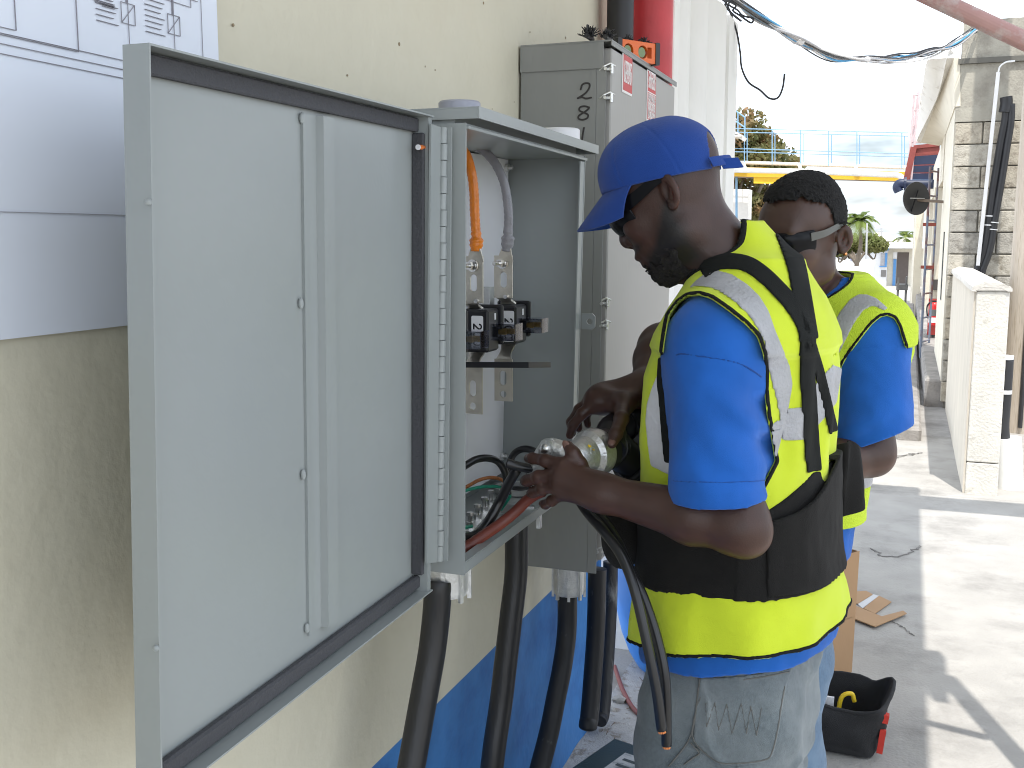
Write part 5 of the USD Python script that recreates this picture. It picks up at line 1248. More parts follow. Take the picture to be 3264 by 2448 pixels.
def fitting(u, v, x, ztop, r, lab, v_low):
    c_ = onx(u, v, x); zb = onx(u, v_low, x)[2]; c_ = np.array([x, c_[1], 0]); t_ = thing('conduit_fitting', lab, 'conduit fitting'); L_ = ztop - zb
    obj('sleeve', lathe([(r * .80, ztop), (r, ztop - .002), (r, ztop - L_ * .80), (r * .93, ztop - L_ * .92), (r * .75, ztop - L_ * .92)], 32, c_), castf, t_, smooth=35)
    for k in range(8):
        a = k * PI / 4 + .3; d_ = np.array([math.cos(a), math.sin(a), 0]); p_ = c_ + d_ * (r + .001)
        obj('rib', bar(p_ + [0, 0, ztop - .006], p_ + [0, 0, zb], .007, .007, d_), castf, t_)
castf = pm('cast_fitting', (.66, .66, .64), .42, metal=.45, var=.12, vs=40, bump=.25, bs=160)
fitting(*ZH([(490, 360)])[0], -.745, Q.c[0][2] - .001, .041, 'ribbed zinc hose fitting under the open enclosure, beside the hinge', 1290)
fitting(*ZH([(1360, 350)])[0], -.79, q2.c[0][2] - .001, .040, 'ribbed zinc hose fitting under the tall enclosure', 1288)

# ------------------------------------------------------------------ the cables and the tool in his hands
def held(pts, ys_, r, lab):
    c_ = curve([ony(u, v, y) for (u, v), y in zip(Z8(pts), ys_)], 60)
    o = thing('held_cable', lab, 'cable')
    obj('jacket', tube(c_, r, 14), rub, o, smooth=True)
    d_ = nrm(c_[-1] - c_[-3]); a_, b_, _ = frame_of(d_)
    st = [rod(c_[-1] - d_ * .004 + (a_ * math.cos(q) + b_ * math.sin(q)) * rr_, c_[-1] + d_ * (.0045) + (a_ * math.cos(q) + b_ * math.sin(q)) * rr_, .00125, 6) for rr_, n_ in ((0, 1), (.0026, 6), (.0052, 12)) for q in np.arange(n_) * 2 * PI / max(n_, 1)]
    tag(obj('copper_strands', cat(st), pm('cut_copper', (.75, .28, .10), .4, metal=.6), o), kind='stuff')
held([(60, 40), (130, 150), (250, 290), (345, 430), (415, 620), (480, 900), (540, 1200), (572, 1435)], [1.70, 1.66, 1.62, 1.60, 1.585, 1.575, 1.57, 1.57], .0085, 'black cable with a cut copper end hanging from his hand, the shorter one in front')
held([(110, 40), (200, 165), (300, 310), (380, 480), (465, 660), (545, 900), (592, 1150), (600, 1525)], [1.71, 1.68, 1.645, 1.63, 1.62, 1.61, 1.60, 1.60], .0085, 'longer black cable with a cut copper end, behind the shorter hanging one')
held([(90, 60), (160, 160), (275, 310), (360, 470), (440, 640), (520, 900), (575, 1180), (590, 1420)], [1.72, 1.68, 1.64, 1.63, 1.625, 1.62, 1.615, 1.61], .0075, 'thinner black cable squeezed between the two hanging ones')
tool = thing('crimping_tool', 'cordless hydraulic crimping tool with a zinc head and black body, gripped by both hands', 'crimping tool')
zt = lambda a, b, y: ony(*Z5([(a, b)])[0], y)
c0, c1 = zt(1075, 800, 1.708), zt(1300, 735, 1.775)
ax = nrm(c1 - c0); Lc = np.linalg.norm(c1 - c0)
obj('cylinder', lathe([(.0, -.004), (.020, -.004), (.026, .004), (.030, .012), (.0335, .030), (.0335, .038), (.041, .046), (.0425, .056), (.0425, Lc - .006), (.040, Lc), (0, Lc)], 40, c0, ax), castz, tool, smooth=30)
obj('collar', lathe([(0, Lc + .001), (.036, Lc + .001), (.038, Lc + .006), (.038, Lc + .018), (.030, Lc + .026), (0, Lc + .026)], 32, c0, ax), blackp, tool, smooth=30)
h0 = c1 + ax * .024; h1 = zt(1420, 560, 1.85); h2 = zt(1640, 440, 1.93)
obj('handle', tube(curve([h0, (h0 + h1) / 2 + [0, 0, .006], h1, h2], 24), np.interp(np.linspace(0, 1, 24), [0, .3, .6, .62, .66, 1], [.033, .029, .027, .030, .029, .027]), 20), blackp, tool, smooth=40)
obj('handle_ring', tube([h1 + (h2 - h1) * .35, h1 + (h2 - h1) * .42], .0315, 20), rub, tool)
m0, m1 = zt(1420, 700, 1.83), zt(1600, 860, 1.88)
mt = obj('motor_housing', tube(curve([h0 + ax * .01, m0, (m0 + m1) / 2, m1], 16), [.030, .031, .032, .033, .034, .034, .034, .034, .033, .033, .033, .033, .033, .032, .030, .024], 18), blackp, tool, smooth=40)
bm0 = zt(1600, 850, 1.88)
obj('battery', place(bx(-.035, .035, -.03, .03, -.05, .035, .008), bm0, nrm([.9, .3, .25]), nrm(np.cross(nrm(np.cross(nrm([.9, .3, .25]), [0, .2, 1])), nrm([.9, .3, .25]))) * -1, nrm(np.cross(nrm([.9, .3, .25]), [0, -1, 0]))), blackp, tool)
hk = [zt(*q, 1.845) for q in ((1440, 820), (1438, 880), (1480, 945), (1530, 972), (1590, 950), (1660, 890))]
obj('belt_hook', tube(curve(hk, 24), .0065, 10), blackp, tool, smooth=True)
obj('hook_plate', patch(np.array([[zt(1470, 840, 1.846), zt(1520, 920, 1.846)], [zt(1560, 800, 1.85), zt(1620, 880, 1.85)]]), .004), blackp, tool)
# jaws: yoke, pin with its hexagon
n0 = zt(893, 712, 1.690)
yk_ = [zt(*q, 1.695) for q in ((1080, 790), (980, 730), (900, 705), (840, 760), (800, 850), (770, 910), (790, 950))]
obj('yoke', tube(curve(yk_, 30), np.interp(np.linspace(0, 1, 30), [0, .3, .5, 1], [.020, .016, .014, .011]), 14), castz, tool, smooth=40)
obj('lower_jaw', tube(curve([zt(1080, 850, 1.70), zt(960, 860, 1.69), zt(860, 890, 1.69), zt(780, 935, 1.69)], 20), np.linspace(.018, .010, 20), 12), castz, tool, smooth=40)
vd = nrm(np.array([-.25, -1, .12]))
obj('jaw_lug', rod(n0 + vd * -.012, n0 + vd * .004, .0175, 28), castz, tool, smooth=30)
hx_ = obj('hex_nut', rod(n0 + vd * .0042, n0 + vd * .013, .0155, 6), castz, tool); obj('pin', lathe([(.0085, .013), (.0082, .017), (.006, .019), (0, .0195)], 20, n0, vd), steel, hx_, smooth=40)
yel = pm('yellow_marking', (.75, .52, .02), .5)
for pts in (((1240, 612), (1250, 650)), ((1240, 615), (1275, 632), (1250, 648)), ((1296, 686), (1318, 690))):
    g_ = [np.array(zt(*q, 1.73)) for q in pts]
    o_ = []
    for p_ in g_:
        t_ = (p_ - c0) @ ax; rad_ = p_ - c0 - ax * t_; o_.append(c0 + ax * t_ + nrm(rad_ + nrm(EYE - p_) * .05) * .0432)
    obj('yellow_mark', tube(curve(o_, 6), .0012, 5), yel, tool)
# ================================================================== things on the ground near the men
def Zb(pts): return [(1626.5 + a / 3.272, 1152.1 + b / 3.272) for a, b in pts]
cardm = pm('cardboard', (.36, .22, .115), .85, var=.08, vs=5, bump=.12, bs=200, stretch=(1, 1, .5))
cb_ = thing('cardboard_box', 'open brown cardboard box standing behind the two men\'s legs', 'box')
c1_ = onz(1838, 1452); c0_ = onz(1772, 1477); hgt = .46
dirx = nrm((c1_ - c0_) * [1, 1, 0]); c0_ = c1_ - dirx * .42; dy_ = np.array([-dirx[1], dirx[0], 0]) ; dy_ = dy_ if dy_[1] > 0 else -dy_
up = np.array([0, 0, 1.0])
def panel(o, a, b, la, lb, t_=.004): n_ = nrm(np.cross(a, b)); return place(bx(0, la, 0, lb, 0, t_), o, nrm(a), nrm(b), n_)
tilt = nrm(up + dirx * .03)
obj('front_panel', panel(c0_ + up * .002, dirx, tilt, .42, hgt), cardm, cb_)
obj('side_panel', panel(c1_ + up * .002 - dirx * .004 + dy_ * .005, dy_, tilt, .30, hgt), cardm, cb_)
obj('side_panel', panel(c0_ + up * .002 + dy_ * .005, dy_, tilt, .30, hgt), cardm, cb_)
obj('back_panel', panel(c0_ + up * .002 + dy_ * .31, dirx, tilt, .42, hgt), cardm, cb_)
obj('bottom', panel(c0_ + up * .004 + dy_ * .01, dirx, dy_, .41, .29), cardm, cb_)
obj('crease', place(bx(0, .41, 0, .0025, 0, .0015), c0_ + up * .215 - dy_ * .0025 + dirx * .004, dirx, up, -dy_), pm('cardboard_crease', (.45, .29, .16), .85), cb_)
fl = [onz(*q, .004) for q in Zb([(735, 412), (800, 420), (845, 436), (735, 500)])]
def scrap(px, z, lab):
    g_ = Polygon([onz(*q, z)[:2] for q in Zb(px)]).buffer(0); m = poly(g_, .004); m.apply_translation((0, 0, z)); return m
sc_ = thing('cardboard_scrap', 'torn flat piece of cardboard with strips, lying on the concrete right of the cardboard box', 'cardboard')
for px, z in (([(700, 500), (735, 415), (800, 412), (846, 436), (742, 500)], .003), ([(862, 572), (780, 535), (890, 447), (978, 488)], .003), ([(700, 600), (720, 515), (910, 592), (1062, 552), (1086, 570), (862, 664)], .010)):
    obj('strip', scrap(px, z, ''), cardm, sc_)
obj('tape_strip', scrap([(735, 500), (848, 436), (890, 447), (775, 535)], .0006, ''), pm('grey_packing_tape', (.42, .42, .43), .4), sc_)
# tool bag
bagm = pm('black_bag_canvas', (.016, .016, .017), .8, var=.3, vs=12, bump=.4, bs=500)
bag = thing('tool_bag', 'open black canvas tool bag with red trim standing right of the men\'s legs', 'bag')
bc = np.array([-.155, 3.40, 0])
def ring(z, rx_, ry_, dx=0, n_=36, wv_=0.0):
    th_ = np.arange(n_) * 2 * PI / n_; q = np.abs(np.cos(th_)) ** (2 / 3.2) * np.sign(np.cos(th_)), np.abs(np.sin(th_)) ** (2 / 3.2) * np.sign(np.sin(th_))
    return np.stack([bc[0] + dx + rx_ * q[0] + .008 * np.sin(5 * th_ + z * 40), bc[1] + ry_ * q[1] + .009 * np.cos(4 * th_ + z * 35), np.full(n_, z) + wv_ * np.sin(2 * th_ + .6) + wv_ * .45 * np.sin(5 * th_) + wv_ * .35 * np.sin(3 * th_ + 2)], 1)
rings = [ring(.0, .13, .10), ring(.008, .145, .115), ring(.05, .152, .122), ring(.10, .158, .126, .002, 36, .004), ring(.14, .160, .124, .005, 36, .010), ring(.172, .165, .122, .008, 36, .020), ring(.175, .155, .112, .008, 36, .020), ring(.13, .146, .110), ring(.03, .130, .100), ring(.02, .02, .02)]
v_ = np.vstack(rings); F_ = []
for i in range(len(rings) - 1):
    for j in range(36): q = [i * 36 + j, i * 36 + (j + 1) % 36, (i + 1) * 36 + (j + 1) % 36, (i + 1) * 36 + j]; F_ += [[q[0], q[1], q[2]], [q[0], q[2], q[3]]]
obj('bag_body', trimesh.Trimesh(v_, F_, process=False), bagm, bag, smooth=50)
redt = pm('red_trim', (.55, .035, .02), .6)
obj('red_trim', bar(bc + [.142, -.085, .018], bc + [.150, -.085, .095], .012, .018, (1, 0, 0)), redt, bag)
obj('red_trim', bar(bc + [.152, -.080, .118], bc + [.156, -.080, .145], .024, .020, (1, 0, 0)), redt, bag)
obj('rim_binding', tube(np.vstack([ring(.174, .161, .118, .008, 36, .020), ring(.174, .161, .118, .008, 36, .020)[:1]]), .006, 8), bagm, bag, smooth=True)
solo('paper_packet', bx(bc[0] - .10, bc[0] + .0, bc[1] - .06, bc[1] - .052, .05, .165), white, 'white paper packet sticking up inside the black tool bag', 'packet')
solo('yellow_tool', tube(curve([bc + [.01, -.02, .06], bc + [.02, -.02, .15], bc + [.05, -.01, .165], bc + [.06, -.01, .14]], 16), .007, 8), yel, 'yellow tool handle inside the black tool bag', 'tool', smooth=True)
# blue barrel and red hose
blueb = pm('blue_drum_plastic', (.020, .16, .50), .40, var=.06, vs=5, bump=.06, bs=40)
bl = thing('blue_barrel', 'blue plastic barrel standing behind the tall enclosure and the working man', 'barrel')
e0 = ony(1322, 1300, 3.72); R_ = .285; bcen = np.array([e0[0] + R_ * .94, 3.80, 0])
obj('barrel_body', lathe([(0, .012), (.15, .006), (.185, .02), (.215, .07), (.245, .15), (.268, .25), (R_, .38), (R_ * 1.0, .50), (R_ + .006, .52), (R_ + .006, .545), (R_, .565), (R_ * .985, .72), (.255, .84), (.235, .87), (.23, .89), (0, .89)], 48, bcen), blueb, bl, smooth=40)
obj('lid', lathe([(0, .915), (.245, .915), (.252, .91), (.252, .885), (.236, .88)], 40, bcen), blueb, bl, smooth=35)
hp_ = [onz(u, v, .02) for u, v in ((1328, 1440), (1345, 1490), (1372, 1535), (1410, 1558), (1480, 1570))]
solo('red_hose', tube(curve(hp_, 40), .008, 10), pm('red_hose_rubber', (.24, .07, .06), .6), 'thin red hose lying round the foot of the blue barrel', 'hose', smooth=True)
# green case
casem = pm('dark_green_plastic', (.035, .060, .062), .45, var=.08, vs=10, bump=.2, bs=200)
gc = thing('plastic_case', 'dark green plastic case with a worn white label, on the ground left of his jeans', 'case')
k0 = onz(1352, 1640, .18); fx, fy = nrm(np.array([.80, -.25, 0])), None; fy = np.array([-fx[1], fx[0], 0])
def onbox(a, b, z): return k0 + fx * a + fy * b + np.array([0, 0, z - .18])
def frust(a0, a1, b0, b1, z0, z1, ins):
    pts = [onbox(a, b, z0) for a in (a0, a1) for b in (b0, b1)] + [onbox(a, b, z1) for a in (a0 + ins, a1 - ins) for b in (b0 + ins, b1 - ins)]
    return trimesh.convex.convex_hull(np.array(pts))
obj('base', frust(-.105, .30, -.26, .10, .005, .11, -.004), casem, gc)
obj('lid', frust(-.105, .30, -.26, .10, .116, .18, .016), casem, gc)
obj('rim', frust(-.112, .307, -.267, .107, .104, .120, .0), casem, gc)
lb = obj('label', cat(place(bx(0, .16, 0, .17, 0, .0006), onbox(-.02, -.14, .1804), fx, fy, [0, 0, 1])), pm('worn_label', (.62, .63, .62), .5, dirt=(.30, .33, .33), ds=22, dlo=.5, dhi=.62), gc)
for k in range(4): obj('label_print', place(bx(0, .11 - .02 * (k % 2), 0, .012, 0, .0005), onbox(-.005, -.12 + .036 * k, .1812), fx, fy, [0, 0, 1]), pm('label_print_ink', (.08, .10, .10), .6), lb)
# rubble at the wall's foot
rub_m = pm('rubble_stone', (.42, .40, .36), .95, var=.2, vs=20, bump=.4, bs=120)
dust = pm('pale_dust', (.44, .43, .41), .95, var=.12, vs=30, bump=.5, bs=160, dirt=(.27, .24, .20), ds=22, dlo=.55, dhi=.66)
gp = np.array([(-.905, 2.0), (-.66, 1.9), (-.50, 2.4), (-.46, 2.9), (-.40, 3.3), (-.42, 3.9), (-.60, 4.2), (-.905, 4.3)])
cc_ = curve(np.c_[gp, np.zeros(8)], 60)[:, :2]
def dust_sheet():
    xx = []
    for i in range(60):
        x1_ = cc_[i, 0]; 
    ys2 = np.linspace(1.9, 4.3, 60); xr = np.interp(ys2, gp[:, 1][1:7], gp[:, 0][1:7]) + .03 * np.sin(ys2 * 17)
    g_ = np.array([[(WX + (x_ - WX) * s_, y_, .002 + .016 * (1 - s_) ** 1.2 * (.6 + .8 * float(fnoise(np.array([[x_ * 9, y_ * 9, s_ * 6]]))[0]))) for s_ in np.linspace(0, 1, 14)] for x_, y_ in zip(xr, ys2)])
    return patch(g_, -.012)
struct('dust_bank', dust_sheet(), dust, smooth=40)
def stone(c_, r_, seed):
    m = trimesh.creation.icosphere(1, 1.0); rr_ = np.random.default_rng(seed); m.vertices *= (1 + rr_.uniform(-.28, .22, (len(m.vertices), 1))); m.apply_scale((r_, r_ * rr_.uniform(.7, 1.2), r_ * rr_.uniform(.45, .8))); m.apply_translation(c_); return m
for i, (u, v, r_) in enumerate(((1338, 1512, .024), (1312, 1525, .015), (1323, 1533, .012), (1300, 1518, .010))):
    solo('rubble_stone', stone(onz(u, v, .018), r_, i), rub_m, ['largest pale stone by the wall foot, nearest the blue barrel', 'second pale stone, left of the largest one', 'small pale stone just in front of the two larger ones', 'smallest pale stone, leftmost by the free hose end'][i], 'stone')
st2 = []
for k in range(230):
    y_ = rng.uniform(2.2, 4.1); x_ = rng.uniform(-.89, -.42); st2.append(stone((x_, y_, .012), rng.uniform(.002, .007), 100 + k))
solo('rubble_crumbs', cat(st2), rub_m, 'pale crumbs of broken plaster strewn along the foot of the blue wall', 'rubble', kind='stuff')
tw = []
for k in range(120):
    y_, x_, a = rng.uniform(2.3, 4.0), rng.uniform(-.86, -.42), rng.uniform(0, PI); L_ = rng.uniform(.006, .03); d_ = np.array([math.cos(a), math.sin(a), 0]) * L_
    tw.append(rod(np.array([x_, y_, .020]) - d_ / 2, np.array([x_, y_, .022]) + d_ / 2, .0011, 4))
solo('dry_litter', cat(tw), pm('dry_leaf_litter', (.12, .07, .035), .9, var=.3), 'dry brown twigs and leaf bits scattered on the dust beside the wall', 'litter', kind='stuff')

# ================================================================== across the yard: low wall, block gable, pole
plas = pm('stained_plaster', (.52, .47, .39), .9, var=.08, vs=4, bump=.35, bs=40, dirt=(.30, .26, .20), ds=5, dlo=.58, dhi=.8, stretch=(1, 2.2, .5))
blockm = [pm('block_%s' % n_, c_, .95, var=.20, vs=16, bump=.9, bs=70, dirt=d_, ds=11, dlo=.50, dhi=.66) for n_, c_, d_ in (('pale', (.42, .39, .33), (.24, .215, .17)), ('warm', (.40, .36, .29), (.22, .19, .15)), ('grey', (.34, .32, .28), (.19, .175, .15)))]
capm = pm('wall_coping', (.55, .52, .47), .9, var=.1, vs=8, bump=.5, bs=60)
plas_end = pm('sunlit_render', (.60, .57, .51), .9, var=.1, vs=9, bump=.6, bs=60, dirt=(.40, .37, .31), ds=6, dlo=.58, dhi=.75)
lw = thing('low_wall', 'low plastered block wall running from the yard to the block gable, its end face in full sun', 'wall')
LX, LY0, LY1, LH, LT = .388, 7.15, 10.72, 1.27, .20
sg = np.array([[(LX + .004 * (fbm3(np.array([[0, y_ * 2.5, z_ * 2.5]]), 3, 2)[0] - .5), y_, z_) for y_ in np.linspace(LY0 + .012, LY1, 50)] for z_ in np.linspace(-.02, LH, 24)])
obj('plaster_side', patch(sg, .012), plas, lw, smooth=40)
obj('core', bx(LX + .013, LX + LT - .005, LY0 + .20, LY1, -.02, LH - .005), plas, lw)
for z0_, z1_ in ((-.02, .197), (.203, LH - .002)): obj('block', bx(LX + .0125, LX + LT, LY0, LY0 + .196, z0_, z1_, .006), plas_end, lw)
ch = [(LX - .012 + .008 * math.sin(y_ * 9), y_, LH + .045 + .008 * math.sin(y_ * 6 + 1)) for y_ in np.linspace(LY0 - .01, LY1, 40)]
cg = np.array([[(LX - .015 + .003 * math.sin(y_ * 3.1), y_, LH), (LX - .012, y_, LH + .03 + .003 * math.sin(y_ * 2.3)), (LX + .05, y_, LH + .052 + .006 * math.sin(y_ * 1.9)), (LX + LT - .04, y_, LH + .048), (LX + LT + .012, y_, LH + .02), (LX + LT + .012, y_, LH)] for y_ in np.linspace(LY0 - .012, LY1, 44)])
obj('coping', patch(cg[:, ::-1], .03), capm, lw, smooth=50)
obj('coping_end', bx(LX - .010, LX + LT + .008, LY0 - .011, LY0 + .05, LH + .0005, LH + .030, .008), capm, lw)
gw_ = thing('block_gable', 'gable wall of rough grey concrete blocks with a smooth band at the top, sunlit', 'building')
GY, GX0, GX1 = 10.72, .335, 3.4
zrow = 2.63; bh, bw_ = .198, .405
obj('core', bx(GX0 + .03, GX1, GY + .03, GY + .30, 0, 3.42), pm('mortar', (.26, .245, .21), .95, bump=.4), gw_)
row = 0; z_ = zrow
while z_ > .2:
    x_ = GX0 + (0 if row % 2 else -.165)
    while x_ < 1.55:
        a, b = max(x_, GX0) + .006, x_ + bw_ - .006
        if b - a > .05: obj('block', bx(a, b, GY - .006 + .006 * rng.random(), GY + .08, z_ - bh + .006, z_ - .005, .007), blockm[rng.integers(0, 3)], gw_)
        x_ += bw_
    z_ -= bh; row += 1
bandm = pm('cast_band_concrete', (.33, .31, .26), .95, var=.16, vs=6, bump=.5, bs=50, dirt=(.21, .19, .16), ds=4, dlo=.48, dhi=.7)
obj('band', bx(GX0 + .002, GX1, GY - .004, GY + .08, zrow + .004, 3.14), bandm, gw_); obj('band', bx(GX0 + .03, GX1, GY - .002, GY + .08, 3.19, 3.52), bandm, gw_)
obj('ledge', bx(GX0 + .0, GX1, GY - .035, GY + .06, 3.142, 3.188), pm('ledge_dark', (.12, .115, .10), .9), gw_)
# the plastered long side with its flaring canopy, posts and openings
side = thing('loading_shed', 'cream plastered shed behind the block gable with a jutting concrete canopy and open bays', 'building')
beige = pm('beige_plaster', (.60, .55, .45), .85, var=.06, vs=3, bump=.25, bs=30, dirt=(.44, .39, .30), ds=5, dlo=.55, dhi=.8)
SX = .335
obj('near_wall', bx(SX, SX + .15, GY + .085, 13.6, 0, 2.78), beige, side)
obj('lintel', bx(SX - .01, SX + .16, 13.605, 21.0, 2.25, 2.78), beige, side)
obj('post', bx(SX - .05, SX + .28, 15.55, 15.9, .30, 2.245), beige, side)
obj('bay_back', bx(2.6, 2.75, 11, 30, 0, 2.9), beige, side)
obj('far_wall', bx(SX - .02, SX + .2, 21.05, 27.0, -.45, 2.6), beige, side)
obj('far_wall', bx(SX - .22, SX - .05, 27.05, 44, -.9, 2.75), beige, side)
obj('wall_slot', bx(SX - .006, SX, 11.9, 12.15, .95, 1.65), pm('dark_slot', (.05, .05, .045), .9), side)
p1_, p2_, p3_, p4_ = np.array([.325, GY - .01, 2.77]), np.array([.295, GY - .01, 3.20]), onz(1990, 306, 2.80), np.array([SX, 15.2, 2.78])
rows_ = [[p1_ * (1 - a) + p4_ * a + ((p2_ * (1 - a) + p3_ * a) - (p1_ * (1 - a) + p4_ * a)) * s_ for s_ in np.linspace(0, 1, 8)] for a in np.linspace(0, 1, 30)]
obj('canopy_soffit', patch(np.array(rows_), -.05), beige, side, smooth=40)
A4 = ony(2011.5, 114, GY + .15)
fr_ = [[(p2_ * (1 - a) + p3_ * a) * (1 - k) + k * ((p2_ + [0, .02, .06]) * (1 - min(a * 3, 1)) + min(a * 3, 1) * (A4 * (1 - max(a * 1.5 - .5, 0)) + (p3_ + [-.01, .3, .10]) * max(a * 1.5 - .5, 0))) for k in np.linspace(0, 1, 4)] for a in np.linspace(0, 1, 24)]
obj('canopy_fascia', patch(np.array(fr_), .06), pm('canopy_white', (.66, .64, .60), .85, var=.06, vs=4, bump=.3, dirt=(.42, .38, .32), ds=6, dlo=.58, dhi=.75), side, smooth=40)
obj('canopy_end', patch(np.array([[p4_, p3_], [p4_ + [0, .1, .62], p3_ + [0, .1, .62]]]), .05), beige, side)
redpan = pm('red_paint', (.45, .06, .05), .7, var=.1)
a_, b_ = onx(1995, 870, SX), None
post_l, post_r = onz(2000, 730, .3), onz(2031, 730, .3)
Yp = 15.55; xl, xr_ = ony(2003, 700, Yp)[0], ony(2032, 700, Yp)[0]
obj('front_post', bx(xl, xr_ + .35, Yp - .25, Yp - .005, .30, 2.245), beige, side)
zr = ony(2015, 645, Yp - .25)[2]
obj('red_dado', bx(xl - .002, xr_ + .352, Yp - .256, Yp - .2505, .30, zr), redpan, side)
ext = thing('fire_extinguisher', 'red fire extinguisher hung on the red-painted post of the shed', 'fire extinguisher')
ec = ony(2017, 680, Yp - .34); hE = (ony(2017, 652, Yp - .34)[2] - ony(2017, 705, Yp - .34)[2])
zb_ = ony(2017, 703, Yp - .34)[2]
obj('cylinder', lathe([(0, 0), (.055, 0), (.062, .01), (.062, hE * .78), (.045, hE * .90), (.02, hE * .95), (0, hE * .95)], 20, (ec[0], ec[1], zb_)), pm('extinguisher_red', (.50, .02, .02), .3), ext, smooth=40)
obj('valve', cat(bx(ec[0] - .03, ec[0] + .05, ec[1] - .012, ec[1] + .012, zb_ + hE * .955, zb_ + hE * 1.02)), blackp, ext)
obj('hose', tube(curve([(ec[0] - .03, ec[1], zb_ + hE), (ec[0] - .085, ec[1], zb_ + hE * .8), (ec[0] - .082, ec[1], zb_ + hE * .45), (ec[0] - .06, ec[1], zb_ + hE * .25)], 16), .010, 8), blackp, ext)
obj('label', lathe([(.0632, hE * .40), (.0632, hE * .66)], 20, (ec[0], ec[1], zb_)), pm('extinguisher_label', (.10, .10, .10), .5), ext); obj('label', lathe([(.0633, hE * .12), (.0633, hE * .33)], 20, (ec[0], ec[1], zb_)), labelw, ext, label='lower white label')
solo('switch_box', bx(*(lambda p: (p[0] - .05, p[0] + .05, p[1] - .05, p[1], p[2] - .07, p[2] + .07))(ony(2024, 615, Yp - .256))), pm('dark_box', (.05, .045, .04), .6), 'small dark switch box on the post above the fire extinguisher', 'switch box')
# raised kerbs along the shed
kerb = pm('kerb_concrete', (.27, .25, .23), .95, var=.2, vs=6, bump=.6, bs=60, dirt=(.15, .14, .13), ds=4, dlo=.48, dhi=.7)
struct('loading_step', bx(.20, 2.5, 10.8, 30, -.3, .26, .02), kerb)
struct('kerb', bx(-.02, .16, 8.9, 26, -.3, .10, .02), kerb)
# ladder: two rails with rungs
lad = thing('wall_ladder', 'blue and rust red fixed ladder rising beside the shed, behind the round dish', 'ladder')
ladm = pm('blue_ladder_paint', (.16, .19, .25), .6, var=.2, vs=3, dirt=(.16, .07, .05), ds=1.8, dlo=.5, dhi=.62)
Yl = 14.2; lx = ony(1997, 600, Yl)[0]
obj('rail', rod((lx, Yl, .1), (lx, Yl, 2.45), .016, 10), ladm, lad); obj('rail', rod((lx + .10, Yl + .35, .1), (lx + .10, Yl + .35, 2.45), .013, 10), ladm, lad)
for z_ in np.arange(.3, 2.4, .30): obj('rung', rod((lx, Yl, z_), (lx + .10, Yl + .35, z_), .011, 8), ladm, lad)
for v in (485, 577): p = ony(1990, v, Yl); obj('bracket', bx(lx - .05, lx + .10, Yl - .01, Yl + .03, p[2] - .02, p[2] + .02), pm('rust_red', (.26, .06, .04), .7), lad)
# cage ladder on the roof above the red bin
ct_ = thing('cage_ladder', 'pale cage ladder standing above the red and blue hopper against the sky', 'ladder')
cgm = pm('cage_pink', (.55, .42, .42), .6, var=.2, vs=8)
Yc = 20.0
q0, q1 = ony(1961, 385, Yc), ony(1986, 196, Yc); q2_, q3 = ony(1972, 300, Yc), ony(1985, 230, Yc)
obj('rail', rod(q0, ony(1975, 205, Yc), .020, 8), cgm, ct_); obj('rail', rod(ony(1968, 390, Yc), q1, .020, 8), cgm, ct_); obj('rail', rod(ony(1966, 340, Yc + .5), ony(1983, 200, Yc + .5), .018, 8), cgm, ct_)
for v in np.linspace(205, 375, 6): obj('hoop', rod(ony(1961 + (385 - v) * .075, v, Yc), ony(1990 - .0 * v, v + 1, Yc + .3), .014, 6), cgm, ct_)
# hopper: red frame with dark blue slats
hpr = thing('hopper', 'red framed hopper with dark blue sloping panels beside the pipe bridge', 'hopper')
dk = pm('navy_panel', (.010, .018, .05), .5, var=.2); rd = pm('rust_red_frame', (.20, .04, .032), .7, var=.2)
tl, tr, br2, bl2 = ony(1974, 318, Yc), ony(2030, 312, Yc), ony(2030, 392, Yc), ony(1957, 392, Yc)
def lerp4(a, b): return (tl * (1 - a) + tr * a) * (1 - b) + (bl2 * (1 - a) + br2 * a) * b
dpt = np.array([0, .5, 0])
for i, (b0, b1, m_) in enumerate(((0, .24, rd), (.27, .52, dk), (.55, .74, dk), (.77, 1.0, dk))):
    obj('panel', patch(np.array([[lerp4(.06, b0), lerp4(1, b0)], [lerp4(.06, b1), lerp4(1, b1)]]), .03), m_, hpr)
obj('edge_frame', bar(tl, bl2, .10, .10), rd, hpr); obj('bottom_frame', bar(bl2, br2, .06, .06), pm('light_blue_steel', (.22, .42, .62), .5), hpr)
obj('back', patch(np.array([[tl + dpt, tr + dpt], [bl2 + dpt, br2 + dpt]]), .03), rd, hpr); obj('top_frame', bar(tl, tr, .06, .06), rd, hpr)
# dish on its arm
ds_ = thing('round_dish', 'round dark dish with a crossed strut, on an arm of the shed wall', 'dish')
Yd = 13.0; dc = ony(1977, 429, Yd); dr_ = .5 * (ony(1977, 393, Yd)[2] - ony(1977, 465, Yd)[2]); fw = nrm(np.array([.75, -.85, .05]))
dishm = pm('dark_dish', (.035, .035, .037), .6, var=.15)
obj('bowl', lathe([(0, -.05), (dr_ * .5, -.038), (dr_ * .85, -.010), (dr_, .012), (dr_ * 1.0, .022), (dr_ * .97, .022), (dr_ * .82, .004), (dr_ * .5, -.022), (0, -.034)], 36, dc, fw), dishm, ds_, smooth=40)
a_, b_, _ = frame_of(fw)
obj('strut', bar(dc + fw * .01 - b_ * dr_ * .8 - a_ * dr_ * .3, dc + fw * .01 + b_ * dr_ * .5 + a_ * dr_ * .2, .016, .016), blackp, ds_); obj('strut', bar(dc + fw * .028 + a_ * dr_ * .55, dc + fw * .028 - a_ * dr_ * .5, .016, .012), pm('grey_strut', (.28, .28, .28), .5), ds_)
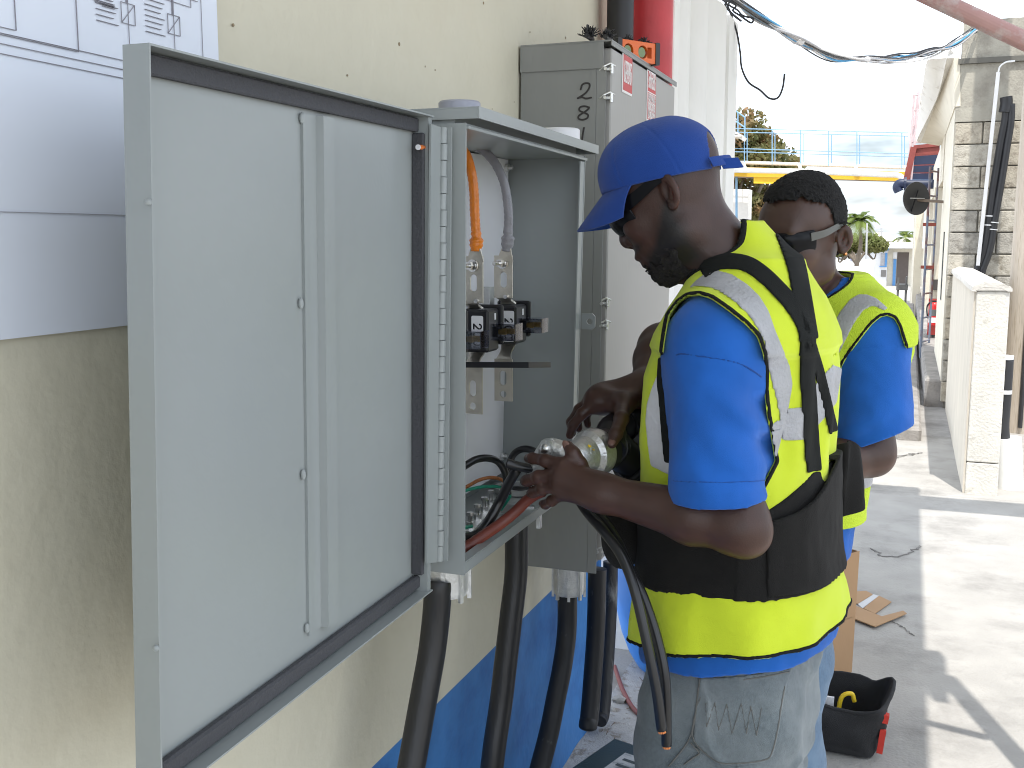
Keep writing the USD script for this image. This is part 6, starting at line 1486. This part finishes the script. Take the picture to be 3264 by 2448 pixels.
obj('arm', tube(curve([dc - fw * .05, dc - fw * .12, ony(2040, 436, Yd)], 12), .016, 8), pm('arm_brown', (.16, .12, .09), .6), ds_)
bt = ony(1958, 405, Yd + 1); 
# blue pump under the bridge end
pu = thing('blue_pipework', 'dark blue pipe with an elbow under the end of the pipe bridge', 'pipe')
Yq = 19.0
obj('pipe', tube(curve([ony(2020, 398, Yq), ony(1965, 398, Yq), ony(1945, 396, Yq), ony(1938, 404, Yq), ony(1942, 414, Yq)], 24), .075, 14), dk, pu, smooth=40)
obj('flange', rod(ony(1953, 397, Yq), ony(1958, 397, Yq), .11, 16), dk, pu)
# utility pole and conduits
polem = pm('weathered_pole_wood', (.46, .40, .33), .9, var=.18, vs=5, stretch=(14, 14, .8), bump=.5, bs=10, dirt=(.25, .21, .15), ds=5, dlo=.5, dhi=.72)
pb = np.array([ony(2168, 800, 9.7)[0] + .165, 9.7, 0])
up_pole = thing('utility_pole', 'weathered wooden utility pole at the right, in front of the block gable', 'pole')
obj('shaft', tube([pb + [0, 0, z_] for z_ in np.linspace(-.1, 6.5, 12)], np.linspace(.170, .130, 12), 24), polem, up_pole, smooth=50)
obj('pole_cable', tube([pb + [-.03, -.175, .05], pb + [-.028, -.17, 1.0], pb + [-.024, -.165, 2.2], pb + [-.02, -.155, 6]], .018, 8), bl_pipe, up_pole)
obj('number_plate', bx(pb[0] - .09, pb[0] - .02, pb[1] - .168, pb[1] - .160, 3.30, 3.36), pm('yellow_plate', (.65, .55, .12), .5), up_pole)
Y4 = GY - .10
def U4(a, b): return (1897.5 + a * .3678, b * .3678)
for k, (pts, lab) in enumerate((([(752, 600), (745, 700), (722, 820), (700, 950), (672, 1120), (648, 1300), (634, 1400), (612, 1500), (575, 1600), (565, 1680)], 'left one of two thick black conduits sloping down the block gable'), ([(782, 610), (778, 720), (756, 860), (726, 1050), (700, 1200), (678, 1330), (665, 1420), (645, 1500), (612, 1590), (600, 1680)], 'right one of two thick black conduits sloping down the block gable'))):
    t_ = thing('black_conduit', lab, 'conduit'); c_ = curve([ony(*U4(*q), Y4 - .01 * k) for q in pts], 50)
    obj('conduit', tube(c_, .033 if k == 0 else .030, 16), bl_pipe, t_, smooth=True)
    cu = ony(*U4(*((646, 1283) if k == 0 else (674, 1330))), Y4); i_ = int(np.argmin(np.linalg.norm(c_ - cu, axis=1)))
    for o_ in (-1, 1): obj('clip', tube([c_[i_ + o_] , c_[i_ + o_] + (c_[i_ + 1] - c_[i_]) * .3], .037, 16), labelw, t_)
solo('conduit_elbow', tube(curve([ony(*U4(750, 570), Y4), ony(*U4(752, 610), Y4), ony(*U4(742, 660), Y4)], 10), .052, 16), bl_pipe, 'thick black fitting at the top of the two sloping conduits', 'conduit', smooth=40)
solo('white_strip', bar(ony(*U4(704, 425), Y4 - .03), ony(*U4(584, 1560), Y4 - .03), .034, .03), pm('white_strip_paint', (.72, .71, .70), .6), 'narrow white cable duct slanting down the block gable, left of the black conduits', 'duct')
solo('thin_wire', tube(curve([ony(*U4(704, 425), Y4 - .03), ony(*U4(715, 390), Y4 - .03), ony(*U4(750, 365), Y4 - .05), ony(*U4(800, 358), Y4 - .1)], 16), .008, 6), labelw, 'thin pale wire looping from the white duct to the utility pole', 'wire')
lowc = thing('black_riser', 'black riser pipe with white clips beside the end of the low wall', 'pipe')
Y5 = LY0 + .25; P5 = [ony(u, v, Y5) for u, v in ((2176, 770), (2171, 850), (2166, 920), (2170, 960), (2177, 1000))]
obj('pipe', tube(curve(P5, 24), .040, 14), bl_pipe, lowc, smooth=True)
for v in (772, 846): p = ony(2173 if v < 800 else 2169, v - 0, Y5); obj('clip', rod(p - [0, 0, .012], p + [0, 0, .012], .047, 16), labelw, lowc)
solo('white_pipe_stub', rod(ony(2180, 1062, Y5 + .02), ony(2176, 945, Y5 + .02), .085, 24), pm('white_pvc', (.74, .74, .72), .4), 'wide white pipe stub at the foot of the black riser by the low wall', 'pipe', smooth=40)

# ------------------------------------------------------------------ cables overhead
cabm = [pm('cable_black', (.02, .02, .022), .5), pm('cable_grey', (.34, .33, .33), .5), pm('cable_blue', (.06, .28, .50), .5), pm('cable_white', (.62, .60, .58), .5)]
bund = thing('cable_bundle', 'sagging bundle of black, blue and pale cables strung across the sky to the block gable', 'cable')
rg = np.random.default_rng(5)
def at_span(u, v, t_): return ony(u, v, 5.35 + (GY - .05 - 5.35) * t_)
bpts = [(1572, -12, 0), (1640, 35, .13), (1720, 85, .28), (1800, 122, .43), (1880, 128, .58), (1940, 124, .70), (2010, 112, .82), (2060, 95, .92), (2112, 62, 1.0)]
for k in range(15):
    pts = []
    for j, (u, v, t_) in enumerate(bpts):
        sp = (9, 16, 8, 15, 7, 12, 13, 9, 5)[j]; pts.append(at_span(u + rg.normal(0, 3), v + rg.normal(0, sp * .42), t_) + rg.normal(0, .01, 3))
    obj('cable', tube(curve(pts, 60), rg.uniform(.0035, .0085), 6), cabm[(0, 1, 3, 0, 1, 2, 0, 3, 1, 0, 2, 3, 1, 0, 1)[k]], bund, smooth=True)
for (u, v, t_) in ((1724, 88, .285), (1868, 128, .555)): p = at_span(u, v, t_); obj('tie', rod(p - [.02, .03, 0], p + [.02, .03, 0], .022, 10), cabm[3], bund)
lp = lambda a, b: ((2264 + a / 2.212) / S, (b / 2.212) / S)
solo('loose_wire', tube(curve([ony(*lp(*q), 5.3) for q in ((110, 0), (125, 60), (150, 110), (190, 240), (212, 380), (222, 480), (270, 580), (350, 635), (415, 692), (475, 690), (510, 620), (524, 520))], 70), .0045, 8), cabm[0], 'single dark wire end dangling in front of the sky beside the ribbed column', 'wire', smooth=True)
solo('wire_coil', tube(curve([ony(*lp(*q), 5.28) for q in ((60, -20), (110, 20), (150, 95), (220, 150), (160, 100), (105, 45), (125, 5), (180, 40), (160, 75), (210, 110), (285, 160), (300, 130), (230, 110), (190, 70), (130, 30), (170, -15))], 120), .005, 6), cabm[0], 'tangled loops of black wire at the top of the ribbed column', 'wire', smooth=True)

# ------------------------------------------------------------------ pipe bridge, tree, palms, far building
YB_ = 36.0
B3 = lambda u, v, dy=0: ony(u, v, YB_ + dy)
brd = thing('pipe_bridge', 'pipe bridge with light blue railings and yellow beams spanning the yard in the distance', 'bridge')
yelb = pm('yellow_beam', (.70, .42, .03), .6, var=.15, vs=.8, dirt=(.25, .10, .03), ds=1.2, dlo=.58, dhi=.7); lbl = pm('light_blue_rail', (.20, .36, .52), .5); pipew = pm('lagged_pipe', (.66, .64, .60), .5, var=.1)
x_l, x_r = 1560, 1962
def brow(vl, vr, r_, m_, name, dy=0): obj(name, rod(B3(x_l, vl, dy), B3(x_r, vr, dy), r_, 8), m_, brd)
obj('beam', bar(B3(x_l, 362), B3(x_r, 374), .12, .06), yelb, brd); obj('beam', bar(B3(x_l, 375), B3(x_r, 386), .12, .16), yelb, brd); obj('beam', bar(B3(x_l, 372, 1.5), B3(x_r, 382, 1.5), .12, .22), yelb, brd)
obj('deck', patch(np.array([[B3(x_l, 379, .1), B3(x_r, 389, .1)], [B3(x_l, 379, .1) + [0, 1.4, 0], B3(x_r, 389, .1) + [0, 1.4, 0]]]), .05), pm('deck_rust', (.20, .12, .07), .8), brd)
obj('lagged_pipe', tube(curve([B3(x_l, 367, -.3), B3(1750, 371, -.3), B3(1900, 377, -.3), B3(1940, 379, -.3), B3(1958, 392, -.3), B3(1975, 398, -.3), B3(2015, 400, -.3)], 60), .085, 12), pipew, brd, smooth=True)
obj('lagged_pipe', tube([B3(x_l, 350, .2), B3(x_r, 362, .2)], .06, 10), pipew, brd, smooth=True)
for dy in (0, 1.4):
    o = 0 if dy == 0 else 0
    for vl, vr in (((277, 287), (320, 332)) if dy == 0 else ((285, 294), (327, 339))): brow(vl, vr, .014, lbl, 'rail', dy)
    for u in (1608, 1668, 1729, 1790, 1851, 1948):
        uu = u + (6 if dy else 0); k = (uu - x_l) / (x_r - x_l); v0 = (277 if dy == 0 else 285) + 10 * k
        obj('baluster', rod(B3(uu, v0, dy), B3(uu, 352 + 12 * k, dy), .015, 8), lbl, brd)
for u in (1608, 1729, 1851): k = (u - x_l) / (x_r - x_l); obj('clamp', bar(B3(u - 3, 350 + 12 * k, -.1), B3(u + 4, 368 + 12 * k, -.1), .10, .10), pipew, brd)
ysg = obj('hanging_panel', patch(np.array([[B3(1628, 382), B3(1716, 386)], [B3(1628, 396), B3(1720, 398)]]), .06), pm('bright_yellow_panel', (.78, .50, .02), .5), brd)
stg = thing('access_stairs', 'white stairs with blue handrails climbing out of view beside the ribbed column', 'stairs')
obj('stringer', bar(B3(1540, 262, -.6), B3(1610, 302, -.6), .3, .12), pipew, stg)
for k in range(6): q = B3(1552 + k * 9, 270 + k * 5, -.5); obj('tread', bx(q[0] - .14, q[0] + .14, q[1] - .4, q[1] + .4, q[2] - .03, q[2] + .02), pipew, stg)
for a, b in (((1540, 205), (1610, 254)), ((1540, 228), (1610, 276))): obj('rail', rod(B3(*a, -.6), B3(*b, -.6), .022, 8), lbl, stg)
for u in (1578, 1594, 1609): k = (u - 1540) / 70; obj('baluster', rod(B3(u, 205 + 49 * k, -.6), B3(u, 262 + 40 * k, -.6), .02, 8), lbl, stg)
for u in (1581, 1591): obj('support', rod(B3(u, 372, .3), B3(u, 700, .3), .04, 8), lbl, stg)
solo('white_pier', bx(B3(1560, 430)[0], B3(1597, 430)[0], YB_ + 2, YB_ + 3, -1, B3(1580, 403)[2]), pm('white_wall_paint', (.74, .72, .68), .8), 'white wall pier under the bridge beside the ribbed column', 'wall')
# tree: trunk, limbs, leaf clumps
def tree(name, lab, base, pts, trunk_r, leafm, n_leaf, r_cl, lsz, seed, barkm):
    t_ = thing(name, lab, 'tree'); r = np.random.default_rng(seed); tops = []
    ms = []
    for p in pts:
        mid = base * .45 + p * .55 + r.normal(0, .25, 3) + [0, 0, -.3]; ms.append(tube(curve([base, base + (mid - base) * .5 + [0, 0, .5], mid, p], 14), np.linspace(trunk_r, trunk_r * .18, 14), 8))
    obj('trunk', ms[0], barkm, t_, smooth=True)
    for m in ms[1:]: obj('limb', m, barkm, t_, smooth=True)
    V_, F_ = [], []
    for p in pts:
        k = n_leaf // len(pts); q = r.normal(0, 1, (k, 3)); q /= np.linalg.norm(q, axis=1)[:, None]; q *= r.random((k, 1)) ** .45 * r_cl * r.uniform(.7, 1.25); q[:, 2] *= .62
        c_ = p + q; a = r.normal(0, 1, (k, 3)); a /= np.linalg.norm(a, axis=1)[:, None]; b = np.cross(a, r.normal(0, 1, (k, 3))); b /= np.linalg.norm(b, axis=1)[:, None]; s_ = lsz * r.uniform(.6, 1.3, (k, 1))
        n0_ = len(V_) and sum(len(x) for x in V_)
        V_.append(np.stack([c_ - a * s_, c_ + b * s_ * .55, c_ + a * s_, c_ - b * s_ * .55], 1).reshape(-1, 3))
    V_ = np.vstack(V_); i = np.arange(len(V_) // 4) * 4; F_ = np.vstack([np.stack([i, i + 1, i + 2], 1), np.stack([i, i + 2, i + 3], 1)])
    obj('crown', trimesh.Trimesh(V_, F_, process=False), leafm, t_)
def leaf_mat(name, cols, vs):
    n_ = {'g': ('geometry', {}), 'n': ('noise_texture', {'scale': vs, 'detail': 3.0}), 'ad': ('math', {'math_type': 'multiply_add', 'value2': .45}), 'r': ('rgb_ramp', {'ramp': cols}), 'd': ('principled_bsdf', {'roughness': .55, 'specular_ior_level': .3}), 't': ('translucent_bsdf', {}), 'm': ('mix_closure', {'fac': .35})}
    return usdkit.material(stage, '/World/Looks/' + name, n_, [('g.position', 'n.vector'), ('g.random_per_island', 'ad.value1'), ('n.fac', 'ad.value3'), ('ad.value', 'r.fac'), ('r.color', 'd.base_color'), ('r.color', 't.color'), ('d.BSDF', 'm.closure1'), ('t.BSDF', 'm.closure2')], surface='m.closure')
lf1 = leaf_mat('flame_tree_leaf', [(.30, (.085, .095, .035)), (.48, (.15, .14, .05)), (.64, (.25, .15, .07)), (.9, (.33, .17, .09))], .9)
bark = pm('tree_bark', (.16, .13, .10), .9, var=.3, vs=8)
YT = 46.0
tpx = [(1575, 300), (1600, 270), (1632, 300), (1655, 320), (1668, 345), (1640, 345), (1600, 330), (1575, 355), (1612, 360), (1690, 365), (1600, 420), (1580, 455), (1622, 445), (1570, 420), (1610, 470), (1648, 430), (1560, 380), (1540, 330), (1545, 430)]
tree('flame_tree', 'tall spreading tree with reddish-tipped foliage behind the left half of the pipe bridge', ony(1560, 560, YT), [ony(u, v, YT + (i % 4 - 1.5) * .9) for i, (u, v) in enumerate(tpx)], .22, lf1, 13000, 1.05, .125, 3, bark)
lf2 = leaf_mat('palm_leaf', [(.3, (.09, .14, .03)), (.6, (.17, .22, .05)), (.9, (.28, .30, .09))], .5)
def palm(name, lab, base, top, n_fr, L_, seed, tr=.16, nl=26):
    t_ = thing(name, lab, 'palm'); r = np.random.default_rng(seed)
    obj('trunk', tube(curve([base, (base + top) / 2 + [.15, 0, 0], top], 14), np.linspace(tr, tr * .6, 14), 10), bark, t_, smooth=True)
    for k in range(n_fr):
        a = k * 2.399 + r.uniform(-.2, .2); e0_ = r.uniform(-.1, 1.25); hd_ = np.array([math.cos(a), math.sin(a), 0]); Lk = L_ * r.uniform(.8, 1.1)
        rib_ = [top + hd_ * (Lk * s_ * math.cos(e0_) * (1 - .15 * s_)) + np.array([0, 0, Lk * (math.sin(e0_) * s_ - .75 * s_ ** 2.1)]) for s_ in np.linspace(0, 1, 14)]
        c_ = curve(rib_, nl); sd_ = np.cross(hd_, [0, 0, 1]); V_, F_ = [], []
        for j in range(2, nl):
            d_ = nrm(c_[j] - c_[j - 1]); wl = Lk * .30 * math.sin(min(j / nl * 1.05 + .08, 1) * PI) ** .6
            for q in (-1, 1):
                tip = c_[j] + nrm(sd_ * q + d_ * .75 + np.array([0, 0, -.35])) * wl; b_ = d_ * .045 * L_ / 2
                n0_ = len(V_); V_ += [c_[j] - b_, c_[j] + b_, tip]; F_.append([n0_, n0_ + 1, n0_ + 2])
        F_ = np.array(F_)
        obj('frond', trimesh.Trimesh(np.array(V_), F_, process=False), lf2, t_)
palm('palm_tree', 'yellow-green palm tree rising right of the second man\'s head', ony(1850, 575, 62), ony(1856, 478, 62), 26, 1.75, 11, .13)
palm('palm_tree', 'small dark palm at the skyline, left of the shed wall', ony(1957, 535, 110), ony(1957, 515, 110), 18, 2.2, 12, .16, 20)
bsh = [(1815, 520), (1830, 525), (1880, 522), (1895, 530), (1840, 535), (1865, 530), (1815, 540), (1800, 520), (1790, 530)]
tree('bush', 'loose green bush at the foot of the palm tree behind the white building', ony(1850, 570, 66), [ony(u, v, 66 + (i % 3)) for i, (u, v) in enumerate(bsh)], .10, leaf_mat('bush_leaf', [(.3, (.10, .13, .035)), (.7, (.20, .20, .07)), (.95, (.32, .27, .13))], .7), 7000, .85, .13, 8, bark)
# white building with blue trim, and the far skyline
YW = 76.0; zg = gz(YW)
whp = pm('white_building_paint', (.74, .74, .74), .7, var=.03); trim = pm('blue_trim_paint', (.10, .28, .58), .6)
wb = thing('white_building', 'long low white building with a blue roof edge, a sign and a doorway', 'building')
W_ = lambda u, v, y=YW: ony(u, v, y)
xa_, xb_, xc_ = W_(1780, 560)[0], W_(1917, 560)[0], W_(1975, 560)[0]
zt_ = W_(1850, 541)[2]
obj('wall', bx(xa_ - 3, xb_, YW, YW + 6, zg - .5, zt_), whp, wb)
obj('roof_edge', bx(xa_ - 3, xb_ + .05, YW - .25, YW + 6, zt_ + .005, zt_ + .16), trim, wb)
obj('porch_wall', bx(xb_ + .005, xc_ + 2, YW + .4, YW + 6, zg - .5, W_(1930, 537)[2]), pm('cream_porch', (.66, .62, .52), .8), wb)
obj('porch_roof', bx(W_(1897, 530)[0], xc_ + 2, YW - .9, YW + 6, W_(1930, 536)[2], W_(1930, 524)[2]), whp, wb)
bayx0 = W_(1897, 560)[0]
dkg = pm('lattice_shade', (.42, .42, .44), .8, var=.2, vs=9); 
wn = obj('lattice_window', bx(bayx0 + .15, xb_ - .16, YW - .05, YW - .005, W_(1900, 574)[2], W_(1900, 547)[2]), dkg, wb)
for a, b, c_, d_ in ((bayx0 + .1, xb_ - .02, W_(1900, 576.5)[2], W_(1900, 574.3)[2]), (xb_ - .15, xb_ - .02, W_(1900, 574.2)[2], W_(1900, 546.5)[2])): obj('window_frame', bx(a, b, YW - .10, YW - .004, c_, d_), trim, wn)
obj('vent', bx(*sorted((W_(1903, 590)[0], W_(1914, 590)[0])), YW - .04, YW - .004, W_(1908, 598)[2], W_(1908, 583)[2]), pm('vent_grey', (.22, .21, .20), .8), wb)
obj('doorway', bx(W_(1937, 580)[0], W_(1962, 580)[0], YW + .36, YW + .395, zg, W_(1945, 545)[2]), pm('door_shade', (.12, .10, .09), .9), wb)
obj('door', bx(W_(1929, 580)[0], W_(1935.5, 580)[0], YW + .30, YW + .39, zg, W_(1932, 560)[2]), trim, wb)
obj('door_frame', bx(W_(1928, 580)[0], W_(1936.5, 580)[0], YW + .32, YW + .39, W_(1932, 559)[2], W_(1932, 545)[2]), whp, wb)
sgn_ = obj('sign', bx(W_(1837, 555)[0], W_(1855, 555)[0], YW - .05, YW - .004, W_(1846, 559)[2], W_(1846, 553.5)[2]), pm('sign_navy', (.05, .08, .30), .5), wb)
obj('sign_lettering', bx(W_(1839.5, 555)[0], W_(1852, 555)[0], YW - .056, YW - .0505, W_(1846, 557.4)[2], W_(1846, 555.2)[2]), whp, sgn_)
obj('sign_line', bx(W_(1837, 561)[0], W_(1854.5, 561)[0], YW - .05, YW - .004, W_(1846, 562.2)[2], W_(1846, 561)[2]), pm('sign_navy', (0, 0, 0)), wb)
solo('lamp_post', cat(rod(W_(1904, 545, 120), W_(1904, 492, 120), .09, 8), rod(W_(1895, 500, 120), W_(1908, 498, 120), .06, 6)), pm('lamp_grey', (.4, .4, .4), .5), 'thin lamp post standing against the sea beyond the white building', 'lamp post')
solo('grey_post', rod(W_(1871, 560, 61), W_(1873, 482, 61), .05, 8), pm('lamp_grey', (0, 0, 0)), 'thin grey post in front of the palm tree', 'post')
hs = [pm('far_house_%s' % n_, c_, .8) for n_, c_ in (('white', (.66, .64, .60)), ('ochre', (.5, .36, .2)), ('roof', (.55, .50, .46)))]
for i, (u, v, y_, w_, m_) in enumerate(((1903, 521, 150, 3.2, 0), (1922, 528, 190, 4, 0), (1935, 527, 260, 6, 1), (1958, 529, 200, 5, 0), (1945, 525, 330, 7, 0))):
    t_ = thing('far_house', ['small pale house beside the lamp post, far off', 'low white house beyond the porch roof, far off', 'ochre house between two white ones on the far slope', 'white house under the small dark palm, far off', 'farthest tiny white house near the sea'][i], 'house'); p = ony(u, v, y_)
    obj('wall', bx(p[0] - w_ / 2, p[0] + w_ / 2, y_, y_ + 5, gz(y_) - 1, p[2]), hs[m_], t_)
    obj('roof', trimesh.convex.convex_hull(np.array([(p[0] + sx * (w_ / 2 + .3), y_ + sy_, p[2] + .01) for sx in (-1, 1) for sy_ in (-.3, 5.3)] + [(p[0] + sx * w_ / 4, y_ + 2.5, p[2] + 1.2) for sx in (-1, 1)])), hs[2], t_)
# dark trolley and posts in the far yard
trl = thing('metal_trolley', 'dark metal cart standing beside the shed in the middle distance', 'cart')
p = onz(1945, 665, -.1); y_ = 33.0; a, b = ony(1935, 640, y_), ony(1962, 608, y_); z0_ = ony(1940, 645, y_)[2]
obj('tray', bx(a[0], b[0], y_, y_ + 1.0, z0_ + .25, b[2] - .1), pm('dark_steel', (.10, .10, .10), .6, var=.3), trl)
for q in (a[0] + .05, b[0] - .05): obj('leg', rod((q, y_ + .05, gz(y_)), (q, y_ + .05, b[2] + .1), .03, 8), pm('dark_steel', (0, 0, 0)), trl)
obj('handle', rod((b[0] - .05, y_ + .05, b[2] + .1), (b[0] - .05, y_ + .9, b[2] + .1), .025, 8), pm('dark_steel', (0, 0, 0)), trl)
solo('broken_block', stone(onz(1938, 768, .06), .12, 77), kerb, 'lump of broken concrete beside the kerb, right of the second man', 'stone')
